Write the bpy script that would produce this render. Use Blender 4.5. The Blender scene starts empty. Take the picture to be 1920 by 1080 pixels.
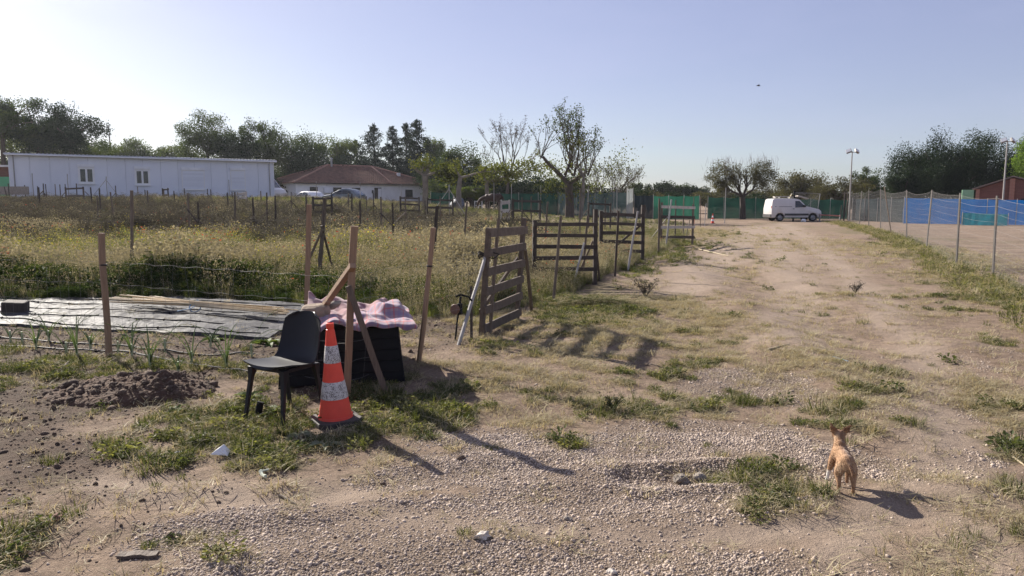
import bpy, bmesh, math, random
import numpy as np
from mathutils import Vector, Matrix, Euler

# ------------------------------------------------------------------ camera, sky, sun, exposure
SC = bpy.context.scene
COL = SC.collection
CAM_H, FPX, PITCH = 1.65, 1400.0, math.radians(6.68)
cam_d = bpy.data.cameras.new('camera'); cam_d.sensor_width = 36.0
cam_d.lens = 36.0 * FPX / 1920.0; cam_d.clip_start = 0.05; cam_d.clip_end = 4000
cam = bpy.data.objects.new('camera', cam_d); COL.objects.link(cam)
cam.location = (0, 0, CAM_H); cam.rotation_euler = (math.radians(90) - PITCH, 0, 0)
SC.camera = cam
SUN_ELEV, SUN_AZ = math.radians(29.0), math.radians(-41.0)      # azimuth from +Y, negative to the left
sun_dir = Vector((math.sin(SUN_AZ) * math.cos(SUN_ELEV), math.cos(SUN_AZ) * math.cos(SUN_ELEV), math.sin(SUN_ELEV)))
wd = bpy.data.worlds.new('World'); SC.world = wd; wd.use_nodes = True
nt = wd.node_tree; bgn = nt.nodes['Background']
sky = nt.nodes.new('ShaderNodeTexSky'); sky.sky_type = 'NISHITA'; sky.sun_disc = False
sky.sun_elevation = SUN_ELEV; sky.sun_rotation = SUN_AZ
sky.altitude = 600; sky.air_density = 1.0; sky.dust_density = 1.1; sky.ozone_density = 2.0
hs = nt.nodes.new('ShaderNodeHueSaturation'); hs.inputs['Saturation'].default_value = 0.95; hs.inputs['Hue'].default_value = 0.525
# faint high cirrus veil: a little whiter and brighter in soft streaks
tc = nt.nodes.new('ShaderNodeTexCoord'); mp = nt.nodes.new('ShaderNodeMapping'); mp.inputs['Scale'].default_value = (1.1, 2.2, 5.0)
nz = nt.nodes.new('ShaderNodeTexNoise'); nz.inputs['Scale'].default_value = 1.6; nz.inputs['Detail'].default_value = 5; nz.inputs['Roughness'].default_value = 0.55
rmp = nt.nodes.new('ShaderNodeMapRange'); rmp.inputs['From Min'].default_value = 0.45; rmp.inputs['From Max'].default_value = 0.85; rmp.inputs['To Min'].default_value = 0.32; rmp.inputs['To Max'].default_value = 0.58
mixc = nt.nodes.new('ShaderNodeMixRGB'); mixc.inputs[2].default_value = (5.5, 5.8, 8.2, 1)
nt.links.new(tc.outputs['Generated'], mp.inputs['Vector']); nt.links.new(mp.outputs['Vector'], nz.inputs['Vector'])
nt.links.new(nz.outputs['Fac'], rmp.inputs['Value']); nt.links.new(rmp.outputs['Result'], mixc.inputs[0])
nt.links.new(sky.outputs['Color'], hs.inputs['Color']); nt.links.new(hs.outputs['Color'], mixc.inputs[1])
nt.links.new(mixc.outputs[0], bgn.inputs['Color']); bgn.inputs['Strength'].default_value = 0.051
sl = bpy.data.lights.new('sun', 'SUN'); sl.energy = 5.0; sl.angle = math.radians(0.55); sl.color = (1.0, 0.93, 0.83)
so = bpy.data.objects.new('sun', sl); COL.objects.link(so)
so.rotation_euler = (-sun_dir).to_track_quat('-Z', 'Y').to_euler(); so.location = (-20, 25, 30)
SC.view_settings.view_transform = 'Standard'; SC.view_settings.look = 'None'
SC.view_settings.exposure = 1.08; SC.view_settings.gamma = 1.0; SC.view_settings.use_curve_mapping = False
SC.cycles.max_bounces = 8; SC.cycles.transparent_max_bounces = 12; SC.cycles.use_denoising = True
SC.cycles.diffuse_bounces = 3; SC.cycles.glossy_bounces = 2; SC.cycles.transmission_bounces = 4

random.seed(7); RNG = np.random.default_rng(11)

# ------------------------------------------------------------------ numpy noise, terrain
def _hash(ix, iy, seed):
    n = (ix.astype(np.int64) * 374761393 + iy.astype(np.int64) * 668265263 + seed * 1442695041) & 0x7fffffff
    n = ((n ^ (n >> 13)) * 1274126177) & 0x7fffffff
    return ((n ^ (n >> 16)) & 0xffff) / 65535.0
def vnoise(x, y, seed=0):
    x = np.asarray(x, float); y = np.asarray(y, float)
    ix = np.floor(x); iy = np.floor(y); fx = x - ix; fy = y - iy
    ix = ix.astype(np.int64); iy = iy.astype(np.int64)
    fx = fx * fx * (3 - 2 * fx); fy = fy * fy * (3 - 2 * fy)
    a = _hash(ix, iy, seed); b = _hash(ix + 1, iy, seed); c = _hash(ix, iy + 1, seed); d = _hash(ix + 1, iy + 1, seed)
    return (a * (1 - fx) + b * fx) * (1 - fy) + (c * (1 - fx) + d * fx) * fy
def fbm(x, y, seed=0, o=4):
    s = 0; a = 0.5; t = 0
    for k in range(o):
        s = s + a * vnoise(x * 2 ** k + 17.3 * k, y * 2 ** k - 9.1 * k, seed + k); t += a; a *= 0.5
    return s / t
def sstep(a, b, x):
    t = np.clip((np.asarray(x, float) - a) / (b - a), 0, 1); return t * t * (3 - 2 * t)
def big_z(x, y):
    """large shape of the land: flat by the track, rising gently over the allotments to the left"""
    x = np.asarray(x, float); y = np.asarray(y, float)
    z = 1.72 * sstep(14, 48, y) * sstep(-12, 18, -x)
    return z * (1 - 0.32 * sstep(62, 84, y))
def seg_d(x, y, ax, ay, bx, by):
    t = np.clip(((x - ax) * (bx - ax) + (y - ay) * (by - ay)) / ((bx - ax) ** 2 + (by - ay) ** 2), 0, 1)
    return np.hypot(x - ax - t * (bx - ax), y - ay - t * (by - ay))

def ray(u, v):
    c, s = math.cos(PITCH), math.sin(PITCH)
    a = (u - 960) / FPX; b = (540 - v) / FPX
    return Vector((a, c + b * s, -s + b * c))
def G0(u, v):
    """where a line of sight meets the land"""
    d = ray(u, v); t = 0.5; z = 0.0
    prev = t
    while t < 300:
        p = d * t
        if CAM_H + p.z <= float(big_z(p.x, p.y)): break
        prev = t; t *= 1.01
    lo, hi = prev, t
    for _ in range(30):
        m = (lo + hi) / 2; p = d * m
        if CAM_H + p.z <= float(big_z(p.x, p.y)): hi = m
        else: lo = m
    p = d * hi
    return Vector((p.x, p.y, CAM_H + p.z))
def P(u, d, v=None):
    """point at distance d along Y in the direction of column u; height on the land, or at row v"""
    z = 0.0
    for _ in range(4):
        zc = d * math.cos(PITCH) + (CAM_H - z) * math.sin(PITCH)
        x = (u - 960) / FPX * zc
        z = float(hz(x, d)) if v is None else zat(v, d)
    return Vector((x, d, z))
def zat(v, d):
    return CAM_H - d * math.tan(math.atan((v - 540) / FPX) + PITCH)

# patches of the ground, laid out on the land: (column, row, half width, half height, strength)
def blob(u, v, ru, rv, s=1.0):
    c = G0(u, v); zc = c.y * math.cos(PITCH) + CAM_H * math.sin(PITCH)
    near = G0(u, v + rv); far = G0(u, max(v - rv, 386))
    return (c.x, c.y, max(0.05, ru / FPX * zc), max(0.05, abs(far.y - near.y) / 2), s, 0.35 * (far.x - near.x) / max(0.1, far.y - near.y) * 0)
GREEN = [blob(*b) for b in [
    (430, 800, 150, 48, 1.25), (330, 850, 130, 40, .95), (520, 850, 100, 32, .85), (230, 835, 110, 30, .5), (640, 825, 80, 22, 1.1), (700, 800, 60, 26, .9),
    (760, 765, 130, 46, 1.0), (850, 735, 60, 34, .9), (720, 730, 60, 30, 1.0), (1000, 738, 60, 16, .9), (1130, 765, 60, 20, .9), (1220, 772, 55, 18, 1.1),
    (1240, 740, 50, 16, .9), (1180, 715, 70, 18, .5), (1320, 756, 34, 14, .9), (1390, 745, 40, 12, .8), (1470, 757, 50, 10, .6), (1320, 682, 60, 10, .9),
    (1270, 705, 40, 12, .7), (1432, 678, 22, 10, .9), (1560, 770, 60, 22, .75), (1530, 800, 70, 16, .7), (1600, 735, 80, 16, .5), (1665, 700, 40, 14, .8),
    (1660, 740, 50, 12, .5), (1410, 885, 75, 22, 1.1), (1455, 955, 60, 32, .75), (1490, 905, 50, 18, .55), (1900, 835, 70, 24, .9),
    (1860, 905, 60, 26, .75), (1890, 925, 40, 10, .7), (1800, 1040, 70, 30, .4), (1830, 925, 40, 30, .4), (1030, 890, 20, 9, .6), (1230, 990, 24, 9, .35),
    (1240, 970, 24, 9, .3), (650, 930, 60, 10, .45), (100, 925, 20, 8, .6), (45, 945, 30, 12, .45), (60, 995, 24, 8, .6), (290, 1020, 50, 16, .5), (60, 1055, 60, 12, .4),
    (150, 965, 30, 8, .5), (1090, 800, 40, 10, .5), (1030, 830, 60, 12, .4), (900, 850, 60, 10, .35), (1080, 580, 80, 30, 1.1), (1040, 560, 50, 26, 1.0), (1150, 575, 70, 22, .8),
    (1230, 470, 50, 22, 1.1), (1265, 448, 40, 20, .9), (1180, 500, 45, 18, .9), (1130, 535, 40, 20, .9), (960, 650, 50, 16, .6), (930, 655, 40, 12, .8),
    (1850, 560, 90, 18, .6), (1900, 545, 40, 14, .8), (1790, 510, 40, 10, .5), (1700, 468, 40, 9, .5), (1620, 432, 45, 8, .6), (1800, 585, 50, 8, .5), (1890, 640, 50, 12, .5),
    (1540, 600, 40, 10, .3), (1590, 545, 40, 14, .3), (1440, 520, 60, 10, .3), (100, 690, 160, 26, .7), (300, 690, 150, 20, .6), (470, 720, 80, 26, .6), (30, 660, 60, 26, .5), (1330, 455, 50, 10, .45), (1370, 440, 50, 8, .4), (1350, 640, 40, 8, .4),
    (930, 610, 50, 16, .5), (1440, 420, 40, 4, .5), (1620, 770, 60, 12, .5), (1700, 800, 50, 10, .35), (1900, 760, 40, 12, .4), (1730, 900, 30, 10, .3), (1655, 440, 36, 9, .8), (1700, 462, 36, 10, .8), (1745, 487, 36, 12, .8), (1830, 540, 60, 16, .85), (1900, 570, 50, 16, .8)]]
GRAVEL = [blob(*b) for b in [
    (900, 1000, 420, 90, 1.3), (1150, 880, 330, 75, 1.25), (1050, 1070, 520, 70, 1.2), (780, 900, 140, 30, 1.0), (600, 965, 200, 40, .9), (430, 1060, 150, 60, .65), (1290, 820, 200, 34, 1.1),
    (1480, 850, 130, 40, .8), (1390, 712, 105, 28, 1.2), (1450, 1060, 180, 50, .9), (1720, 880, 120, 26, .9), (1830, 860, 60, 24, .7), (1700, 1010, 70, 30, .35), (1850, 690, 60, 30, .6),
    (1820, 640, 40, 40, .5), (1560, 1000, 90, 40, .45), (1640, 770, 60, 14, .4), (1500, 605, 70, 12, .6), (1800, 760, 40, 30, .5), (1250, 960, 200, 50, .8)]]
SOIL = [blob(*b) for b in [(200, 720, 190, 50, 1.1), (60, 760, 150, 80, 1.0), (110, 650, 260, 60, 1.1), (400, 655, 200, 50, 1.1), (540, 750, 70, 60, .8), (840, 610, 130, 46, .6), (300, 625, 350, 40, 1.0), (90, 880, 150, 80, .62),
    (1760, 480, 60, 20, .7), (1880, 505, 60, 20, .9), (1700, 455, 40, 9, .7), (640, 700, 60, 40, .9), (20, 830, 80, 60, .7), (780, 660, 60, 40, .5)]]
DRY = [blob(*b) for b in [(1000, 690, 220, 70, .5), (1100, 620, 220, 50, .6), (1330, 610, 150, 40, .6), (880, 740, 110, 50, .6), (1500, 690, 150, 50, .6), (1560, 760, 160, 50, .6), (1830, 730, 90, 70, .6), (1240, 560, 120, 40, .6),
    (1700, 470, 70, 22, .9), (1800, 530, 80, 30, .9), (1620, 435, 60, 12, .9), (1450, 930, 120, 60, .6), (1850, 950, 110, 80, .7), (1750, 1050, 150, 50, .5), (1450, 515, 180, 40, .4), (1350, 440, 80, 24, .7),
    (930, 600, 90, 40, .6), (1000, 800, 140, 40, .5), (200, 1000, 200, 50, .25), (760, 850, 120, 40, .4), (620, 900, 120, 30, .4), (1400, 780, 120, 30, .4), (1480, 425, 90, 8, .5), (1650, 440, 40, 10, 1.0), (1720, 465, 40, 12, 1.0), (1760, 490, 40, 14, 1.0), (1820, 525, 50, 18, 1.0), (1880, 555, 60, 20, 1.0)]]
def bsum(L, x, y):
    s = np.zeros_like(x)
    for (cx, cy, rx, ry, st, _) in L:
        q = ((x - cx) / rx) ** 2 + ((y - cy) / ry) ** 2
        m = q < 9
        if m.any(): s[m] = np.maximum(s[m], st * np.exp(-0.75 * q[m]))
    return s
MEADOW_EDGE = [(-60, 12.6), (-5.2, 12.4), (-2.5, 11.6), (-1.2, 10.4), (0.3, 11.5), (1.0, 13.0), (2.2, 16.5), (4.3, 22), (6.6, 28), (9.0, 38), (14.0, 60)]
def meadow_mask(x, y):
    """inside the wild allotments: left of and beyond the edge line"""
    ex = np.array([p[0] for p in MEADOW_EDGE]); ey = np.array([p[1] for p in MEADOW_EDGE])
    yy = np.interp(x, ex, ey)
    w = 0.35 * (fbm(x * 1.3, y * 1.3, 77, 2) - .5) * 2
    return sstep(-0.25, 0.55, y - yy + w) * (x < 13)
TRACKS = [([(1850, 1080), (1800, 930), (1770, 780), (1715, 650), (1620, 540), (1520, 455), (1470, 420)], .30), ([(1480, 640), (1500, 560), (1470, 480), (1440, 428)], .45), ([(1270, 545), (1330, 500), (1400, 450), (1430, 425)], .55), ([(700, 960), (1000, 1000), (1400, 1000), (1700, 960)], .16), ([(150, 900), (400, 930), (700, 925)], .22), ([(1560, 1080), (1650, 960), (1760, 850)], .18)]
TRACKS = [([G0(*q) for q in pts], w) for pts, w in TRACKS]
def track_mask(x, y):
    """compacted pale wheel tracks"""
    s = np.zeros_like(x); wob = .5 * (fbm(x * .8, y * .8, 171, 2) - .5)
    for pts, w in TRACKS:
        for p, q in zip(pts[:-1], pts[1:]):
            d = seg_d(x + wob, y, p.x, p.y, q.x, q.y); ww = w * (1 + .05 * np.maximum(0, y - 5)); s = np.maximum(s, np.exp(-(d / ww) ** 2))
    return np.clip(s * 1.15 - .25 * fbm(x * 3, y * 3, 177, 3), 0, 1)
def masks(x, y):
    x = np.asarray(x, float); y = np.asarray(y, float)
    n1 = fbm(x * 1.7, y * 1.7, 5, 4); n2 = fbm(x * 5.1, y * 5.1, 23, 3); n3 = fbm(x * .6, y * .6, 41, 3)
    n4 = fbm(x * 4.3 + 7, y * 4.3, 91, 3)
    gr = sstep(.30, .62, bsum(GRAVEL, x, y) + (n1 - .5) * 0.9 + (n4 - .5) * .3)
    gn = sstep(.34, .70, bsum(GREEN, x, y) + (n2 - .5) * 1.5 + (n1 - .5) * .5)
    so_ = sstep(.28, .60, bsum(SOIL, x, y) + (n1 - .5) * .5)
    dr = sstep(.25, .75, bsum(DRY, x, y) + (n2 - .5) * 1.3 + (n3 - .5) * .3)
    md = meadow_mask(x, y)
    tk = track_mask(x, y); gn = gn * (1 - .85 * tk); dr = dr * (1 - .75 * tk)
    gr = gr * (1 - .7 * tk) * (1 - .65 * gn) * (1 - md) * (1 - so_)
    return gr, np.clip(gn, 0, 1), so_, np.clip(dr, 0, 1), md
RUTS = [(-2.6, 3.3, 4.6, 4.9, .010, .20), (-1.0, 3.0, 4.2, 4.35, .008, .16), (-2.3, 3.9, 0.2, 4.4, .014, .15), (0.75, 4.25, 1.3, 4.42, .030, .10), (3.6, 4.2, 6.9, 30, .035, .5), (2.0, 6.0, 4.3, 30, .02, .5)]
def hz(x, y):
    """height of the ground surface"""
    x = np.asarray(x, float); y = np.asarray(y, float)
    z = big_z(x, y)
    fade = 1 - .75 * sstep(14, 40, y)
    z = z + fade * (.070 * (fbm(x * .55, y * .55, 3, 3) - .5) + .030 * (fbm(x * 2.1, y * 2.1, 9, 3) - .5) + .014 * (fbm(x * 9, y * 9, 13, 3) - .5))
    wob = .35 * (vnoise(x * .7, y * .7, 31) - .5)
    for (ax, ay, bx, by, dep, wd_) in RUTS:
        d = seg_d(x, y + wob, ax, ay, bx, by)
        z = z - dep * np.exp(-(d / wd_) ** 2) + dep * .8 * np.exp(-((d - 1.9 * wd_) / (wd_ * .7)) ** 2)
    return z
def G(u, v):
    p = G0(u, v); return Vector((p.x, p.y, float(hz(p.x, p.y))))
# ------------------------------------------------------------------ mesh helpers
def np_mesh(name, verts, faces, mats=(), mat_idx=None, smooth=False):
    """verts (n,3), faces (m,k) of equal size"""
    me = bpy.data.meshes.new(name); verts = np.asarray(verts, np.float32); faces = np.asarray(faces, np.int32)
    m, k = faces.shape
    me.vertices.add(len(verts)); me.vertices.foreach_set('co', verts.ravel())
    me.loops.add(m * k); me.loops.foreach_set('vertex_index', faces.ravel())
    me.polygons.add(m); me.polygons.foreach_set('loop_start', np.arange(0, m * k, k, dtype=np.int32))
    try: me.polygons.foreach_set('loop_total', np.full(m, k, np.int32))
    except Exception: pass
    for mt in mats: me.materials.append(mt)
    if mat_idx is not None: me.polygons.foreach_set('material_index', np.asarray(mat_idx, np.int32))
    me.polygons.foreach_set('use_smooth', np.full(m, smooth))
    me.update(calc_edges=True); me.validate()
    return me
def link(name, me, parent=None, loc=None):
    o = bpy.data.objects.new(name, me); COL.objects.link(o)
    if parent is not None: o.parent = parent
    if loc is not None: o.location = loc
    return o
def tag(o, label=None, cat=None, group=None, kind=None):
    if label: o['label'] = label
    if cat: o['category'] = cat
    if group: o['group'] = group
    if kind: o['kind'] = kind
    return o
def thing(name, label, cat, loc, group=None):
    o = bpy.data.objects.new(name, None); COL.objects.link(o); o.location = loc; o.empty_display_size = .1
    return tag(o, label, cat, group)
def root_loc(o):
    l = Vector((0, 0, 0))
    while o is not None: l += o.location; o = o.parent
    return l
class MB:
    """collects shapes in world space; build() links them as one mesh object"""
    def __init__(s, M=None): s.v = []; s.f = []; s.mi = []; s.M = M; s.m = 0; s.uv = None
    def add(s, vs, fs, m=None):
        b = len(s.v); s.v += [Vector(p) for p in vs]; s.f += [tuple(i + b for i in f) for f in fs]; s.mi += [s.m if m is None else m] * len(fs); return s
    def box(s, c, size, rot=None):
        hx, hy, hz_ = size[0] / 2, size[1] / 2, size[2] / 2; R = rot or Matrix.Identity(3); c = Vector(c)
        vs = [c + R @ Vector((x, y, z)) for z in (-hz_, hz_) for y in (-hy, hy) for x in (-hx, hx)]
        return s.add(vs, [(0, 2, 3, 1), (4, 5, 7, 6), (0, 1, 5, 4), (2, 6, 7, 3), (0, 4, 6, 2), (1, 3, 7, 5)])
    def beam(s, a, b, w, t, side=None, n=1, wob=0.0):
        """plank from a to b, w wide along side, t thick; n cuts with a little unevenness"""
        a = Vector(a); b = Vector(b); d = (b - a).normalized()
        side = Vector(side) if side is not None else (Vector((0, 0, 1)) if abs(d.z) < .9 else Vector((1, 0, 0)))
        side = (side - d * side.dot(d)).normalized(); nrm = d.cross(side)
        vs = []; fs = []
        for k in range(n + 1):
            c = a.lerp(b, k / n) + side * random.uniform(-wob, wob) + nrm * random.uniform(-wob, wob)
            ww = w * (1 + random.uniform(-.5, .5) * (wob / max(w, .001)))
            for (p, q) in ((-1, -1), (1, -1), (1, 1), (-1, 1)): vs.append(c + side * p * ww / 2 + nrm * q * t / 2)
        for k in range(n):
            for j in range(4): fs.append((k * 4 + j, k * 4 + (j + 1) % 4, k * 4 + 4 + (j + 1) % 4, k * 4 + 4 + j))
        fs += [(3, 2, 1, 0), tuple(n * 4 + j for j in range(4))]
        return s.add(vs, fs)
    def tube(s, pts, r, k=6, cap=True):
        pts = [Vector(p) for p in pts]; n = len(pts); rs = r if isinstance(r, (list, tuple)) else [r] * n
        vs = []; fs = []; up = None
        for i, p in enumerate(pts):
            d = (pts[min(i + 1, n - 1)] - pts[max(i - 1, 0)])
            if d.length < 1e-9: d = Vector((0, 0, 1))
            d.normalize()
            if up is None: up = Vector((1, 0, 0)) if abs(d.x) < .8 else Vector((0, 1, 0))
            a = (up - d * up.dot(d)).normalized(); b = d.cross(a); up = a
            for j in range(k):
                t = 2 * math.pi * j / k; vs.append(p + (a * math.cos(t) + b * math.sin(t)) * rs[i])
        for i in range(n - 1):
            for j in range(k): fs.append((i * k + j, i * k + (j + 1) % k, (i + 1) * k + (j + 1) % k, (i + 1) * k + j))
        if cap: fs += [tuple(reversed(range(k))), tuple((n - 1) * k + j for j in range(k))]
        return s.add(vs, fs)
    def lathe(s, prof, c=(0, 0, 0), k=24, axis=None, cap=True):
        """prof: (radius, height) pairs round the axis through c"""
        c = Vector(c); R = (Vector(axis).normalized().to_track_quat('Z', 'Y').to_matrix() if axis is not None else Matrix.Identity(3)); n = len(prof); vs = []; fs = []
        for (r, h) in prof:
            for j in range(k):
                t = 2 * math.pi * j / k; vs.append(c + R @ Vector((r * math.cos(t), r * math.sin(t), h)))
        for i in range(n - 1):
            for j in range(k): fs.append((i * k + j, i * k + (j + 1) % k, (i + 1) * k + (j + 1) % k, (i + 1) * k + j))
        if cap: fs += [tuple(reversed(range(k))), tuple((n - 1) * k + j for j in range(k))]
        return s.add(vs, fs)
    def grid(s, rows):
        """rows: equal-length lists of points"""
        n = len(rows); m = len(rows[0])
        return s.add([p for r in rows for p in r], [(i * m + j, i * m + j + 1, (i + 1) * m + j + 1, (i + 1) * m + j) for i in range(n - 1) for j in range(m - 1)])
    def poly(s, pts, thick=None):
        n = len(pts)
        if thick is None: return s.add(pts, [tuple(range(n))])
        t = Vector(thick); q = [Vector(p) + t for p in pts]
        return s.add(list(pts) + q, [tuple(reversed(range(n))), tuple(range(n, 2 * n))] + [(i, (i + 1) % n, n + (i + 1) % n, n + i) for i in range(n)])
    def build(s, name, mats, parent=None, smooth=False, bevel=0, fix=True, loc=None):
        if not isinstance(mats, (list, tuple)): mats = [mats]
        off = root_loc(parent) if parent is not None else (Vector(loc) if loc is not None else Vector((0, 0, 0)))
        M = s.M
        vs = [((M @ p) if M is not None else p) - off for p in s.v]
        me = bpy.data.meshes.new(name); me.from_pydata([tuple(p) for p in vs], [], s.f)
        for m in mats: me.materials.append(m)
        me.polygons.foreach_set('material_index', s.mi)
        if fix or bevel:
            bm = bmesh.new(); bm.from_mesh(me)
            if fix: bmesh.ops.recalc_face_normals(bm, faces=bm.faces)
            if bevel:
                ed = [e for e in bm.edges if len(e.link_faces) == 2 and e.calc_face_angle(0) > .5]
                bmesh.ops.bevel(bm, geom=ed, offset=bevel, segments=2, profile=.5, affect='EDGES', clamp_overlap=True)
            bm.to_mesh(me); bm.free()
        if smooth:
            me.polygons.foreach_set('use_smooth', [True] * len(me.polygons))
            try: me.set_sharp_from_angle(angle=math.radians(40))
            except Exception: pass
        me.update()
        return link(name, me, parent, None if parent is not None else off)

# ------------------------------------------------------------------ materials
def newmat(name):
    m = bpy.data.materials.new(name); m.use_nodes = True
    return m, m.node_tree.nodes, m.node_tree.links, m.node_tree.nodes['Principled BSDF']
def ramp(nodes, stops):
    r = nodes.new('ShaderNodeValToRGB'); e = r.color_ramp.elements
    while len(e) > 1: e.remove(e[-1])
    e[0].position = stops[0][0]; e[0].color = (*stops[0][1], 1)
    for p, c in stops[1:]: x = e.new(p); x.color = (*c, 1)
    return r
def mat(name, c1, c2=None, rough=.6, scale=6, stretch=(1, 1, 1), bump=.15, metal=0, detail=5, dist=.02, spec=.4, wear=None, obj_rand=.0):
    """two-tone noise surface with fine relief"""
    m, N, L, B = newmat(name); c2 = c2 or tuple(x * .75 for x in c1)
    t = N.new('ShaderNodeTexCoord'); mp = N.new('ShaderNodeMapping'); mp.inputs['Scale'].default_value = stretch
    n = N.new('ShaderNodeTexNoise'); n.inputs['Scale'].default_value = scale; n.inputs['Detail'].default_value = detail; n.inputs['Roughness'].default_value = .62
    L.new(t.outputs['Object'], mp.inputs['Vector']); L.new(mp.outputs['Vector'], n.inputs['Vector'])
    stops = [(.30, c2), (.68, c1)]
    if wear: stops = [(.22, wear)] + [(.36, c2), (.70, c1)]
    r = ramp(N, stops); L.new(n.outputs['Fac'], r.inputs['Fac']); out = r.outputs['Color']
    if obj_rand:
        oi = N.new('ShaderNodeObjectInfo'); hs_ = N.new('ShaderNodeHueSaturation'); mr = N.new('ShaderNodeMapRange')
        mr.inputs['To Min'].default_value = 1 - obj_rand; mr.inputs['To Max'].default_value = 1 + obj_rand
        L.new(oi.outputs['Random'], mr.inputs['Value']); L.new(mr.outputs['Result'], hs_.inputs['Value']); L.new(out, hs_.inputs['Color']); out = hs_.outputs['Color']
    L.new(out, B.inputs['Base Color']); B.inputs['Roughness'].default_value = rough; B.inputs['Metallic'].default_value = metal
    B.inputs['Specular IOR Level'].default_value = spec
    if bump:
        n2 = N.new('ShaderNodeTexNoise'); n2.inputs['Scale'].default_value = scale * 5; n2.inputs['Detail'].default_value = 4; L.new(mp.outputs['Vector'], n2.inputs['Vector'])
        b = N.new('ShaderNodeBump'); b.inputs['Strength'].default_value = bump; b.inputs['Distance'].default_value = dist
        L.new(n2.outputs['Fac'], b.inputs['Height']); L.new(b.outputs['Normal'], B.inputs['Normal'])
    return m
def leafmat(name, c1, c2, trans=.4, tcol=None, rough=.6, amount=1.0, gloss=.012):
    """leaf: tint varies per instance and per leaf, light passes through"""
    m, N, L, B = newmat(name); N.remove(B); out = N['Material Output']
    oi = N.new('ShaderNodeObjectInfo'); at = N.new('ShaderNodeAttribute'); at.attribute_name = 'tint'
    ad = N.new('ShaderNodeMath'); ad.operation = 'ADD'; L.new(oi.outputs['Random'], ad.inputs[0]); L.new(at.outputs['Fac'], ad.inputs[1])
    fr = N.new('ShaderNodeMath'); fr.operation = 'FRACT'; L.new(ad.outputs[0], fr.inputs[0])
    r = ramp(N, [(0, c1), (1, c2)]); L.new(fr.outputs[0], r.inputs['Fac'])
    d = N.new('ShaderNodeBsdfDiffuse'); tr = N.new('ShaderNodeBsdfTranslucent'); g = N.new('ShaderNodeBsdfGlossy'); g.inputs['Roughness'].default_value = .45
    L.new(r.outputs['Color'], d.inputs['Color'])
    mc = N.new('ShaderNodeMixRGB'); mc.blend_type = 'MULTIPLY'; mc.inputs[0].default_value = 1; mc.inputs[2].default_value = (*(tcol or (1.25, 1.3, .6)), 1)
    L.new(r.outputs['Color'], mc.inputs[1]); L.new(mc.outputs[0], tr.inputs['Color'])
    mx = N.new('ShaderNodeMixShader'); mx.inputs[0].default_value = trans; L.new(d.outputs[0], mx.inputs[1]); L.new(tr.outputs[0], mx.inputs[2])
    mg = N.new('ShaderNodeMixShader'); mg.inputs[0].default_value = gloss; L.new(mx.outputs[0], mg.inputs[1]); L.new(g.outputs[0], mg.inputs[2])
    L.new(mg.outputs[0], out.inputs['Surface'])
    return m
def netmat(name, c1, c2, opacity=.85, weave=60, trans=.35):
    """woven shade net: some light passes, some is see-through"""
    m, N, L, B = newmat(name); N.remove(B); out = N['Material Output']
    t = N.new('ShaderNodeTexCoord'); n = N.new('ShaderNodeTexNoise'); n.inputs['Scale'].default_value = 1.3; n.inputs['Detail'].default_value = 6
    L.new(t.outputs['Object'], n.inputs['Vector']); r = ramp(N, [(.3, c2), (.7, c1)]); L.new(n.outputs['Fac'], r.inputs['Fac'])
    d = N.new('ShaderNodeBsdfDiffuse'); tr = N.new('ShaderNodeBsdfTranslucent'); L.new(r.outputs['Color'], d.inputs['Color']); L.new(r.outputs['Color'], tr.inputs['Color'])
    mx = N.new('ShaderNodeMixShader'); mx.inputs[0].default_value = trans; L.new(d.outputs[0], mx.inputs[1]); L.new(tr.outputs[0], mx.inputs[2])
    tp = N.new('ShaderNodeBsdfTransparent'); m2 = N.new('ShaderNodeMixShader'); m2.inputs[0].default_value = opacity
    L.new(tp.outputs[0], m2.inputs[1]); L.new(mx.outputs[0], m2.inputs[2]); L.new(m2.outputs[0], out.inputs['Surface'])
    return m
M = {}
M['stake_pale'] = mat('stake_pale', (.36, .24, .15), (.26, .17, .11), .75, 5, (14, 14, 1.2), .3, wear=(.17, .11, .08), obj_rand=.12)
M['stake_grey'] = mat('stake_grey', (.20, .155, .115), (.11, .085, .065), .8, 5, (14, 14, 1.2), .3, wear=(.06, .05, .04), obj_rand=.25)
M['stake_dark'] = mat('stake_dark', (.095, .072, .056), (.05, .04, .033), .8, 5, (14, 14, 1.2), .3, obj_rand=.3)
M['pallet'] = mat('pallet', (.155, .118, .088), (.095, .072, .056), .8, 4, (3, 3, 3), .35, wear=(.075, .058, .046), obj_rand=.2)
M['pallet_dark'] = mat('pallet_dark', (.085, .066, .052), (.048, .038, .031), .8, 4, (3, 3, 3), .35, obj_rand=.2)
M['pallet_white'] = mat('pallet_white', (.62, .56, .50), (.42, .37, .32), .7, 3, (2, 2, 2), .2, wear=(.22, .18, .15), obj_rand=.1)
M['galv'] = mat('galvanised', (.34, .33, .32), (.24, .235, .23), .5, 8, (2, 2, .5), .05, .55, obj_rand=.12)
M['pipe'] = mat('weathered_pipe', (.42, .40, .375), (.30, .28, .26), .55, 7, (2, 2, .6), .06, .25, wear=(.20, .16, .13), obj_rand=.1)
M['wire'] = mat('wire', (.26, .25, .24), (.17, .165, .16), .6, 12, bump=0, metal=.2)
M['black_plastic'] = mat('black_plastic', (.012, .012, .013), (.008, .008, .009), .6, 9, bump=.04, spec=.15)
M['rubber'] = mat('rubber', (.03, .028, .026), (.018, .017, .016), .75, 9, bump=.1)
M['hose'] = mat('hose', (.035, .03, .027), (.02, .018, .017), .6, 20, bump=.05)
M['bark'] = mat('bark', (.13, .10, .08), (.065, .05, .04), .9, 3, (3, 3, 1), .5, dist=.05)
M['bark_pale'] = mat('bark_pale', (.27, .235, .19), (.12, .10, .08), .9, 2.2, (1.5, 1.5, 1), .4, dist=.04)
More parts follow.
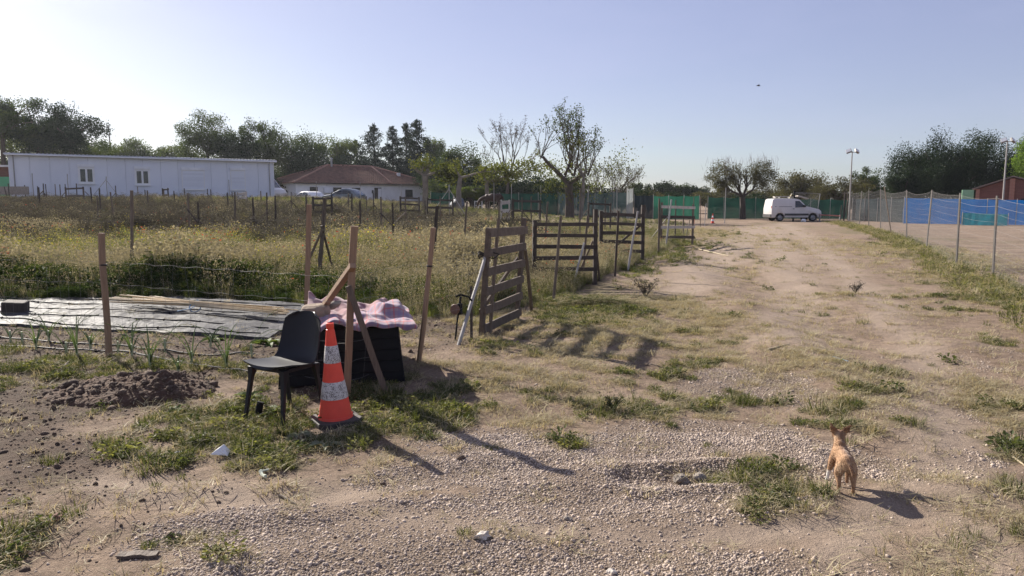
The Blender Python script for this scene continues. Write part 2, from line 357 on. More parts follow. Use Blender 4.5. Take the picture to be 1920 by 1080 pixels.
M['bark_dark'] = mat('bark_dark', (.07, .055, .045), (.035, .028, .024), .9, 3, (3, 3, 1), .4, dist=.04)
M['tyre'] = mat('tyre', (.022, .021, .021), (.015, .015, .015), .8, 8, bump=.05)
M['rim'] = mat('wheel_rim', (.30, .30, .31), (.2, .2, .21), .4, 8, bump=.02, metal=.7)
M['glass'] = mat('dark_glass', (.022, .027, .032), (.015, .018, .022), .08, 2, bump=0, spec=.6)
M['blackout'] = mat('dark_inside', (.02, .02, .022), (.013, .013, .015), .5, 4, bump=0)
M['white_paint'] = mat('white_paint', (.78, .78, .77), (.70, .70, .69), .35, 2, bump=.01, spec=.5)
M['stone'] = mat('stone', (.30, .26, .215), (.19, .16, .135), .9, 14, bump=.5, obj_rand=.25)
# ------------------------------------------------------------------ ground
def ground_material():
    m, N, L, B = newmat('dry_earth')
    geo = N.new('ShaderNodeNewGeometry'); at = N.new('ShaderNodeAttribute'); at.attribute_name = 'cover'; at.attribute_type = 'GEOMETRY'
    sp = N.new('ShaderNodeSeparateColor'); L.new(at.outputs['Color'], sp.inputs['Color'])
    def noise(scale, det=6, rough=.6):
        n = N.new('ShaderNodeTexNoise'); n.inputs['Scale'].default_value = scale; n.inputs['Detail'].default_value = det; n.inputs['Roughness'].default_value = rough
        L.new(geo.outputs['Position'], n.inputs['Vector']); return n
    n1, n2, n3 = noise(.9), noise(7), noise(55, 4, .7)
    r1 = ramp(N, [(.32, (.275, .200, .146)), (.62, (.405, .305, .228))]); L.new(n1.outputs['Fac'], r1.inputs['Fac'])
    r2 = ramp(N, [(.30, (.62, .60, .58)), (.64, (1.06, 1.05, 1.03))]); L.new(n2.outputs['Fac'], r2.inputs['Fac'])
    r3 = ramp(N, [(.32, (.55, .53, .50)), (.5, (1, 1, 1)), (.72, (1.2, 1.18, 1.15))]); L.new(n3.outputs['Fac'], r3.inputs['Fac'])
    def mul(a, b, f=1.0):
        x = N.new('ShaderNodeMixRGB'); x.blend_type = 'MULTIPLY'; x.inputs[0].default_value = f; L.new(a, x.inputs[1]); L.new(b, x.inputs[2]); return x.outputs[0]
    base = mul(mul(r1.outputs['Color'], r2.outputs['Color'], .8), r3.outputs['Color'], .8)
    def mixto(a, col, fac, strength=1.0, mod=None):
        x = N.new('ShaderNodeMixRGB'); L.new(a, x.inputs[1])
        if mod is not None: x.inputs[2].default_value = (0, 0, 0, 1); L.new(mod, x.inputs[2])
        else: x.inputs[2].default_value = (*col, 1)
        s = N.new('ShaderNodeMath'); s.operation = 'MULTIPLY'; s.inputs[1].default_value = strength; L.new(fac, s.inputs[0]); L.new(s.outputs[0], x.inputs[0]); return x.outputs[0]
    ap = N.new('ShaderNodeAttribute'); ap.attribute_name = 'pale'; base = mixto(base, (.47, .375, .295), ap.outputs['Fac'], .6)
    # gravel: pebble cells seen as light and dark grains
    vo = N.new('ShaderNodeTexVoronoi'); vo.inputs['Scale'].default_value = 70; L.new(geo.outputs['Position'], vo.inputs['Vector'])
    rv = ramp(N, [(0, (.30, .228, .175)), (.5, (.42, .325, .252)), (1, (.53, .425, .335))]); L.new(vo.outputs['Color'], rv.inputs['Fac'])
    rd = ramp(N, [(.0, (1, 1, 1)), (.35, (.95, .95, .95)), (.75, (.6, .58, .56))]); L.new(vo.outputs['Distance'], rd.inputs['Fac'])
    col = mixto(base, None, sp.outputs['Red'], .85, mul(rv.outputs['Color'], rd.outputs['Color']))
    rs = ramp(N, [(.3, (.060, .040, .028)), (.7, (.150, .100, .070))]); L.new(n2.outputs['Fac'], rs.inputs['Fac'])
    col = mixto(col, None, sp.outputs['Blue'], .90, mul(rs.outputs['Color'], r3.outputs['Color'], .7))
    rg = ramp(N, [(.35, (.10, .095, .045)), (.7, (.20, .165, .085))]); L.new(n2.outputs['Fac'], rg.inputs['Fac'])
    col = mixto(col, None, sp.outputs['Green'], .62, rg.outputs['Color'])
    rdry = ramp(N, [(.3, (.19, .155, .085)), (.7, (.34, .275, .165))]); L.new(n2.outputs['Fac'], rdry.inputs['Fac'])
    col = mixto(col, None, at.outputs['Alpha'], .55, mul(rdry.outputs['Color'], r3.outputs['Color'], .8))
    dk = N.new('ShaderNodeMixRGB'); dk.blend_type = 'MULTIPLY'; dk.inputs[0].default_value = 1; dk.inputs[2].default_value = (.75, .745, .74, 1); L.new(col, dk.inputs[1]); L.new(dk.outputs[0], B.inputs['Base Color']); B.inputs['Roughness'].default_value = .95; B.inputs['Specular IOR Level'].default_value = .15
    # relief: crumbs everywhere, pebble bumps where there is gravel
    b1 = N.new('ShaderNodeBump'); b1.inputs['Strength'].default_value = .9; b1.inputs['Distance'].default_value = .012
    ad = N.new('ShaderNodeMath'); ad.operation = 'ADD'; L.new(n3.outputs['Fac'], ad.inputs[0])
    n4 = noise(160, 3, .7); L.new(n4.outputs['Fac'], ad.inputs[1]); L.new(ad.outputs[0], b1.inputs['Height'])
    b2 = N.new('ShaderNodeBump'); b2.invert = True; b2.inputs['Distance'].default_value = .016; L.new(sp.outputs['Red'], b2.inputs['Strength'])
    L.new(vo.outputs['Distance'], b2.inputs['Height']); L.new(b1.outputs['Normal'], b2.inputs['Normal'])
    n5 = noise(16, 5, .65); b3 = N.new('ShaderNodeBump'); b3.inputs['Strength'].default_value = .6; b3.inputs['Distance'].default_value = .04
    L.new(n5.outputs['Fac'], b3.inputs['Height']); L.new(b2.outputs['Normal'], b3.inputs['Normal']); L.new(b3.outputs['Normal'], B.inputs['Normal'])
    return m
def graded(lo_d, hi_d, step, lo, hi, g):
    a = list(np.arange(lo_d, hi_d + 1e-6, step)); s = step
    while a[-1] < hi: s *= g; a.append(a[-1] + s)
    s = step
    while a[0] > lo: s *= g; a.insert(0, a[0] - s)
    return np.array(a)
gx = graded(-5.5, 5.5, .036, -700, 700, 1.055); gy = graded(2.6, 9.5, .036, -30, 1600, 1.028)
XX, YY = np.meshgrid(gx, gy); ZZ = hz(XX.ravel(), YY.ravel())
nx, ny = len(gx), len(gy)
ii = (np.arange(ny - 1)[:, None] * nx + np.arange(nx - 1)[None, :]).ravel()
gm = np_mesh('ground', np.stack([XX.ravel(), YY.ravel(), ZZ], 1), np.stack([ii, ii + 1, ii + nx + 1, ii + nx], 1), [ground_material()], smooth=True)
g_, n_, s_, d_, m_ = masks(XX.ravel(), YY.ravel())
pad = np.clip((XX.ravel() - 12) / 3, 0, 1) * (YY.ravel() > 18)
cov = np.stack([g_, np.clip(n_ + .8 * m_, 0, 1), s_ * (1 - .5 * n_), np.clip(d_ + .3 * m_, 0, 1)], 1).astype(np.float32)
pa = gm.attributes.new('pale', 'FLOAT', 'POINT'); pa.data.foreach_set('value', track_mask(XX.ravel(), YY.ravel()).astype(np.float32))
ca = gm.attributes.new('cover', 'FLOAT_COLOR', 'POINT'); ca.data.foreach_set('color', cov.ravel())
ground = tag(link('ground', gm), kind='structure')

# ------------------------------------------------------------------ scatter (ground cover nobody could count)
def blade(vs, fs, mi, base, ang, h, w, bend, m=0, seg=2, lean=0.0):
    """one blade of grass, widest low, bent over towards ang"""
    d = Vector((math.cos(ang), math.sin(ang), 0)); s_ = Vector((-d.y, d.x, 0)); b = len(vs); base = Vector(base)
    for k in range(seg):
        t = k / seg; c = base + d * (lean * h * t + bend * h * t * t) + Vector((0, 0, h * t * (1 - .25 * bend * t)))
        ww = w * (1 - .45 * t); vs += [c - s_ * ww / 2, c + s_ * ww / 2]
    vs.append(base + d * (lean * h + bend * h) + Vector((0, 0, h * (1 - .25 * bend))))
    for k in range(seg - 1): fs.append((b + 2 * k, b + 2 * k + 1, b + 2 * k + 3, b + 2 * k + 2)); mi.append(m)
    fs.append((b + 2 * seg - 2, b + 2 * seg - 1, b + 2 * seg)); mi.append(m)
def finish_proto(name, vs, fs, mi, mats):
    me = bpy.data.meshes.new(name); me.from_pydata([tuple(v) for v in vs], [], fs)
    for m in mats: me.materials.append(m)
    me.polygons.foreach_set('material_index', mi)
    a = me.attributes.new('tint', 'FLOAT', 'FACE'); a.data.foreach_set('value', np.random.default_rng(len(vs)).random(len(me.polygons)).astype(np.float32) * .55)
    me.update(); return bpy.data.objects.new(name, me)
def tuft(name, mats, n, r, h, w, bend=(.1, .6), rng=None, m=0, seg=2, extra=None):
    rng = rng or random.Random(name); vs, fs, mi = [], [], []
    for _ in range(n):
        a = rng.uniform(0, 6.283); q = r * math.sqrt(rng.random()); p = (q * math.cos(a), q * math.sin(a), -.01)
        blade(vs, fs, mi, p, a + rng.uniform(-1.2, 1.2), h * rng.uniform(.45, 1.0), w * rng.uniform(.7, 1.2), rng.uniform(*bend), m, seg, rng.uniform(0, .25))
    if extra: extra(vs, fs, mi, rng)
    return finish_proto(name, vs, fs, mi, mats)
def heads(n, r, z0, z1, size, m, flat=False):
    def f(vs, fs, mi, rng):
        for _ in range(n):
            a = rng.uniform(0, 6.283); q = r * math.sqrt(rng.random()); c = Vector((q * math.cos(a), q * math.sin(a), rng.uniform(z0, z1)))
            for k in range(2 if not flat else 1):
                R = Euler((rng.uniform(-.9, .9) + (0 if flat else k * 1.4), rng.uniform(-.9, .9), rng.uniform(0, 6.28))).to_matrix(); b = len(vs); s = size * rng.uniform(.6, 1.2)
                vs.extend([c + R @ Vector(p) for p in ((-s, -s * .6, 0), (0, -s, 0), (s, -s * .5, 0), (s * .9, s * .7, 0), (0, s, 0), (-s * .9, s * .6, 0))])
                fs.append(tuple(range(b, b + 6))); mi.append(m)
    return f
def leaves_extra(n, r, z0, z1, L_, W_, m):
    def f(vs, fs, mi, rng):
        for _ in range(n):
            a = rng.uniform(0, 6.283); q = r * math.sqrt(rng.random()); c = Vector((q * math.cos(a), q * math.sin(a), rng.uniform(z0, z1)))
            R = Euler((rng.uniform(-.7, .7), rng.uniform(-.8, .5), a)).to_matrix(); l = L_ * rng.uniform(.6, 1.2); w_ = W_ * rng.uniform(.7, 1.1); b = len(vs)
            vs.extend([c + R @ Vector(p) for p in ((0, 0, 0), (l * .4, -w_ / 2, .1 * l), (l, 0, -.05 * l), (l * .4, w_ / 2, .1 * l))]); fs.append((b, b + 1, b + 2, b + 3)); mi.append(m)
    return f
def stems_extra(n, r, h, w, m, twigs=3):
    def f(vs, fs, mi, rng):
        for _ in range(n):
            a = rng.uniform(0, 6.283); q = r * math.sqrt(rng.random()); hh = h * rng.uniform(.6, 1); p = Vector((q * math.cos(a), q * math.sin(a), 0))
            blade(vs, fs, mi, p, a, hh, w, rng.uniform(0, .2), m, 3, .1)
            for _ in range(twigs): blade(vs, fs, mi, p + Vector((0, 0, hh * rng.uniform(.3, .8))), rng.uniform(0, 6.28), hh * .35, w * .7, .3, m, 2, .7)
    return f
def both(*fs_):
    def f(vs, fs, mi, rng):
        for g in fs_: g(vs, fs, mi, rng)
    return f
def pebble(name, m, rng):
    bm = bmesh.new(); bmesh.ops.create_icosphere(bm, subdivisions=1, radius=1); sx, sy, sz = rng.uniform(.85, 1.3), rng.uniform(.7, 1.0), rng.uniform(.5, .75)
    for v in bm.verts: v.co = Vector((v.co.x * sx, v.co.y * sy, v.co.z * sz)) * rng.uniform(.86, 1.12)
    me = bpy.data.meshes.new(name); bm.to_mesh(me); bm.free(); me.materials.append(m); me.polygons.foreach_set('use_smooth', [True] * len(me.polygons))
    return bpy.data.objects.new(name, me)
def scatter(name, label, cat, protos, pts, scl, rz, idx, tilt=.0, parent=None):
    """one 'stuff' object: points that carry instances of the prototypes"""
    n = len(pts); me = bpy.data.meshes.new(name); me.vertices.add(n); me.vertices.foreach_set('co', np.asarray(pts, np.float32).ravel())
    rot = np.stack([RNG.normal(0, tilt, n) if tilt else np.zeros(n), RNG.normal(0, tilt, n) if tilt else np.zeros(n), rz], 1).astype(np.float32)
    a = me.attributes.new('rot', 'FLOAT_VECTOR', 'POINT'); a.data.foreach_set('vector', rot.ravel())
    scl = np.asarray(scl, np.float32)
    if scl.ndim == 1: scl = np.repeat(scl[:, None], 3, 1)
    a = me.attributes.new('scl', 'FLOAT_VECTOR', 'POINT'); a.data.foreach_set('vector', np.ascontiguousarray(scl).ravel())
    a = me.attributes.new('idx', 'INT', 'POINT'); a.data.foreach_set('value', np.asarray(idx, np.int32))
    o = link(name, me, parent); tag(o, label, cat, kind='stuff')
    c = bpy.data.collections.new(name + '_source')
    for p in sorted(protos, key=lambda q: q.name): c.objects.link(p)
    ng = bpy.data.node_groups.new(name, 'GeometryNodeTree')
    ng.interface.new_socket('Geometry', in_out='INPUT', socket_type='NodeSocketGeometry'); ng.interface.new_socket('Geometry', in_out='OUTPUT', socket_type='NodeSocketGeometry')
    N, L = ng.nodes, ng.links; gi = N.new('NodeGroupInput'); go = N.new('NodeGroupOutput'); ip = N.new('GeometryNodeInstanceOnPoints'); ci = N.new('GeometryNodeCollectionInfo')
    ci.inputs['Collection'].default_value = c; ci.inputs['Separate Children'].default_value = True; ci.inputs['Reset Children'].default_value = True
    def na(nm, ty): x = N.new('GeometryNodeInputNamedAttribute'); x.data_type = ty; x.inputs['Name'].default_value = nm; return x.outputs['Attribute']
    e2r = N.new('FunctionNodeEulerToRotation'); L.new(na('rot', 'FLOAT_VECTOR'), e2r.inputs[0])
    m2p = N.new('GeometryNodeMeshToPoints'); L.new(gi.outputs[0], m2p.inputs['Mesh'])
    L.new(m2p.outputs[0], ip.inputs['Points']); L.new(ci.outputs[0], ip.inputs['Instance']); ip.inputs['Pick Instance'].default_value = True
    L.new(na('idx', 'INT'), ip.inputs['Instance Index']); L.new(e2r.outputs[0], ip.inputs['Rotation']); L.new(na('scl', 'FLOAT_VECTOR'), ip.inputs['Scale'])
    L.new(ip.outputs[0], go.inputs[0])
    md = o.modifiers.new('scatter', 'NODES'); md.node_group = ng
    return o
def rand_pts(n, x0, x1, y0, y1):
    return RNG.uniform(x0, x1, n), RNG.uniform(y0, y1, n)
def keep(x, y, prob):
    k = RNG.random(len(x)) < prob; return x[k], y[k]
def on_ground(x, y, dz=0): return np.stack([x, y, hz(x, y) + dz], 1)

def inside_view(x, y, pad=.9): return np.abs(x) < .72 * y + pad
# pebbles
peb_m = mat('pebble', (.45, .365, .292), (.30, .238, .19), .85, 5, bump=.1, obj_rand=.34)
prng = random.Random(3); pebs = [pebble('pebble_%d' % k, peb_m, prng) for k in range(6)]
xs, ys = [], []
for (n, x0, x1, y0, y1) in ((210000, -3.2, 4.4, 2.7, 5.2), (130000, -2, 6, 5.0, 8.2), (16000, -4, 9, 6, 16)):
    x, y = rand_pts(n, x0, x1, y0, y1); g, gn, so1, dr, md_ = masks(x, y)
    k = RNG.random(n) < np.clip(g * 1.0 * (.35 + .65 * sstep(.3, .7, fbm(x * 3, y * 3, 55, 3))) + .02 * (1 - md_), 0, 1); k &= inside_view(x, y, .4); xs.append(x[k]); ys.append(y[k])
x = np.concatenate(xs); y = np.concatenate(ys); n = len(x)
if n > 135000: k = RNG.permutation(n)[:135000]; x, y = x[k], y[k]; n = len(x)
s = np.clip(RNG.lognormal(math.log(.0050), .45, n), .0018, .019)
scatter('gravel', 'loose beige pebbles spread over the bare ground in the foreground', 'gravel', pebs, on_ground(x, y, -.05 * s), s, RNG.uniform(0, 6.28, n), RNG.integers(0, 6, n), .5)

# short grass, green and dry
lg = leafmat('grass_green', (.046, .058, .021), (.098, .104, .042), .38)
lgy = leafmat('grass_yellowgreen', (.15, .155, .06), (.26, .245, .11), .4)
ld = leafmat('grass_dry', (.28, .245, .15), (.50, .44, .29), .35, (1.1, 1.0, .75))
ldk = leafmat('weed_dark', (.024, .042, .014), (.056, .078, .026), .28)
gre = [tuft('grass_short_%d' % k, [lg, lgy, ld], 34, .075, .085 + .02 * k, .0055, extra=lambda vs, fs, mi, rng: [blade(vs, fs, mi, (rng.uniform(-.07, .07), rng.uniform(-.07, .07), 0), rng.uniform(0, 6.28), .06, .005, .7, rng.choice((1, 1, 2)), 2, .5) for _ in range(12)]) for k in range(4)]
lwd = leafmat('low_weed', (.052, .068, .026), (.118, .128, .052), .38)
gre += [tuft('grass_short_%d' % k, [lwd, lgy, lg], 10, .07, .07, .006, extra=leaves_extra(60, .085, .01, .055, .035, .022, k % 3 if k % 3 != 2 else 0)) for k in (4, 5, 6)]
x, y = rand_pts(150000, -7, 9, 2.7, 13); g, gn, so1, dr, md_ = masks(x, y); k = (RNG.random(len(x)) < (gn ** 1.6 * .36 + .012 * (gn > .02)) * (1 - md_)) & inside_view(x, y); x, y = x[k], y[k]
x2, y2 = rand_pts(60000, 2, 14, 12, 45); g, gn2, so1, dr, md2 = masks(x2, y2); k = (RNG.random(len(x2)) < gn2 * .20 * (1 - md2)); x = np.concatenate([x, x2[k]]); y = np.concatenate([y, y2[k]])
n = len(x); s = RNG.lognormal(-.72, .38, n).clip(.18, 1.1) * (1 + .5 * sstep(10, 20, y)) * (.7 + .6 * fbm(x * 2, y * 2, 8, 2))
scatter('short_grass', 'patchy short green grass growing beside and on the dirt track', 'grass', gre, on_ground(x, y), s, RNG.uniform(0, 6.28, n), RNG.integers(0, 7, n), .12)
dry = [tuft('grass_dry_%d' % k, [ld, lgy], 22, .08, .055 + .012 * k, .0045, (.3, 1.1), extra=lambda vs, fs, mi, rng: [blade(vs, fs, mi, (rng.uniform(-.1, .1), rng.uniform(-.1, .1), .004), rng.uniform(0, 6.28), .035, .005, 2.2, 0, 2, 2.0) for _ in range(10)]) for k in range(4)]
x, y = rand_pts(150000, -7, 9, 2.7, 13); g, gn, so1, dr, md_ = masks(x, y); k = (RNG.random(len(x)) < np.clip(dr * .26 + gn * .16 + .02, 0, 1) * (1 - md_) * (1 - .8 * g)) & inside_view(x, y); x, y = x[k], y[k]
x2, y2 = rand_pts(70000, 2, 16, 12, 50); g, gn2, so1, dr2, md2 = masks(x2, y2); k = (RNG.random(len(x2)) < (dr2 * .22 + .01) * (1 - md2)); x = np.concatenate([x, x2[k]]); y = np.concatenate([y, y2[k]])
n = len(x); s = RNG.uniform(.5, 1.2, n) * (1 + .7 * sstep(10, 20, y))
scatter('dry_grass', 'thin straw coloured dry grass over the bare earth', 'grass', dry, on_ground(x, y), s, RNG.uniform(0, 6.28, n), RNG.integers(0, 4, n), .15)

# clods on the dug soil
clod_m = mat('clod', (.17, .118, .085), (.085, .058, .042), .95, 10, bump=.6, obj_rand=.3)
clods = [pebble('clod_%d' % k, clod_m, prng) for k in range(4)]
x, y = rand_pts(80000, -7.5, 1.5, 3.0, 11.5); g, gn, so1, dr, md_ = masks(x, y); k = (RNG.random(len(x)) < np.clip(so1 * .42 + .012 + .10 * sstep(-.8, -2.2, x) * (y < 6.5), 0, 1) * (1 - md_)) & inside_view(x, y); x, y = x[k], y[k]
n = len(x); s = np.clip(RNG.lognormal(math.log(.0065), .6, n), .0025, .04)
scatter('soil_clods', 'small brown clods lying on the dug garden soil', 'soil', clods, on_ground(x, y), s, RNG.uniform(0, 6.28, n), RNG.integers(0, 4, n), .6)

# the meadow of the allotments
fy = leafmat('flower_yellow', (.50, .43, .07), (.62, .55, .14), .35, (1, 1, .6))
fr = leafmat('flower_red', (.50, .07, .035), (.58, .13, .07), .45, (1.1, .8, .6))
lb = leafmat('weed_brown', (.075, .068, .052), (.145, .130, .098), .25, (1, .95, .8))
lstem = leafmat('weed_stem', (.11, .12, .05), (.2, .18, .09), .35)
lds = leafmat('straw_dull', (.24, .22, .14), (.45, .41, .28), .35, (1.1, 1.0, .8)); lgm = leafmat('meadow_green', (.11, .125, .052), (.21, .215, .095), .4)
mead = []
for k in range(3): mead.append(('a_tall_dry_%d' % k, tuft('a_tall_dry_%d' % k, [lds, lgm, lg], 70, .22, .62, .0065, (.05, .5), seg=3, extra=both(heads(26, .25, .45, .66, .012, 0), leaves_extra(25, .22, .05, .3, .14, .02, 2)))))
for k in range(3): mead.append(('b_yellow_%d' % k, tuft('b_yellow_%d' % k, [lgm, fy, lg, lds], 46, .22, .55, .007, (.05, .4), seg=3, extra=both(stems_extra(10, .22, .72, .008, 0), heads(6, .26, .42, .76, .011, 1), leaves_extra(16, .24, .05, .40, .10, .022, 0)))))
for k in range(3): mead.append(('c_dark_%d' % k, tuft('c_dark_%d' % k, [ldk, lg, ldk], 44, .2, .42, .009, (.1, .7), seg=3, extra=leaves_extra(120, .26, .05, .46, .13, .05, 0))))
for k in range(3): mead.append(('d_brown_%d' % k, tuft('d_brown_%d' % k, [lb, lb, ldk], 30, .2, .55, .007, (.05, .3), seg=2, extra=both(stems_extra(14, .24, .75, .012, 0, 6), heads(40, .28, .35, .8, .02, 0), leaves_extra(30, .25, .05, .4, .12, .03, 2)))))
for k in range(2): mead.append(('e_poppy_%d' % k, tuft('e_poppy_%d' % k, [lgm, fr, lds], 30, .2, .48, .006, (.05, .4), seg=3, extra=both(heads(3, .22, .44, .60, .024, 1, True), leaves_extra(20, .2, .05, .35, .1, .03, 0)))))
for k in range(3): mead.append(('f_mixed_%d' % k, tuft('f_mixed_%d' % k, [lgm, lg, lds], 60, .22, .5, .007, (.1, .6), seg=3, extra=leaves_extra(50, .22, .05, .4, .11, .03, 1))))
X, Y, S, I = [], [], [], []
for (n, y0, y1, den) in ((16000, 10.4, 17, 1.0), (16000, 17, 26, 1.0), (20000, 26, 42, 1.0), (18000, 42, 84, 1.0)):
    x = RNG.uniform(-.75, .25, n) * y1 + RNG.uniform(-3, 1, n); y = RNG.uniform(y0, y1, n)
    md_ = meadow_mask(x, y); k = (RNG.random(n) < md_) & inside_view(x, y, 1.5); x, y = x[k], y[k]
    X.append(x); Y.append(y)
x = np.concatenate(X); y = np.concatenate(Y); n = len(x)
nA = fbm(x * .25, y * .25, 101, 3); nB = fbm(x * .8, y * .8, 131, 2); r = RNG.random(n)
px = 960 + x / y * FPX     # bearing of each plant, used to lay out the beds
left = sstep(-1.5, -4.5, x)
edge_y = np.interp(x, [p[0] for p in MEADOW_EDGE], [p[1] for p in MEADOW_EDGE]); de = y - edge_y
w = np.zeros((6, n))
w[0] = .8 + 1.2 * sstep(-4, 0, x) * (y < 26) + .5 * sstep(.5, .6, nB)
w[1] = 1.5 * left * sstep(2.0, 4.2, de + (nB - .5) * 4) * (1 - sstep(7, 15, de + (nA - .5) * 10)) * sstep(.44, .60, nA + .06)
w[2] = 6.0 * (1 - sstep(1.3, 2.2, de + (nB - .5) * 2)) * sstep(-.6, -2.6, x) + .06
w[3] = 1.7 * sstep(20, 27, y + (nA - .5) * 22) * (1 - .55 * sstep(44, 52, y)) * sstep(2.5, -2, x + (nB - .5) * 8) * (.35 + .65 * sstep(.40, .58, fbm(x * .18 + 9, y * .18, 197, 3))) 
w[4] = .03 + .55 * sstep(16, 20, y) * (1 - sstep(30, 38, y)) * sstep(.42, .58, fbm(x * .35 + 5, y * .35, 151, 3)) + .16 * (y > 15) * (x > -3) * (x < 2) * (y < 28)
w[5] = 1.5 + .8 * (y > 45) + 1.6 * sstep(.48, .60, nA)
w /= w.sum(0); cw = np.cumsum(w, 0); kind = (r[None, :] > cw).sum(0).clip(0, 5)
cnt = np.array([3, 3, 3, 3, 2, 3]); st_ = np.array([0, 3, 6, 9, 12, 14])
# sorted by name so that the index picks the right prototype
idx = st_[kind] + (RNG.integers(0, 99, n) % cnt[kind])
s = RNG.uniform(.72, 1.3, n) * (.75 + .5 * nB) * np.where((kind == 2) & (x < -1.5) & (de < 2), .85, np.where(kind == 2, .7, 1.0)) * (.5 + .5 * sstep(0, 1.2, de)) * (.55 + .95 * fbm(x * .5 + 3, y * .5, 191, 2)) * np.where(x > 1.2, .62, 1.0) * (1 - .22 * sstep(16, 20, y) - .38 * sstep(24, 44, y))
s *= np.where((x > -3) & (y < 14), .75, 1) * np.where((x > -.2) & (y < 17.5), .62, 1)
scatter('meadow_weeds', 'overgrown meadow of dry grass, yellow mustard and dark weeds filling the allotments', 'weeds', [p for _, p in mead], on_ground(x, y), s, RNG.uniform(0, 6.28, n), idx, .08)

# weedy verge along the wire fence
vp_ = [G0(*q) for q in ((1565, 416), (1640, 434), (1700, 458), (1760, 490), (1830, 522), (1930, 566), (2060, 640))]; X, Y = [], []
for p, q in zip(vp_[:-1], vp_[1:]):
    L_ = (q - p).length; n = int(L_ * 75); t = RNG.random(n); off = RNG.normal(-.05, .34, n); dx, dy = (q.x - p.x) / L_, (q.y - p.y) / L_; X.append(p.x + t * (q.x - p.x) - dy * off); Y.append(p.y + t * (q.y - p.y) + dx * off)
x = np.concatenate(X); y = np.concatenate(Y); k = fbm(x * 1.1, y * 1.1, 231, 3) > .40; x, y = x[k], y[k]; n = len(x)
ver = [tuft('verge_%d' % k, [ld, lgy, lg], 26, .10, .17, .006, (.1, .7), m=k % 3, extra=leaves_extra(10, .1, .01, .1, .06, .02, 1 + k % 2)) for k in range(4)]
scatter('verge_grass', 'yellowish weedy verge growing along the foot of the wire fence', 'grass', ver, on_ground(x, y), RNG.lognormal(-.15, .35, n).clip(.4, 1.6), RNG.uniform(0, 6.28, n), RNG.integers(0, 4, n), .12)
# ------------------------------------------------------------------ stakes and gates of the allotments
ORD = ['first', 'second', 'third', 'fourth', 'fifth', 'sixth', 'seventh', 'eighth', 'ninth', 'tenth', 'eleventh', 'twelfth', 'thirteenth', 'fourteenth', 'fifteenth', 'sixteenth', 'seventeenth', 'eighteenth', 'nineteenth', 'twentieth',
       'twenty-first', 'twenty-second', 'twenty-third', 'twenty-fourth', 'twenty-fifth', 'twenty-sixth', 'twenty-seventh', 'twenty-eighth', 'twenty-ninth', 'thirtieth', 'thirty-first', 'thirty-second', 'thirty-third', 'thirty-fourth', 'thirty-fifth', 'thirty-sixth']
def stake_shape(mb, base, top, r, square=False):
    base = Vector(base); top = Vector(top); b = base - (top - base).normalized() * .25
    if square: mb.beam(b, top, r * 2, r * 1.7, (1, .25, 0), 5, .003)
    else:
        pts = [b.lerp(top, k / 5) + Vector((random.uniform(-1, 1), random.uniform(-1, 1), 0)) * r * .18 for k in range(6)]
        mb.tube(pts, [r * random.uniform(.9, 1.1) * (1 - .12 * k / 5) for k in range(6)], 7)
def stake(name, label, cat, base, top, r, m, braces=(), group=None, square=False, band=None):
    """a post driven into the ground; braces are (foot point, height fraction) pairs"""
    base = Vector(base); top = Vector(top)
    if not braces and band is None:
        mb = MB(); stake_shape(mb, base, top, r, square)
        return tag(mb.build(name, m, loc=base, smooth=not square), label, cat, group)
    t = thing(name, label, cat, base, group); mb = MB(); stake_shape(mb, base, top, r, square); mb.build('post', m, t, smooth=not square)
    for (foot, f, bm_, br) in braces:
        q = MB(); hd = base.lerp(top, f); d = (hd - Vector(foot)).normalized(); off = Vector((0, -1, 0)) * (r + br) * .9
        stake_shape(q, Vector(foot) + d * .25 + off, hd + d * .05 + off, br, square); q.build('brace', bm_, t, smooth=not square)
    if band is not None:
        for f in band: q = MB(); c = base.lerp(top, f); q.lathe([(r * 1.06, -.008), (r * 1.12, 0), (r * 1.06, .008)], c, 10, (top - base)); q.build('wire_tie', M['hose'], t)
    return t
def tip(u, v, d): return P(u, d, v)
def foot(u, d): return P(u, d)

# field stakes: (column of the top, row of the top, distance, braces 'l', 'r', 'lr', lean, material)
F_PREFAB = [(8, 350, 43, '', -.15), (15.5, 344, 46, '', 0), (28, 346, 47, '', 0), (46, 347, 47.5, '', 0), (70, 349, 38, '', 0), (72.5, 351, 33, '', 0), (81, 344, 40, 'lr', 0), (85.5, 345, 45, '', 0), (103, 345, 46, '', 0),
            (112, 346, 38, '', 0), (122, 345, 43, '', 0), (143, 344, 46, '', 0), (170, 351, 36, '', 0), (182, 368, 26, '', .02), (186.5, 353, 29, '', .03), (207, 360, 26, '', -.10), (216.5, 348, 40, 'l', 0),
            (258, 350, 42, '', 0), (272, 356, 41, '', 0), (276, 357, 33, '', 0), (307, 354, 44, '', 0), (326, 358, 36, '', 0), (345.5, 353, 44, '', 0), (352, 362, 23.5, 'lr', 0), (371, 379, 23, 'r', 0), (389, 354, 43, 'r', 0),
            (395, 355, 46, '', 0), (426, 361, 33, '', 0), (435, 360, 41, '', 0), (440, 360, 25.5, '', .03), (474, 371, 23.5, 'lr', 0), (489, 358, 43, '', 0), (500, 361, 25, 'l', .03), (516, 367, 27, '', .03)]
F_HOUSE = [(546, 360, 36, 'lr', 0), (574, 366, 30, '', .02), (622, 362, 29, '', .04), (653, 362, 38, 'l', 0), (659.5, 363, 32, '', 0), (675, 376, 24.5, '', .03), (687, 368, 39, '', 0), (700, 361, 33, 'lr', 0), (714, 369, 27, 'r', 0),
           (736, 381, 20.5, '', 0), (760, 369, 29, 'l', 0), (797, 376, 28, '', 0), (825, 368, 31, '', 0)]
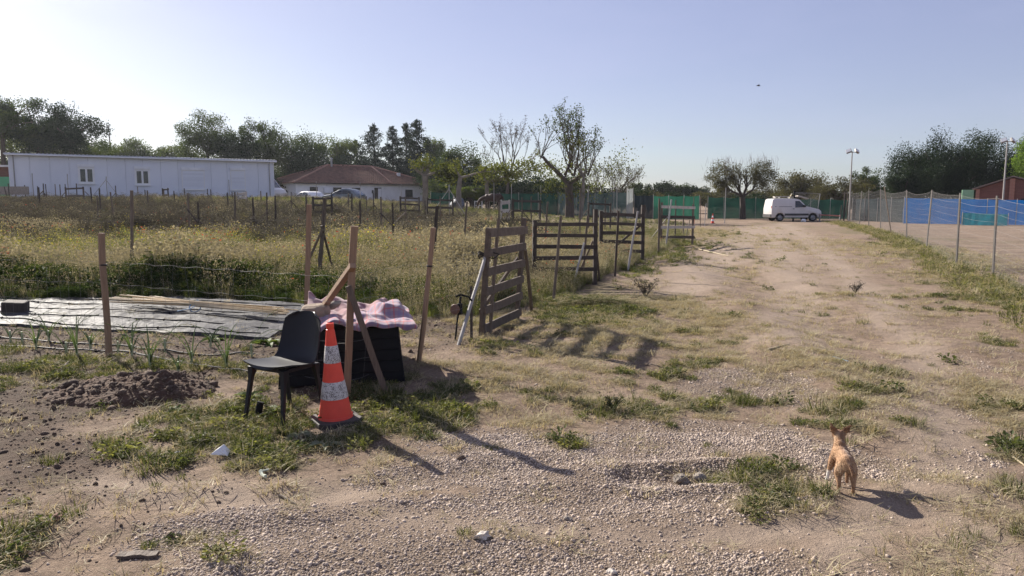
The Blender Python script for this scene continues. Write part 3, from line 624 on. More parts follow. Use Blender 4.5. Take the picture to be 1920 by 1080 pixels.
F_GREEN = [(875.5, 378, 20.5, '', .12), (936, 379, 26, 'r', .0), (960, 372, 30, 'l', .0), (979, 370, 31, 'r', 0), (996, 369, 34, '', 0), (1027, 378, 22, '', .10), (1088, 353, 30, '', 0), (1112, 378, 36, '', 0), (1135, 372, 37, '', 0), (1158, 395, 32, '', 0)]
def field_stakes(L, where, group):
    for i, (u, v, d, br, lean) in enumerate(L):
        top = tip(u, v, d); b = Vector((top.x - lean, d, 0)); b.z = float(hz(b.x, b.y)); r = random.uniform(.026, .036); mm = M['stake_dark'] if random.random() < .6 else M['stake_grey']
        h = top.z - b.z; B = []
        for s in br:
            sx = -1 if s == 'l' else 1; f = Vector((b.x + sx * h * .55, d + random.uniform(-.3, .3), 0)); f.z = float(hz(f.x, f.y)); B.append((f, random.uniform(.55, .68), M['stake_grey'] if s == 'l' else M['stake_dark'], .024))
        stake('field_stake' if not br else 'braced_stake', 'slim dark wooden %s in the weeds %s, %s from left' % ('stake' if not br else 'stake with props', where, ORD[i]), 'stake', b, top, r, mm, B, group)
field_stakes(F_PREFAB, 'before the white prefab', 'garden stakes in the weeds')
field_stakes(F_HOUSE, 'before the tiled house', 'garden stakes in the weeds')
field_stakes(F_GREEN, 'before the green nets', 'garden stakes in the weeds')

# thin pale metal poles far back in the field
for (u, v, d, br, lab) in [(60, 325, 48.6, '', 'thin pale metal pole before left end of the prefab'), (126, 326, 48.8, '', 'thin pale metal pole left of the first prefab window'), (199, 331, 49, 'lr', 'thin pale metal pole with two props between the prefab windows'),
                           (429, 337, 53, '', 'thin pale metal pole before the shuttered end of the prefab'), (842, 346, 41, 'lr', 'pale metal pole with two props right of the tiled house'), (926, 343, 60, '', 'pale metal pole standing right before the brown horse'),
                           (959, 345, 62, '', 'pale metal pole at the green net left of the gate'), (1014, 347, 62, '', 'pale metal pole at the middle of the green net'), (1103, 350, 58, '', 'pale metal pole right of the big pollarded tree trunk'),
                           (1157, 352, 60, '', 'pale metal pole before the grey net'), (752, 345, 70, '', 'thin pale metal pole at the small window of the tiled house'), (675, 341, 70, '', 'thin pale metal pole left of the tiled house door'),
                           (593, 340, 70, '', 'thin pale metal pole near the left windows of the tiled house'), (1361, 352, 54, '', 'pale metal pole left of the forked tree')]:
    top = tip(u, v, d); b = Vector((top.x, d, float(hz(top.x, d)))); B = []
    for s in br:
        sx = -1 if s == 'l' else 1; f = Vector((b.x + sx * 1.0, d - .2, 0)); f.z = float(hz(f.x, f.y)); B.append((f, .86, M['pipe'], .022))
    stake('metal_pole', lab, 'pole', b, top, .03, M['pipe'], B)

def gate(name, label, pl, pr, H, rails, m_r, m_s, brace=None, lean=0, thick=.022, rw=.075, sw=.075, over=(0, 0), group=None, z0=.06, props=(), rail_mats=None, topz=None):
    """timber gate: two stiles, rails between, optional diagonal and props"""
    pl = Vector(pl); pr = Vector(pr); t = thing(name, label, 'gate', (pl + pr) / 2, group)
    d = (pr - pl); d.z = 0; d.normalize(); nrm = Vector((d.y, -d.x, 0)); up = Vector((0, 0, 1)); ln = nrm * lean
    def at(f, h): return pl.lerp(pr, f) + (up + ln) * h
    for f, o in ((0, over[0]), (1, over[1])):
        mb = MB(); mb.beam(at(f, -.1), at(f, H + .03 + o), sw, .05, d, 4, .003); mb.build('stile', m_s, t)
    for k in range(rails):
        h = z0 + (H - z0 - rw * .6) * k / max(1, rails - 1) ; j = random.uniform(-.012, .012)
        mb = MB(); mb.beam(at(-.03, h + j) + nrm * .037, at(1.03, h - j) + nrm * .037, rw * random.uniform(.92, 1.1), thick, up, 5, .003); mb.build('rail', (rail_mats[k] if rail_mats else m_r), t)
    if brace:
        mb = MB(); mb.beam(at(brace[0], brace[1]) - nrm * .04, at(brace[2], brace[3]) - nrm * .04, .055, .022, up, 4, .003); mb.build('diagonal', m_r, t)
    for (a, b, mm, r) in props:
        mb = MB(); stake_shape(mb, a, b, r); mb.build('prop', mm, t, smooth=True)
    return t
# far gates
for (ul, ur, v, d, n, mr, lab) in [(125, 158, 352, 39, 3, 'pallet', 'brown timber gate with three rails before left of the prefab'), (446, 462, 361, 41, 3, 'pallet_white', 'small whitish slat gate before the right end of the prefab'),
                                   (588, 623, 370, 33, 4, 'pallet_dark', 'dark timber gate before the parked cars'), (751, 786, 369, 37, 4, 'pallet_dark', 'dark timber gate before the small window of the tiled house'),
                                   (801, 849, 372, 34, 4, 'pallet_dark', 'wide dark timber gate right of the tiled house'), (940, 955, 376, 33, 4, 'pallet_white', 'small white slat gate in sunlight right of the horse'),
                                   (962, 1012, 374, 32, 4, 'pallet_dark', 'dark timber gate before the green net'), (1103, 1144, 380, 36, 3, 'pallet_dark', 'dark timber gate before the grey net beside the pollarded tree'),
                                   (306, 316, 354, 42, 3, 'pallet_dark', 'narrow dark timber gate before the middle of the prefab')]:
    a = P(ul, d); b = P(ur, d + (.6 if ur - ul > 20 else .9)); H = zat(v, d) - a.z
    pr = []
    if ur - ul > 25:
        for (pp, sx) in ((a, -1), (b, 1)):
            f = pp + Vector((sx * .7, 0, 0)); f.z = float(hz(f.x, f.y)); pr.append((f, pp + Vector((sx * .05, .06, H * .75)), M['stake_grey'], .022))
    gate('timber_gate', lab, a, b, H, n, M[mr], M[mr], None, .0, rw=.09 if mr != 'pallet_white' else .15, props=pr)

# ---- the gates and posts beside the track
gl, gr_ = G(903, 631), G(969, 598)
d1 = (gr_ - gl); d1.z = 0; d1.normalize()
g1 = gate('pallet_gate', 'brown pallet wood gate leaning open, six rails, nearest to the camera', gl, gr_, 1.32, 6, M['pallet'], M['pallet'], (0.0, .30, .97, .86), .075, .024, .105, .085, (-.03, .07), z0=.10,
          props=[(G(997, 583), gr_ + Vector((.12, .02, .98)), M['stake_grey'], .028), (G(860, 647), gl + Vector((.06, -.02, 1.0)), M['pipe'], .024), (G(884, 638), gl + Vector((-.12, -.06, .62)), M['stake_dark'], .018)])
mb = MB(); q = gl + d1 * .06 + Vector((0, -.0, .02)); mb.tube([q + Vector((.055 * math.cos(a), .055 * math.sin(a) - .02, .95 + .02 * math.sin(2 * a) + .004 * a)) for a in [k * .6 for k in range(24)]], .011, 6)
mb.tube([q + Vector((.05, -.05, .95)), q + Vector((.13, -.08, .93)), q + Vector((.20, -.04, .98)), q + Vector((.12, 0, 1.0))], .008, 6)
tag(mb.build('strap', M['hose'], g1, smooth=True), 'black strap knotted round the gate stile')
mb = MB(); stake_shape(mb, gl + d1 * .20 + Vector((.03, -.05, 0)), gl + d1 * .26 + Vector((.13, -.05, 1.42)), .024); mb.build('prop', M['stake_grey'], g1, smooth=True)

a, b = G(1002, 536), G(1115, 533)
gate('timber_gate', 'dark five-rail timber gate standing square beside the track, left of a twin gate', a, b, zat(416, a.y) - a.z, 5, M['pallet_dark'], M['pallet_dark'], None, 0, .03, .075, .08, (0, .22), z0=.32,
     props=[(G(1077, 530), P(1112, b.y - .03, 452), M['stake_grey'], .022), (G(1124, 527), P(1118, b.y + .08, 455), M['stake_dark'], .022)])
a, b = P(1126, 20.3), P(1204, 20.6)
gate('timber_gate', 'dark five-rail timber gate behind and right of its twin', a, b, zat(398, a.y) - a.z, 5, M['pallet_dark'], M['pallet_dark'], (0.2, .2, .95, .95), 0, .03, .09, .10, (0, .2), z0=.25)
a, b = G(1239, 462), P(1298, 27.6)
gate('timber_gate', 'weathered gate with pale left rails by the small orange cone', a, b, 1.42, 4, M['pallet_dark'], M['stake_grey'], None, 0, .03, .10, .08, (.05, .05), z0=.3,
     rail_mats=[M['pallet_dark'], M['pallet_white'], M['pallet_dark'], M['pallet_white']], props=[(G(1218, 452), P(1252, a.y, 407), M['pipe'], .024), (G(1286, 445), P(1294, b.y - .1, 409), M['pipe'], .022)])
# posts along the track: (top, base, radius, material, square, label)
TRACK = [((1052, 405), (1037, 566), .026, 'stake_grey', 'leaning grey wooden post before the five-rail twin gate'),
         ((1102, 404), (1092, 528), .026, 'stake_grey', 'grey wooden post just left of the thick stile between the twin gates'),
         ((1095, 455), (1074, 538), .024, 'pipe', 'silvery pipe leaning against the left twin gate'),
         ((1160, 396), (1153, 520), .026, 'stake_dark', 'dark wooden post before the right twin gate'),
         ((1196, 396), (1177, 506), .026, 'pipe', 'silvery pipe leaning on the right twin gate'),
         ((1209, 384), (1204, 486), .028, 'stake_dark', 'dark post at the right end of the twin gates'),
         ((1236, 372), (1235, 477), .034, 'stake_grey', 'reddish brown post at the grassy track edge right of the twin gates'),
         ((1259, 374), (1248, 466), .030, 'pipe', 'pale pipe leaning beside the reddish brown post'),
         ((1267, 375), (1266, 447), .028, 'stake_dark', 'dark post in the middle of the pale-railed gate'),
         ((1282, 372), (1281, 445), .028, 'stake_grey', 'grey post right of middle of the pale-railed gate'),
         ((1301, 370), (1300, 432), .028, 'stake_grey', 'grey post with orange tape by the pale-railed gate'),
         ((1314, 370), (1313, 425), .026, 'stake_grey', 'thin grey post left of the small orange cone'),
         ((1324, 381), (1321, 424), .024, 'pipe', 'short pale post touching the small orange cone')]
for (t, bs, r, mm, lab) in TRACK:
    b = G(*bs); top = P(t[0], b.y + (.25 if mm == 'pipe' else 0), t[1]); stake('track_post', lab, 'post', b, top, r, M[mm])
b = G(1300.5, 432); orange = mat('orange_tape', (.75, .17, .05), (.6, .12, .04), .5, 5, bump=0)
mb = MB(); mb.lathe([(.034, .35), (.037, .55), (.035, .75)], b, 8); tag(mb.build('orange_tape', orange, loc=b), 'faded orange tape wound round a grey post by the pale-railed gate', 'tape')

# ---- near posts of the vegetable plot
b = G(205, 672); stake('garden_post', 'stout brown post among the leeks at the left', 'post', b, P(190, b.y, 437), .036, M['stake_pale'], (), None, False, (.75,))
b = P(573, 8.9); stake('garden_post', 'tall pale stake rising behind the black chair', 'post', b, P(580, 8.9, 383), .030, M['stake_pale'], (), None, True)
mb = MB()
b = G(650, 735); top = P(664, b.y, 424)
fl = P(548, b.y + 1.7); fr2 = P(727, b.y + .02)
stake('braced_corner_post', 'pale square corner post with two long diagonal braces beside the traffic cone', 'post', b, top, .030, M['stake_pale'], [(fl, .76, M['stake_pale'], .026), (fr2, .62, M['stake_grey'], .026)], None, True)
b = G(786, 680); stake('garden_post', 'lone leaning brown post between the black bin and the pallet gate', 'post', b, P(813, b.y, 427), .030, M['stake_pale'], (), None, False, (.72,))
b = P(249, 14.2); stake('garden_post', 'tall dark post behind the stout post at the left', 'post', b, P(247, 14.2, 357), .036, M['stake_grey'])
b = P(598, 14.4); stake('braced_stake', 'tall dark post with two props behind the pale stake', 'post', b, P(609, 14.4, 371), .042, M['stake_grey'], [(P(560, 14.6), .62, M['stake_grey'], .026), (P(632, 15.0), .66, M['stake_dark'], .026)])
b = P(812, 15.6); stake('garden_post', 'tall dark post just behind the lone leaning brown post', 'post', b, P(819, 15.6, 386), .036, M['stake_dark'])
# wire netting between the near posts: horizontal strands and hanging stays
def wire_run(name, label, pts, heights, stays, sag=.05, r=.0011):
    t = thing(name, label, 'wire fence', pts[0])
    for k, (p, q) in enumerate(zip(pts[:-1], pts[1:])):
        mb = MB(); n = max(8, int((q - p).length / .08))
        lines = []
        for h in heights:
            ph = random.uniform(0, 6); L_ = [p.lerp(q, i / n) + Vector((random.uniform(-.006, .006), random.uniform(-.006, .006), h - sag * (1 - h) * math.sin(math.pi * i / n) + .007 * math.sin(i * 1.3 + ph))) for i in range(n + 1)]
            lines.append(L_); mb.tube(L_, r, 4)
        m_ = int((q - p).length / stays)
        for j in range(1, m_):
            f = j / m_; i = min(n, int(f * n)); bow = random.uniform(-.04, .04)
            mb.tube([L_[i] + Vector((bow * math.sin(math.pi * s / max(1, len(lines) - 1)), 0, 0)) for s, L_ in enumerate(lines)], r * .8, 3)
        mb.build('wire_mesh', M['wire'], t)
    return t
pA = G(205, 672); pB = G(650, 735); pC = G(786, 680); pL = Vector((pA.x - 3.2, pA.y + 1.1, float(hz(pA.x - 3.2, pA.y + 1.1))))
wire_run('wire_netting', 'loose wire netting strung along the front of the vegetable plot', [pL, pA, pB, pC, gl], [.12, .28, .45, .62, .80, 1.02], .15)
qA = P(-160, 15.5); qB = P(249, 14.2); qC = P(598, 14.4); qD = P(812, 15.6)
wire_run('wire_netting', 'wire netting strung along the back of the vegetable plot before the meadow', [qA, qB, qC, qD], [.35, .65, .95, 1.25], .3)
# ------------------------------------------------------------------ near objects
# --- black plastic chair
def chair():
    c = Vector((-1.75, 5.62, 0)); c.z = float(hz(c.x, c.y)); t = thing('shell_chair', 'black plastic shell chair standing in the weeds beside the traffic cone', 'chair', c)
    R = Matrix.Translation(c) @ Matrix.Rotation(math.radians(-30), 4, 'Z')      # local -Y is the front
    prof = [(-.235, .432, .200), (-.225, .452, .212), (-.15, .448, .222), (-.05, .436, .224), (.06, .432, .222), (.13, .442, .216), (.175, .475, .210), (.205, .53, .207), (.225, .60, .205), (.243, .68, .198), (.258, .745, .186), (.268, .785, .165), (.272, .803, .125)]
    def surf(off):
        rows = []
        for i, (y, z, w) in enumerate(prof):
            row = []
            for j in range(17):
                s = -1 + j / 8; x = s * w; dish = abs(s) ** 2.2; back = sstep(2, 7, i)
                yy = y - float(back) * .055 * dish + (1 - float(back)) * .02 * (s * s); zz = z + (1 - float(back)) * .018 * dish
                if i == 0: yy += .05 * abs(s) ** 3
                if i >= 11: zz -= .03 * abs(s) ** 3
                row.append(Vector((x, yy, zz)))
            rows.append(row)
        if off:
            n = len(rows); new = []
            for i in range(n):
                r_ = []
                for j in range(17):
                    du = rows[i][min(j + 1, 16)] - rows[i][max(j - 1, 0)]; dv = rows[min(i + 1, n - 1)][j] - rows[max(i - 1, 0)][j]; nn = du.cross(dv).normalized(); r_.append(rows[i][j] - nn * off)
                new.append(r_)
            rows = new
        return rows
    top = surf(0); bot = surf(.009); mb = MB(R); mb.grid(top); mb.grid([list(reversed(r)) for r in bot])
    n = len(top)
    for (A, B) in ((top[0], bot[0]), (top[-1], bot[-1]), ([r[0] for r in top], [r[0] for r in bot]), ([r[-1] for r in top], [r[-1] for r in bot])): mb.grid([A, B])
    o = mb.build('seat_shell', M['chair'], t, smooth=True)
    for (sx, sy, fx, fy) in ((-1, -1, .205, -.225), (1, -1, .205, -.225), (-1, 1, .19, .235), (1, 1, .19, .235)):
        mb = MB(R); a = Vector((sx * .165, sy * .155, .425)); b = Vector((sx * fx, fy, -.04)); n_ = 5
        vs = []
        for k in range(n_ + 1):
            f = k / n_; p = a.lerp(b, f); w = .034 * (1 - .35 * f) + (.018 if k == 0 else 0); dd = .028 * (1 - .3 * f) + (.02 if k == 0 else 0)
            vs += [p + Vector((w * p_, dd * q_, 0)) * .5 * 1.15 for (p_, q_) in ((-1, -1), (1, -1), (1, 1), (-1, 1))]
        fs = [(k * 4 + j, k * 4 + (j + 1) % 4, k * 4 + 4 + (j + 1) % 4, k * 4 + 4 + j) for k in range(n_) for j in range(4)] + [(3, 2, 1, 0), tuple(n_ * 4 + j for j in range(4))]
        mb.add(vs, fs); mb.build('leg', M['chair'], t, bevel=.004)
    mb = MB(R)
    for (y) in (-.15, .15): mb.beam((-.16, y, .415), (.16, y, .415), .03, .03)
    for (x) in (-.16, .16): mb.beam((x, -.155, .413), (x, .155, .413), .028, .03)
    mb.build('seat_frame', M['chair'], t, bevel=.003)
M['chair'] = mat('chair_plastic', (.014, .0145, .018), (.011, .0115, .014), .5, 6, bump=.03, spec=.3)
chair()
# --- traffic cones
M['cone'] = mat('cone_orange', (.82, .078, .045), (.68, .062, .036), .5, 7, bump=.05, wear=(.42, .085, .055), detail=8)
def cone_white():
    m, N, L, B = newmat('cone_reflective'); t = N.new('ShaderNodeTexCoord'); n = N.new('ShaderNodeTexNoise'); n.inputs['Scale'].default_value = 22; n.inputs['Detail'].default_value = 7; n.inputs['Roughness'].default_value = .75
    n2 = N.new('ShaderNodeTexNoise'); n2.inputs['Scale'].default_value = 130; n2.inputs['Detail'].default_value = 2
    L.new(t.outputs['Object'], n.inputs['Vector']); L.new(t.outputs['Object'], n2.inputs['Vector']); a = N.new('ShaderNodeMath'); a.operation = 'ADD'; L.new(n.outputs['Fac'], a.inputs[0]); L.new(n2.outputs['Fac'], a.inputs[1])
    r = ramp(N, [(.78 / 2, (.10, .085, .08)), (.94 / 2, (.28, .25, .235)), (1.06 / 2, (.55, .52, .49))]); h = N.new('ShaderNodeMath'); h.operation = 'MULTIPLY'; h.inputs[1].default_value = .5; L.new(a.outputs[0], h.inputs[0])
    L.new(h.outputs[0], r.inputs['Fac']); L.new(r.outputs['Color'], B.inputs['Base Color']); B.inputs['Roughness'].default_value = .5; return m
M['cone_white'] = cone_white()
def traffic_cone(label, c, H, tilt=(0, 0), rot=.3, clean=False):
    t = thing('traffic_cone', label, 'traffic cone', c); R = Matrix.Translation(c) @ Euler((tilt[0], tilt[1], rot)).to_matrix().to_4x4(); s = H / .75; wm = M['cone_white'] if not clean else M['white_paint']
    zs = [(.035, .128), (.05, .122), (.17, .1035), (.31, .0815), (.45, .062), (.585, .0445), (.70, .031)]
    mb = MB(R); mb.lathe([(r * s, z * s) for z, r in zs[:1]] + [((.132) * s, .03 * s), (.127 * s, .05 * s)] + [(r * s, z * s) for z, r in zs[1:]] + [(.031 * s, .705 * s), (.026 * s, .708 * s), (.0255 * s, .712 * s), (.029 * s, .718 * s), (.029 * s, .752 * s), (.022 * s, .754 * s), (.022 * s, .70 * s)], k=40, cap=False); mb.build('cone_body', M['cone'], t, smooth=True)
    for (z0, z1, r0, r1) in ((.185, .315, .1018, .0812), (.455, .585, .0618, .0450)):
        mb = MB(R); mb.lathe([(r0 * s, z0 * s), ((r0 + .0016) * s, (z0 + .002) * s), ((r1 + .0016) * s, (z1 - .002) * s), (r1 * s, z1 * s)], k=40, cap=False); mb.build('reflective_band', wm, t, smooth=True)
    mb = MB(R); e = .168 * s; ch = .05 * s
    o8 = [(-e + ch, -e), (e - ch, -e), (e, -e + ch), (e, e - ch), (e - ch, e), (-e + ch, e), (-e, e - ch), (-e, -e + ch)]
    mb.poly([Vector((x, y, -.01)) for x, y in o8], (0, 0, .042 * s)); mb.build('base_plate', M['cone_base'], t, bevel=.006)
    return t
M['cone_base'] = mat('cone_base', (.085, .07, .062), (.045, .038, .034), .75, 9, bump=.2, wear=(.20, .165, .13))
c = G(630, 787); c.z += .012; traffic_cone('large orange and grey banded traffic cone right of the black chair', c, .75, (0.0, -.035), .55)
c = G(1336, 419); traffic_cone('small red and white traffic cone beside the far gate', c, .72, (0, 0), .2, True)

# --- compost bin, blankets
def bin_and_blanket():
    c = Vector((-1.66, 7.22, 0)); c.z = float(hz(c.x, c.y)); Rz = Matrix.Rotation(math.radians(12), 3, 'Z'); W, D, H = .98, 1.12, .50
    t = thing('compost_bin', 'black slatted compost bin standing behind the traffic cone under a blanket', 'compost bin', c)
    def L_(x, y, z): return c + Rz @ Vector((x, y, z))
    for nm, (ax, ay, bx, by) in (('f', (-1, -1, 1, -1)), ('r', (1, -1, 1, 1)), ('b', (1, 1, -1, 1)), ('l', (-1, 1, -1, -1))):
        for k in range(5):
            h0 = k * H / 5 + .006; h1 = (k + 1) * H / 5 - .006; f0 = 1 + .10 * (1 - h0 / H); f1 = 1 + .10 * (1 - h1 / H)
            mb = MB(); A = [L_(ax * W / 2 * f0, ay * D / 2 * f0, h0), L_(bx * W / 2 * f0, by * D / 2 * f0, h0), L_(bx * W / 2 * f1, by * D / 2 * f1, h1), L_(ax * W / 2 * f1, ay * D / 2 * f1, h1)]
            n = ((A[1] - A[0]).cross(A[3] - A[0])).normalized() * .02; mb.poly(A, n); mb.build('side_panel', M['black_plastic'], t)
    for (sx, sy) in ((-1, -1), (1, -1), (1, 1), (-1, 1)):
        mb = MB(); mb.beam(L_(sx * W / 2 * 1.105, sy * D / 2 * 1.105, -.05), L_(sx * W / 2 * 1.0, sy * D / 2 * 1.0, H), .04, .04); mb.build('corner_post', M['black_plastic'], t)
    mb = MB(); q0 = [L_(sx * W / 2 * 1.07, sy * D / 2 * 1.07, -.05) for sx, sy in ((-1, -1), (1, -1), (1, 1), (-1, 1))]; q1 = [L_(sx * W / 2 * .97, sy * D / 2 * .97, H - .01) for sx, sy in ((-1, -1), (1, -1), (1, 1), (-1, 1))]; mb.add(q0 + q1, [(3, 2, 1, 0), (4, 5, 6, 7)] + [(i, (i + 1) % 4, 4 + (i + 1) % 4, 4 + i) for i in range(4)]); mb.build('liner', M['hose'], t)
    mb = MB(); mb.beam(L_(-.48, 0, H * .93), L_(.48, 0, H * .93), 1.1, .02, Rz @ Vector((0, 1, 0))); mb.build('lid', M['black_plastic'], t)
    # blanket: a cloth grid laid over the lid, hanging at front and right, heaped at the back left
    nx_, ny_ = 84, 72; rows = []; uv = []
    for j in range(ny_):
        row = []
        for i in range(nx_):
            s = -.33 + 1.0 * i / (nx_ - 1); q = -.62 + 1.12 * j / (ny_ - 1)
            x, y = s, q; ex = max(0, x - W / 2 * 1.02) + max(0, -x - W / 2 * 1.02); ey = max(0, -y - D / 2 * 1.02) + max(0, y - D / 2 * 1.02)
            n1 = float(fbm(s * 3.1 + 4, q * 3.1, 61, 3)) - .5; n2 = float(fbm(s * 8 + 1, q * 5 + 3, 67, 2)) - .5; fold = math.sin(s * 16 + q * 7 + n1 * 9) * .5 + .5
            z = H + .03 + .15 * abs(n1) + .09 * n2 + .05 * fold
            z += .11 * math.exp(-((x + .12) / .30) ** 2 - ((y - .38) / .18) ** 2) + .06 * math.exp(-((x + .34) / .14) ** 2 - ((y - .22) / .28) ** 2)
            z += .07 * math.exp(-((x - .55) / .22) ** 2 - ((y + .02) / .25) ** 2)
            px_ = x; py_ = y
            if ex > 0:
                sg = 1 if x > 0 else -1; soft = .88 if sg > 0 else .25; px_ = sg * (W / 2 * 1.02 + ex * soft + .02 * fold); z -= (ex * ex * 2.6 if sg > 0 else ex * .95 * (1 - .35 * math.exp(-ex * 6))); py_ += .03 * math.sin(s * 5 + q * 14)
            if ey > 0:
                sg = -1 if y < 0 else 1; lim = .75 + .25 * n1; px_ += .02 * math.sin(q * 9 + s * 18); py_ = sg * (D / 2 * 1.03 + .035 + .045 * fold + .06 * ey); z -= ey * lim + .02
            row.append(L_(px_, py_, z)); uv.append((s, q))
        rows.append(row)
    mb = MB(); mb.grid(rows); o = mb.build('blanket', M['blanket'], loc=c + Vector((0, 0, H)), smooth=True, fix=False)
    ul = o.data.uv_layers.new(name='UVMap')
    for lp in o.data.loops: ul.data[lp.index].uv = uv[lp.vertex_index]
    sm = o.modifiers.new('thick', 'SOLIDIFY'); sm.thickness = .008; sb = o.modifiers.new('smooth', 'SUBSURF'); sb.levels = 1; sb.render_levels = 1
    tag(o, 'crumpled pink and white plaid blanket draped over the black bin', 'blanket')
    # beige cushion and grey rag on the blanket
    bm = bmesh.new(); bmesh.ops.create_icosphere(bm, subdivisions=4, radius=1)
    for v in bm.verts:
        p = v.co; n1 = float(fbm(p.x * 2 + 9, p.y * 2 + p.z, 71, 3)) - .5; q = Vector((math.copysign(abs(p.x) ** .6, p.x) * .135, math.copysign(abs(p.y) ** .6, p.y) * .085, math.copysign(abs(p.z) ** .75, p.z) * .075)) * (1 + .3 * n1); v.co = q
    me = bpy.data.meshes.new('cushion'); bm.to_mesh(me); bm.free(); me.materials.append(M['beige_cloth']); me.polygons.foreach_set('use_smooth', [True] * len(me.polygons))
    o = link('cushion', me); o.location = L_(-.24, -.30, H + .12); o.rotation_euler = (.15, -.1, -.2); tag(o, 'small beige cloth bundle lying on the pink blanket', 'cloth')
    bm = bmesh.new(); bmesh.ops.create_icosphere(bm, subdivisions=3, radius=1)
    for v in bm.verts: p = v.co; n1 = float(fbm(p.x * 3 + 2, p.y * 3 + p.z, 73, 3)) - .5; v.co = Vector((p.x * .085, p.y * .05, p.z * .034)) * (1 + .6 * n1)
    me = bpy.data.meshes.new('rag'); bm.to_mesh(me); bm.free(); me.materials.append(M['grey_cloth']); me.polygons.foreach_set('use_smooth', [True] * len(me.polygons))
    o = link('rag', me); o.location = L_(-.08, -.24, H + .17); o.rotation_euler = (0, -.35, .4); tag(o, 'small grey rag on top of the beige cloth bundle', 'rag')
def plaid():
    m, N, L, B = newmat('plaid_blanket'); uv = N.new('ShaderNodeUVMap'); sp = N.new('ShaderNodeSeparateXYZ'); L.new(uv.outputs[0], sp.inputs[0])
    def stripes(ax, per, w, ph=0):
        a = N.new('ShaderNodeMath'); a.operation = 'MULTIPLY_ADD'; a.inputs[1].default_value = 1 / per; a.inputs[2].default_value = ph; L.new(sp.outputs[ax], a.inputs[0])
        f = N.new('ShaderNodeMath'); f.operation = 'FRACT'; L.new(a.outputs[0], f.inputs[0]); c = N.new('ShaderNodeMath'); c.operation = 'LESS_THAN'; c.inputs[1].default_value = w; L.new(f.outputs[0], c.inputs[0]); return c.outputs[0]
    n = N.new('ShaderNodeTexNoise'); n.inputs['Scale'].default_value = 3.2; n.inputs['Detail'].default_value = 3; L.new(uv.outputs[0], n.inputs['Vector'])
    r = ramp(N, [(.42, (.33, .18, .18)), (.52, (.21, .095, .115)), (.60, (.37, .235, .23))]); L.new(n.outputs['Fac'], r.inputs['Fac']); col = r.outputs['Color']
    # the plaid covers the right and front of the cloth; the back left is a pink printed quilt
    reg = N.new('ShaderNodeMath'); reg.operation = 'MULTIPLY_ADD'; reg.inputs[1].default_value = -1.1; L.new(sp.outputs['Y'], reg.inputs[0]); L.new(sp.outputs['X'], reg.inputs[2])
    gt = N.new('ShaderNodeMath'); gt.operation = 'GREATER_THAN'; gt.inputs[1].default_value = .20; L.new(reg.outputs[0], gt.inputs[0])
    b0 = N.new('ShaderNodeMixRGB'); b0.inputs[2].default_value = (.33, .24, .26, 1); L.new(gt.outputs[0], b0.inputs[0]); L.new(col, b0.inputs[1]); col = b0.outputs[0]
    for (ax, per, w, ph, c, st) in (('X', .085, .38, 0, (.20, .15, .25), .5), ('Y', .085, .38, .2, (.20, .15, .25), .5), ('X', .085, .12, .35, (.46, .09, .09), .6), ('Y', .085, .12, .6, (.46, .09, .09), .6)):
        s = stripes(ax, per, w, ph); k = N.new('ShaderNodeMath'); k.operation = 'MULTIPLY'; L.new(s, k.inputs[0]); L.new(gt.outputs[0], k.inputs[1]); k2 = N.new('ShaderNodeMath'); k2.operation = 'MULTIPLY'; k2.inputs[1].default_value = st; L.new(k.outputs[0], k2.inputs[0])
        x = N.new('ShaderNodeMixRGB'); x.inputs[2].default_value = (*c, 1); L.new(k2.outputs[0], x.inputs[0]); L.new(col, x.inputs[1]); col = x.outputs[0]
    L.new(col, B.inputs['Base Color']); B.inputs['Roughness'].default_value = .95; B.inputs['Sheen Weight'].default_value = .3; B.inputs['Specular IOR Level'].default_value = .1
    return m
M['blanket'] = plaid(); M['beige_cloth'] = mat('beige_cloth', (.34, .265, .20), (.24, .185, .135), .95, 18, bump=.3); M['grey_cloth'] = mat('grey_cloth', (.27, .23, .19), (.17, .15, .12), .95, 18, bump=.3)
bin_and_blanket()

# --- weed-control sheet, drip hoses, canes
def sheet_material():
    m, N, L, B = newmat('weed_sheet'); t = N.new('ShaderNodeTexCoord'); n = N.new('ShaderNodeTexNoise'); n.inputs['Scale'].default_value = 2.2; n.inputs['Detail'].default_value = 7; n.inputs['Roughness'].default_value = .7
    L.new(t.outputs['Object'], n.inputs['Vector']); r = ramp(N, [(.35, (.045, .045, .048)), (.58, (.095, .093, .096)), (.70, (.17, .15, .125))]); L.new(n.outputs['Fac'], r.inputs['Fac']); L.new(r.outputs['Color'], B.inputs['Base Color'])
    B.inputs['Roughness'].default_value = .6; B.inputs['Specular IOR Level'].default_value = .05
    n2 = N.new('ShaderNodeTexNoise'); n2.inputs['Scale'].default_value = 9; n2.inputs['Detail'].default_value = 6; L.new(t.outputs['Object'], n2.inputs['Vector']); b = N.new('ShaderNodeBump'); b.inputs['Strength'].default_value = .7; b.inputs['Distance'].default_value = .03
    L.new(n2.outputs['Fac'], b.inputs['Height']); L.new(b.outputs['Normal'], B.inputs['Normal']); return m
c0, c1, c2, c3 = G(-160, 600), G(505, 638), G(600, 575), G(-160, 536)
def sheet_pt(a, b):
    p = (c0.lerp(c1, a)).lerp(c3.lerp(c2, a), b); w = .05 * (float(fbm(a * 9, b * 4, 201, 2)) - .5)
    p = p + Vector((0, w * 3 * (1 if b in (0, 1) else .3), 0)); p.z = float(hz(p.x, p.y)) + .022 + .05 * abs(float(fbm(p.x * 1.3, p.y * 2.6, 207, 3)) - .5) + .018 * float(vnoise(p.x * 6, p.y * 6, 211)); return p
rows = [[sheet_pt(i / 120, j / 44) for i in range(121)] for j in range(45)]
mb = MB(); mb.grid(rows)
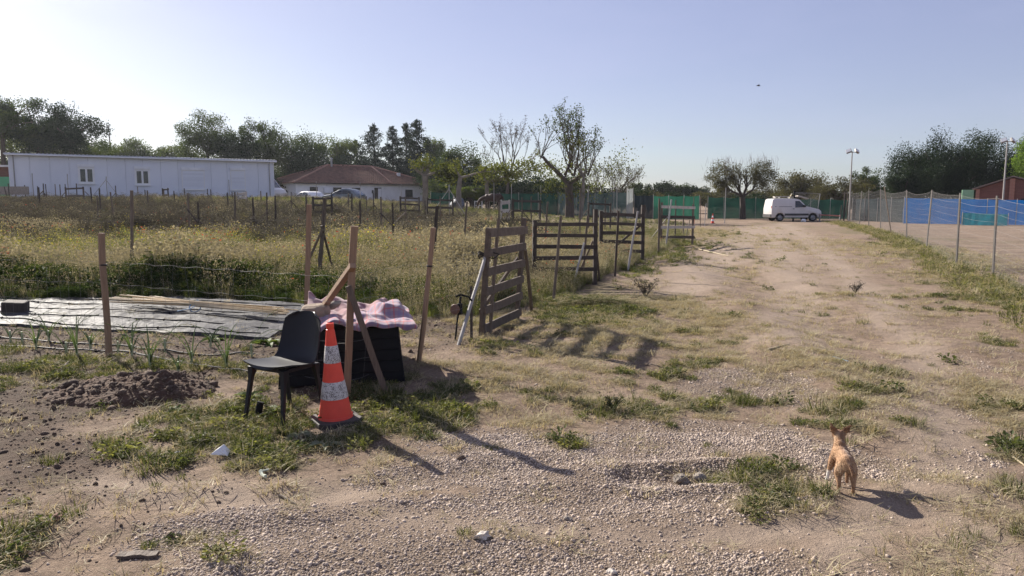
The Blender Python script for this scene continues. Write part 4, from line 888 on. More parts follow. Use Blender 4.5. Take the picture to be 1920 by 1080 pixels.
mb.grid([[p + Vector((0, 0, -.05)) for p in rows[0]], rows[0]]); mb.grid([rows[-1], [p + Vector((0, 0, -.05)) for p in rows[-1]]]); mb.grid([[r[-1] for r in rows], [r[-1] + Vector((0, 0, -.05)) for r in rows]])
o = mb.build('weed_sheet', sheet_material(), smooth=True, fix=False, loc=rows[0][60]); tag(o, 'shiny black weed control sheet spread over the vegetable bed', 'ground sheet')
def hose(label, pts, r=.009, dz=.012):
    mb = MB(); P_ = []
    for k, (p, q) in enumerate(zip(pts[:-1], pts[1:])):
        for i in range(12):
            x = Vector(p).lerp(Vector(q), i / 12); P_.append(x)
    P_.append(Vector(pts[-1])); out = []
    for i, p in enumerate(P_):
        y = p.y + .03 * math.sin(i * .35) ; out.append(Vector((p.x, y, max(float(hz(p.x, y)), 0 if p.z is None else p.z) + dz + .004 * math.sin(i * .9))))
    mb.tube(out, r, 6); t = thing('drip_hose', label, 'hose', out[0]); mb.build('pipe', M['hose'], t, smooth=True)
    for i in range(4, len(out) - 2, 7): q = MB(); q.lathe([(r * 1.2, -.012), (r * 1.7, -.006), (r * 1.7, .006), (r * 1.2, .012)], out[i], 8, out[i + 1] - out[i]); q.build('dripper', M['black_plastic'], t)
for k, (b0, b1) in enumerate([(.10, .04), (.26, .20), (.43, .40), (.58, .56), (.74, .72), (.88, .86)]):
    hose('black drip hose on the weed sheet, %s row from the front' % ORD[k], [sheet_pt(a, b0 + (b1 - b0) * a + .03 * math.sin(a * 9 + k)) for a in (.05, .2, .35, .5, .65, .8, .97)], .010, .0 + .01)
hose('black drip hose on bare soil just in front of the weed sheet', [G(-60, 628), G(120, 642), G(240, 652), (G(400, 668)), G(480, 663)], .010)
hose('black drip hose on bare soil nearest the leeks', [G(-60, 648), G(120, 657), G(240, 664), G(400, 692), G(480, 700)], .010)
# bundle of canes
def cane_bundle():
    a = sheet_pt(.62, .55); b = sheet_pt(1.02, .42); t = thing('cane_bundle', 'bundle of pale bamboo canes tied with blue string on the weed sheet', 'cane bundle', a)
    rr = random.Random(5); d = (b - a).normalized(); s = Vector((-d.y, d.x, 0))
    for k in range(26):
        off = rr.uniform(-.16, .16); lift = .02 + .055 * (1 - abs(off) / .18) * rr.random() + .01 * (k % 4); spread = rr.uniform(-.32, .30) if k < 20 else rr.uniform(.1, .5)
        p = a + d * rr.uniform(-.55, .35) + s * (off * .9 + spread * .8); q = a + d * 1.15 + s * off * .25; e = b + d * rr.uniform(-.25, .30) + s * (off * .7 - spread * .35)
        for z in (p, q, e): z.z = max(float(hz(z.x, z.y)) + .11, 0) + lift
        mb = MB(); r0 = rr.uniform(.008, .014); n = 9; pts = [(p.lerp(q, i / 4) if i < 4 else q.lerp(e, (i - 4) / 5)) for i in range(n)]
        mb.tube(pts, [r0 * (1 - .04 * i) * (1.12 if i % 2 else 1) for i in range(n)], 6); mb.build('cane', M['cane'], t, smooth=True)
    c = a + d * 1.15; c.z = float(hz(c.x, c.y)) + .09; mb = MB(); mb.tube([c + s * .085 * math.cos(x) + Vector((0, 0, .06 * math.sin(x) + .01)) + d * .012 * x for x in [i * .5 for i in range(14)]], .008, 5)
    mb.tube([c + Vector((0, 0, .07)), c + d * .05 + s * .06 + Vector((0, 0, .12)), c + d * .12 + s * .02 + Vector((0, 0, .08)), c + d * .10 - s * .12 + Vector((0, 0, .02)), c - d * .08 - s * .2 + Vector((0, 0, -.02))], .007, 5)
    mb.build('blue_string', M['blue_string'], t, smooth=True)
M['cane'] = mat('cane', (.62, .49, .30), (.42, .32, .18), .6, 6, (1, 1, 1), .15, obj_rand=.3); M['blue_string'] = mat('blue_string', (.22, .36, .52), (.16, .27, .40), .7, 20, bump=.1)
cane_bundle()
# dark weathered block at the sheet corner
c = G(30, 590); mb = MB(); mb.box(c + Vector((0, 0, .10)), (.30, .26, .20), Euler((.05, .08, .3)).to_matrix()); tag(mb.build('wooden_block', M['stake_dark'], loc=c, bevel=.02), 'dark brown block weighing down the weed sheet at far left', 'block')
# leeks
lk = leafmat('leek_leaf', (.055, .085, .045), (.10, .135, .075), .28)
def leek(label, c, s, seed):
    rng = random.Random(seed); vs, fs, mi = [], [], []; n = rng.randint(5, 7)
    for k in range(n):
        a = (0 if k % 2 else math.pi) + rng.uniform(-.5, .5) + seed; L_ = s * rng.uniform(.6, 1.05); w = .017 * rng.uniform(.8, 1.2); d = Vector((math.cos(a), math.sin(a), 0)); sd = Vector((-d.y, d.x, 0)); b0 = len(vs); th = rng.uniform(.15, .4); p = Vector((0, 0, .02)); drop = rng.uniform(.09, .2)
        for i in range(8):
            t = i / 7; ww = w * (1 - t) ** .5 * (.7 + .3 * min(1, t * 4)); vs += [p - sd * ww / 2 + Vector((0, 0, .004)), p, p + sd * ww / 2 + Vector((0, 0, .004))]; p = p + (d * math.sin(th) + Vector((0, 0, math.cos(th)))) * L_ / 7; th += drop * (1 + t)
        for i in range(7):
            for j in range(2): fs.append((b0 + i * 3 + j, b0 + i * 3 + j + 1, b0 + i * 3 + j + 4, b0 + i * 3 + j + 3)); mi.append(0)
    t = thing('leek_plant', label, 'leek', c, 'leeks in the front bed')
    me = bpy.data.meshes.new('leaves'); me.from_pydata([tuple(v) for v in vs], [], fs); me.materials.append(lk); a_ = me.attributes.new('tint', 'FLOAT', 'FACE'); a_.data.foreach_set('value', np.repeat(np.random.default_rng(seed).random(n), 14).astype(np.float32) * .6); me.polygons.foreach_set('use_smooth', [True] * len(me.polygons)); link('leaves', me, t)
    mb = MB(); mb.tube([c + Vector((0, 0, -.03)), c + Vector((0, 0, .08)), c + Vector((0, 0, .14))], [.014, .012, .010], 7); mb.build('stalk', M['leek_stalk'], t, smooth=True)
M['leek_stalk'] = mat('leek_stalk', (.42, .46, .30), (.26, .33, .17), .6, 9, bump=.05)
lks = [(20, 640, .3), (42, 642, .55), (68, 655, .4), (92, 640, .45), (125, 668, .6), (145, 672, .62), (170, 655, .4), (222, 665, .4), (248, 672, .52), (282, 690, .55), (310, 660, .35), (360, 682, .58), (425, 690, .62), (472, 668, .55), (395, 652, .3), (335, 705, .3)]
for k, (u, v, s) in enumerate(lks): leek('green leek plant with arching strap leaves in the front bed, %s from left' % ORD[k], G(u, v), s * 1.1, k + 3)
# low leafy lettuce by the chair
def leafy(name, label, c, n, L_, W_, m, seed, group=None, rise=.5):
    rng = random.Random(seed); vs, fs, mi = [], [], []
    for k in range(n):
        a = rng.uniform(0, 6.28); l = L_ * rng.uniform(.6, 1.1); w = W_ * rng.uniform(.7, 1.1); d = Vector((math.cos(a), math.sin(a), 0)); sd = Vector((-d.y, d.x, 0)); b0 = len(vs); e = rng.uniform(.2, 1.2) * rise
        for i in range(5):
            t = i / 4; p = d * l * t + Vector((0, 0, .01 + l * (e * t - .45 * t * t))); ww = w * math.sin(math.pi * (.12 + .85 * t)) ; vs += [p - sd * ww / 2 + Vector((0, 0, .25 * ww)), p, p + sd * ww / 2 + Vector((0, 0, .25 * ww))]
        for i in range(4):
            for j in range(2): fs.append((b0 + i * 3 + j, b0 + i * 3 + j + 1, b0 + i * 3 + j + 4, b0 + i * 3 + j + 3)); mi.append(0)
    me = bpy.data.meshes.new(name); me.from_pydata([tuple(v) for v in vs], [], fs); me.materials.append(m); a_ = me.attributes.new('tint', 'FLOAT', 'FACE'); a_.data.foreach_set('value', np.random.default_rng(seed).random(len(fs)).astype(np.float32) * .6)
    o = link(name, me); o.location = c; tag(o, label, 'plant', group); return o
lw = leafmat('weed_leaf', (.075, .11, .04), (.15, .18, .07), .35); lw2 = leafmat('weed_leaf_grey', (.14, .16, .10), (.24, .25, .17), .3)
for k, (u, v, n, L_, W_, mm, lab) in enumerate([(505, 645, 14, .24, .09, lw, 'leafy green plant just left of the black chair back'), (470, 745, 12, .16, .07, lw, 'low broad-leaved weed by the left chair leg'), (560, 812, 12, .17, .06, lw2, 'pale weed leaves between chair leg and cone'), (612, 835, 10, .16, .05, lw2, 'pale leafy weed in front of the traffic cone'),
                                          (520, 770, 14, .15, .06, lw, 'low weed between the chair legs'), (60, 690, 14, .17, .05, lw2, 'greyish weed at the left end of the soil heap'), (330, 770, 16, .12, .05, lw, 'bright low weed below the soil heap'), (440, 850, 18, .10, .05, lw, 'low clover-like weed right of the white paper'), (400, 640, 12, .18, .06, lw, 'young green plant between leeks behind the heap')]):
    leafy('weed_plant', lab, G(u, v), n, L_, W_, mm, 50 + k)
# soil heap
def soil_heap():
    a, b = G(85, 742), G(345, 742); cx, cy = (a.x + b.x) / 2 + .08, a.y + .12; rx, ry = (b.x - a.x) / 2 * 1.2, .46; n = 130; k = 70; rows = []
    for j in range(k + 1):
        row = []
        for i in range(n + 1):
            s = -1.1 + 2.2 * i / n; t = -1.1 + 2.2 * j / k; x = cx + s * rx; y = cy + t * ry; q = s * s + t * t
            e = max(0, 1 - q) ; h = .115 * e ** .7 * (.55 + .9 * float(fbm(x * 2.3, y * 2.3, 301, 3))) + .055 * e ** .5 * (float(fbm(x * 12, y * 12, 305, 4)) - .35) + .02 * e ** .5 * (float(vnoise(x * 45, y * 45, 311)) - .5)
            row.append(Vector((x, y, float(hz(x, y)) + h * (1 + .35 * math.exp(-((s - .45) / .3) ** 2)) - (.015 if e <= 0 else -.002))))
        rows.append(row)
    mb = MB(); mb.grid(rows); o = mb.build('soil_heap', mat('dug_soil', (.125, .074, .046), (.052, .031, .020), .97, 7, bump=.9, dist=.03), smooth=True, loc=rows[k // 2][n // 2]); tag(o, 'dark heap of freshly dug soil at the front of the plot', 'soil heap')
    rr = random.Random(9); pts = []; sc = []
    for _ in range(900):
        s = rr.uniform(-1.15, 1.15); t = rr.uniform(-1.1, 1.1)
        if s * s + t * t > 1.25: continue
        i = int((s + 1.1) / 2.2 * n); j = int((t + 1.1) / 2.2 * k); i = min(max(i, 0), n); j = min(max(j, 0), k); pts.append(tuple(rows[j][i])); sc.append(min(.06, rr.lognormvariate(math.log(.013), .6)))
    n_ = len(pts); scatter('heap_clods', 'lumps of soil lying on the dug heap', 'soil', [pebble('heap_clod_%d' % q, clod_m, prng) for q in range(4)], np.array(pts), np.array(sc), RNG.uniform(0, 6.28, n_), RNG.integers(0, 4, n_), .6)
soil_heap()
# watering tap on its stake by the pallet gate
def tap():
    b = G(852, 640); t = thing('garden_tap', 'black stake tap with round brown dial left of the pallet gate', 'tap', b); top = P(864, b.y, 556)
    mb = MB(); mb.tube([b + Vector((0, 0, -.1)), b.lerp(top, .4), b.lerp(top, .7), top], [.012, .011, .012, .016], 8); mb.build('stake', M['black_plastic'], t, smooth=True)
    c = b.lerp(top, .72); mb = MB(); mb.box(c + Vector((.01, 0, 0)), (.06, .06, .13)); mb.build('valve_box', M['black_plastic'], t, bevel=.01)
    mb = MB(); mb.lathe([(.0, -.02), (.055, -.02), (.062, -.008), (.062, .008), (.055, .02), (0, .021)], c + Vector((-.045, -.035, .0)), 20, (-.5, -.85, .1), cap=False); mb.build('dial', mat('dial_brown', (.17, .085, .055), (.10, .055, .04), .5, 9, bump=.1), t, smooth=True)
    mb = MB(); mb.tube([top + Vector((-.06, 0, 0)), top + Vector((.0, 0, .02)), top + Vector((.09, -.01, 0)), top + Vector((.13, -.01, -.05))], .012, 7); mb.build('spout', M['black_plastic'], t, smooth=True)
tap()
# cut weeds heaped by the twin gate
def hay(label, u, v, n, L_, seed):
    c = G(u, v); rng = random.Random(seed); vs, fs, mi = [], [], []
    for _ in range(n): a = rng.gauss(-.25, .5); p = Vector((rng.gauss(0, .38), rng.gauss(0, .14), abs(rng.gauss(0, .07)))); blade(vs, fs, mi, p, a, .05 + rng.random() * .06, .012, L_ * 3 * rng.uniform(.5, 1.2), rng.choice((0, 0, 1)), 3, L_ * 2)
    me = bpy.data.meshes.new('weed_pile'); me.from_pydata([tuple(q) for q in vs], [], fs); me.materials.append(lg); me.materials.append(ld); me.polygons.foreach_set('material_index', mi); a_ = me.attributes.new('tint', 'FLOAT', 'FACE'); a_.data.foreach_set('value', np.random.default_rng(seed).random(len(me.polygons)).astype(np.float32))
    o = link('weed_pile', me); o.location = c; tag(o, label, 'weed pile')
hay('heap of pulled green weeds before the twin gates', 1110, 572, 420, 1.1, 5)
# thistle beside the track
def dry_thistle(label, u, v, h, seed, m1):
    c = G(u, v); rng = random.Random(seed); t = thing('dry_thistle', label, 'plant', c); mb = MB(); tips = []
    for k in range(9):
        a = rng.uniform(0, 6.28); l = h * rng.uniform(.5, 1.0); e = c + Vector((math.cos(a) * l * .8, math.sin(a) * l * .5, l)); mid = c.lerp(e, .5) + Vector((0, 0, l * .1)); mb.tube([c, mid, e], [.008, .006, .003], 5); tips.append(e); tips.append(mid)
        for _ in range(2): e2 = mid + Vector((rng.uniform(-.2, .2), rng.uniform(-.1, .1), rng.uniform(.05, .22))) * h * 2; mb.tube([mid, e2], [.005, .002], 4); tips.append(e2)
    mb.build('stems', m1, t); vs, fs = [], []
    for e in tips:
        for _ in range(9):
            a = rng.uniform(0, 6.28); R = Euler((rng.uniform(-1, 1), rng.uniform(-1, 1), a)).to_matrix(); b0 = len(vs); l = .12 * h * rng.uniform(.6, 1.3); q = e - c + Vector((rng.gauss(0, .02), rng.gauss(0, .02), rng.gauss(0, .02))); vs += [tuple(q + R @ Vector(x)) for x in ((0, 0, 0), (l * .5, -l * .25, 0), (l, 0, 0), (l * .5, l * .25, 0))]; fs.append((b0, b0 + 1, b0 + 2, b0 + 3))
    me = bpy.data.meshes.new('leaves'); me.from_pydata(vs, [], fs); me.materials.append(lb); link('leaves', me, t)
dry_thistle('dry brown thistle at the left edge of the track', 1210, 555, .33, 3, M['stake_grey'])
dry_thistle('small dark dry plant in the middle of the track', 1603, 552, .20, 4, M['stake_dark'])
dry_thistle('small leafy thistle on the edge of the shadow, in front of the gate shadow', 1150, 770, .12, 6, lg)
# litter and stones
def crumple(name, label, c, size, m, seed, cat):
    bm = bmesh.new(); bmesh.ops.create_icosphere(bm, subdivisions=3, radius=1); rng = random.Random(seed); o_ = rng.uniform(0, 50)
    for v in bm.verts: p = v.co; n1 = float(vnoise(p.x * 1.6 + o_, p.y * 1.6 + p.z * 1.3, seed)) - .5; v.co = Vector((p.x * size[0], p.y * size[1], p.z * size[2])) * (1 + .9 * n1)
    me = bpy.data.meshes.new(name); bm.to_mesh(me); bm.free(); me.materials.append(m); o = link(name, me); o.location = Vector(c) + Vector((0, 0, size[2] * .55)); o.rotation_euler = (0, 0, rng.uniform(0, 3)); tag(o, label, cat); return o
paper = mat('paper', (.80, .80, .80), (.68, .68, .67), .8, 8, bump=.1)
c = G(412, 856); mb = MB(); mb.add([c + Vector(p) for p in ((-.055, -.01, .03), (.06, -.02, .025), (.02, .03, .085), (-.03, .05, .05), (.05, .06, .03))], [(0, 1, 2), (0, 2, 3), (1, 4, 2), (2, 4, 3)]); o = mb.build('paper_scrap', paper, loc=c, fix=False); o.modifiers.new('thick', 'SOLIDIFY').thickness = .003; tag(o, 'folded white paper scrap lying on the grass in front of the chair', 'paper')
crumple('paper_scrap', 'tiny crumpled grey-white paper left of the folded paper scrap', G(334, 850), (.025, .02, .018), paper, 3, 'paper')
c = G(492, 893); mb = MB(); mb.tube([c + Vector((-.03, .07, .02)), c + Vector((-.02, .03, .03)), c + Vector((0, 0, .015)), c + Vector((.03, -.03, .02))], [.008, .012, .010, .012], 6); mb.tube([c + Vector((-.02, .03, .03)), c + Vector((.02, .06, .03))], .006, 5); tag(mb.build('bone', mat('pale_bone', (.52, .55, .45), (.40, .43, .34), .8, 9), loc=c, smooth=True), 'pale greenish bone-like scrap on the dirt below the grass patch', 'scrap')
crumple('brick_piece', 'broken reddish brown brick piece on the bare dirt at lower left', G(110, 978), (.032, .022, .020), mat('old_brick', (.22, .10, .07), (.15, .075, .055), .9, 9), 5, 'brick piece')
c = G(258, 1044); mb = MB(); mb.beam(c + Vector((-.09, .0, .012)), c + Vector((.085, .02, .012)), .05, .016, (0, 1, 0), 5, .004); tag(mb.build('wood_offcut', M['pallet'], loc=c), 'short grey wood offcut lying at the bottom left', 'wood')
for k, (u, v, s, lab) in enumerate([(1280, 893, .055, 'brown stone at the left end of the small hollow beside the dog'), (1312, 888, .050, 'grey stone right of the brown stone in the small hollow'), (905, 1012, .038, 'largest pale stone lying on the gravel in the foreground'), (1065, 968, .022, 'grey stone standing out of the gravel in the middle foreground'), (335, 996, .018, 'small dark stone at the left gravel edge'), (1146, 1068, .022, 'whitish stone at the bottom edge of the gravel'), (383, 992, .014, 'small grey stone beside the gravel edge at left')]):
    crumple('stone', lab, G(u, v), (s, s * .75, s * .55), M['stone'] if k not in (2, 5) else mat('pale_stone', (.55, .50, .44), (.42, .37, .32), .85, 8), 20 + k, 'stone')
c = G(484, 775); mb = MB(); mb.tube([c + Vector((0, 0, -.02)), c + Vector((.01, .0, .06)), c + Vector((.02, .01, .11))], [.026, .028, .027], 12); tag(mb.build('pipe_stub', M['black_plastic'], loc=c, smooth=True), 'short black pipe stub sticking out of the weeds under the chair', 'pipe')
def stick(label, a, b, r, m, name='stick'):
    a = Vector(a); b = Vector(b); mb = MB(); n = 5; mb.tube([a.lerp(b, k / n) + Vector((0, random.uniform(-.01, .01), r)) for k in range(n + 1)], [r * (1 - .1 * k) for k in range(n + 1)], 6); tag(mb.build(name, m, loc=a, smooth=True), label, 'stick')
M['straw'] = mat('straw', (.50, .42, .28), (.38, .31, .2), .8, 9, bump=.1)
stick('pale dry stalk standing up in the grass above the dog', G(1590, 765), G(1602, 752) + Vector((0, 0, .02)), .008, M['straw'])
stick('pale dry stalk lying on the track right of the gravel patch', G(1440, 662), G(1482, 655), .012, M['straw']); stick('thin pale stalk lying at the right edge beside the grass', G(1896, 846), G(1925, 868), .008, M['straw'])
stick('pale cane lying on the track beyond the twin gates', G(1310, 466), G(1366, 480), .018, M['straw']); stick('curved dry twig on the dirt below the grass patch', G(525, 925), G(555, 945), .008, M['stake_grey'])
stick('dry stick leaning on the soil heap', G(108, 702), G(130, 688) + Vector((0, 0, .03)), .012, M['stake_grey']); stick('pale stick lying below the dog on the grass', G(1480, 947), G(1505, 950), .007, M['straw'])
stick('bluish plastic stick lying on the track left of the dry grass', G(1562, 676), G(1590, 682), .008, M['blue_string'])
# ------------------------------------------------------------------ buildings
def frame_m(o, xdir):
    x = Vector(xdir); x.z = 0; x.normalize(); y = Vector((-x.y, x.x, 0)); return Matrix(((x.x, y.x, 0, o[0]), (x.y, y.y, 0, o[1]), (0, 0, 1, o[2]), (0, 0, 0, 1)))
# --- white prefab building: local x along the front, local y to the back
def prefab():
    zb = 1.66; A = Vector(P(22, 50.0)); A.z = zb; B = Vector(P(514, 58.9)); B.z = zb; Lh = (B - A).length; t = thing('prefab_building', 'long low white panel prefab building with flat metal roof behind the allotments', 'building', A); Mx = frame_m(A, B - A); D = 5.2; H = 2.95
    def bx(name, c, s, m, par=t, bev=0): mb = MB(Mx); mb.box(c, s); return mb.build(name, m, par, bevel=bev)
    wp = M['prefab_panel']; n = 15; w = Lh / n
    for k in range(n): bx('wall_panel', ((k + .5) * w, .04, H / 2 - .2), (w - .014, .08, H + .4), wp)
    for k in range(4): bx('wall_panel', (.04, (k + .5) * D / 4 + .06, H / 2 - .2), (.08, D / 4 - .014, H + .4), wp); bx('wall_panel', (Lh - .04, (k + .5) * D / 4 + .06, H / 2 - .2), (.08, D / 4 - .014, H + .4), wp)
    for k in range(8): bx('wall_panel', ((k + .5) * Lh / 8, D + .1, H / 2 - .2), (Lh / 8 - .014, .08, H + .4), wp)
    for x in (-.02, Lh + .02): bx('corner_trim', (x, .03, H / 2 - .2), (.06, .14, H + .38), M['prefab_trim'])
    mb = MB(Mx); rows = [[], []]; nn = 150
    for i in range(nn + 1):
        x = -.28 + (Lh + .5) * i / nn; z = H + .15 + .035 * (1 if i % 2 else 0)
        rows[0].append(Vector((x, -.30, z))); rows[1].append(Vector((x, D + .3, z + .10)))
    mb.grid(rows); mb.grid([[p - Vector((0, 0, .05)) for p in rows[0]], rows[0]])
    mb.grid([[p - Vector((0, 0, .05)) for p in rows[1]], [p - Vector((0, 0, .05)) for p in rows[0]]]); rf = mb.build('roof', M['roof_sheet'], t)
    bx('roof_edge', (Lh / 2, -.285, H + .075), (Lh + .5, .03, .05), M['prefab_trim'], rf); bx('roof_vent', (Lh * .62, 2.6, H + .27), (1.6, .8, .08), M['prefab_trim'], rf)
    q = MB(Mx); q.tube([Vector((-.2, -.34, H + .06)), Vector((Lh + .2, -.34, H + .03))], .05, 7); q.build('gutter', M['prefab_trim'], t, smooth=True)
    for x in (.25, Lh - .3): q = MB(Mx); q.tube([Vector((x, -.34, H + .03)), Vector((x, -.08, H - .15)), Vector((x, -.07, -.2))], .035, 6); q.build('downpipe', M['galv'], t, smooth=True)
    for (x, wd_, h0, h1, sh) in ((Lh * .258, .86, 1.22, 2.22, 0), (Lh * .462, .86, 1.15, 2.15, 0), (Lh * .66, 1.45, .85, 2.15, 1), (Lh * .845, .95, .85, 2.2, 1)):
        f = bx('window' if not sh else 'shuttered_window', (x, -.012, (h0 + h1) / 2), (wd_ + .14, .06, h1 - h0 + .14), M['white_paint'])
        bx('shutter_box', (x, -.05, h1 + .17), (wd_ + .18, .12, .19), M['prefab_trim'], f); bx('sill', (x, -.07, h0 - .09), (wd_ + .2, .12, .04), M['white_paint'], f)
        if not sh:
            for s in (-1, 1): bx('pane', (x + s * wd_ * .25, -.045, (h0 + h1) / 2), (wd_ / 2 - .13, .012, h1 - h0 - .14), M['glass'], f)
        else:
            for k in range(9): bx('slat', (x, -.05, h0 + (k + .5) * (h1 - h0) / 9), (wd_, .02, (h1 - h0) / 9 - .012), M['prefab_panel'], f)
M['prefab_panel'] = mat('prefab_panel', (.72, .745, .80), (.66, .685, .74), .55, .8, (1, 1, .6), .02, obj_rand=.045); M['prefab_trim'] = mat('prefab_trim', (.80, .81, .83), (.68, .69, .71), .5, 2, bump=.02); M['roof_sheet'] = mat('roof_sheet', (.50, .51, .52), (.38, .39, .40), .5, 1.2, bump=.03)
prefab()
# --- tiled house
def house():
    zb = 1.12; A = Vector(P(556, 86)); A.z = zb; B = Vector(P(812, 98)); B.z = zb; Lh = (B - A).length; t = thing('tiled_house', 'white single-storey house with brown tiled hip roof before dark conifers', 'house', A); Mx = frame_m(A, B - A); D = 9.0; H = 2.5; ov = .45
    def bx(name, c, s, m, par=t): mb = MB(Mx); mb.box(c, s); return mb.build(name, m, par)
    wl = M['house_wall']
    bx('wall', (Lh / 2, D / 2, H / 2 - .3), (Lh, D, H + .6), wl); bx('plinth', (Lh / 2, D / 2, .12), (Lh + .08, D + .08, .75), M['stone'])
    bx('eave_board', (Lh / 2, -ov + .02, H + .03), (Lh + 2 * ov, .05, .16), M['eave'])
    RH = 2.35; e = [Vector((-ov, -ov, H + .06)), Vector((Lh + ov, -ov, H + .06)), Vector((Lh + ov, D + ov, H + .06)), Vector((-ov, D + ov, H + .06))]; r0 = Vector((Lh * .33, D / 2, H + RH)); r1 = Vector((Lh * .66, D / 2, H + RH))
    mb = MB(Mx); n = 34     # four slopes built as courses of tiles, each course a small step
    def slope(a, b, c, d):
        for k in range(n):
            f0, f1 = k / n, (k + 1) / n; up = (c - b).cross(b - a); nr = (b - a).cross(d - a).normalized() * .035
            p0, p1, p2, p3 = a.lerp(d, f0), b.lerp(c, f0), b.lerp(c, f1), a.lerp(d, f1)
            m_ = max(2, int((p1 - p0).length / .28)); lo = [p0.lerp(p1, i / (2 * m_)) + nr * (1.6 if i % 2 else .9) for i in range(2 * m_ + 1)]; hi = [p3.lerp(p2, i / (2 * m_)) + nr * (.5 if i % 2 else 0) for i in range(2 * m_ + 1)]
            mb.grid([lo, hi]); mb.grid([[p0.lerp(p1, i / (2 * m_)) - nr * .2 for i in range(2 * m_ + 1)], lo])
    slope(e[0], e[1], r1, r0); slope(e[1], e[2], r1, r1 + Vector((0, .001, 0))); slope(e[2], e[3], r0, r1); slope(e[3], e[0], r0, r0 + Vector((0, .001, 0)))
    rf = mb.build('roof', M['roof_tile'], t, fix=False)
    for (a, b) in ((r0, r1), (e[0], r0), (e[1], r1), (e[2], r1), (e[3], r0), (r1 + Vector((-.1, 0, 0)), Vector((Lh * .66, -ov, H + .1)))):
        q = MB(Mx); q.tube([a + Vector((0, 0, .05)), b + Vector((0, 0, .05))], .11, 7); q.build('ridge_cap', M['ridge'], rf)
    q = MB(Mx); q.tube([r0 + Vector((.4, -.3, -.2)), r0 + Vector((.4, -.3, .75))], .13, 10); q.lathe([(.22, .78), (.20, .85), (.05, .95)], r0 + Vector((.4, -.3, 0)), 10); q.build('chimney', M['galv'], rf)
    q = MB(Mx); q.box(Vector((Lh * .79, D * .22, H + 1.25)), (.35, .35, .6)); q.build('roof_vent', M['prefab_trim'], rf)
    for (f, w, h0, h1) in ((.115, .85, 1.10, 2.05), (.275, .95, 1.05, 2.02), (.405, .95, 1.1, 2.0), (.805, .95, 1.0, 1.85)):
        x = f * Lh; fr = bx('window', (x, -.02, (h0 + h1) / 2), (w + .1, .08, h1 - h0 + .1), M['eave'])
        for s in (-1, 1): bx('pane', (x + s * w / 4, -.062, (h0 + h1) / 2), (w / 2 - .04, .02, h1 - h0 - .04), M['glass'], fr)
    dr = bx('door', (.565 * Lh, -.03, 1.05), (.95, .1, 2.1), M['eave']); bx('door_leaf', (.565 * Lh + .22, -.09, 1.02), (.45, .03, 1.95), M['house_wall'], dr)
    bx('wall_lamp', (.525 * Lh, -.10, 1.6), (.14, .2, .4), M['blackout']); bx('air_unit', (.20 * Lh, -.22, 1.72), (.85, .35, .6), M['prefab_trim']); bx('air_unit', (.235 * Lh, -.18, 1.35), (.5, .3, .4), M['galv'])
M['house_wall'] = mat('house_wall', (.86, .85, .85), (.78, .77, .77), .85, 1.4, bump=.05, wear=(.50, .48, .47)); M['eave'] = mat('eave', (.06, .045, .038), (.04, .03, .026), .7, 4); M['roof_tile'] = mat('roof_tile', (.28, .145, .10), (.155, .085, .064), .85, 2.6, bump=.2, wear=(.085, .05, .042), detail=8); M['ridge'] = mat('ridge_tile', (.40, .22, .155), (.28, .15, .11), .85, 3)
house()
# --- brick shed at the right
def shed():
    A = Vector(P(1826, 60)); B = Vector(P(1990, 57)); zb = float(hz(A.x, A.y)); A.z = B.z = zb; Lh = (B - A).length; t = thing('brick_shed', 'small red brick shed with shallow gable roof behind the blue net', 'shed', A); Mx = frame_m(A, B - A); D = 5; H = 2.55; ridge = Lh * .42
    mb = MB(Mx); f = [Vector((0, 0, -.2)), Vector((Lh, 0, -.2)), Vector((Lh, 0, H)), Vector((ridge, 0, H + .85)), Vector((0, 0, H))]; mb.poly(f, (0, D, 0)); mb.build('wall', M['brick'], t)
    for (a, b) in ((Vector((-.25, -.25, H - .05)), Vector((ridge, -.25, H + .92))), (Vector((ridge, -.25, H + .92)), Vector((Lh + .25, -.25, H - .08)))):
        q = MB(Mx); q.poly([a, b, b + Vector((0, D + .5, 0)), a + Vector((0, D + .5, 0))], (0, 0, .10)); q.build('roof', M['shed_roof'], t)
    q = MB(Mx); q.box((ridge, -.06, H * .5 + .35), (.34, .12, H + .9)); q.build('pilaster', M['brick_light'], t)
    q = MB(Mx); q.box((Lh * .62, -.03, 1.35), (1.0, .06, .9)); q.build('opening', M['blackout'], t)
    q = MB(Mx); q.box((.12, -.06, H / 2), (.26, .10, H)); q.build('pilaster', M['brick_light'], t)
    q = MB(Mx); q.box((-.55, -.25, 1.5), (.9, .06, 2.0), Euler((0, 0, .5)).to_matrix()); d = q.build('door', M['green_door'], t)
    for k in range(3): q = MB(Mx); q.box((-.55, -.29, .9 + .6 * k), (.9, .05, .06), Euler((0, 0, .5)).to_matrix()); q.build('door_bar', M['green_door'], d)
def brickmat(name, c1, c2, mo):
    m, N, L, B = newmat(name); t = N.new('ShaderNodeTexCoord'); mp = N.new('ShaderNodeMapping'); mp.inputs['Rotation'].default_value = (math.radians(90), 0, 0); b = N.new('ShaderNodeTexBrick'); b.inputs['Scale'].default_value = 1
    b.inputs['Color1'].default_value = (*c1, 1); b.inputs['Color2'].default_value = (*c2, 1); b.inputs['Mortar'].default_value = (*mo, 1); b.inputs['Brick Width'].default_value = .25; b.inputs['Row Height'].default_value = .07; b.inputs['Mortar Size'].default_value = .008
    L.new(t.outputs['Object'], mp.inputs['Vector']); L.new(mp.outputs['Vector'], b.inputs['Vector']); L.new(b.outputs['Color'], B.inputs['Base Color']); B.inputs['Roughness'].default_value = .9; return m
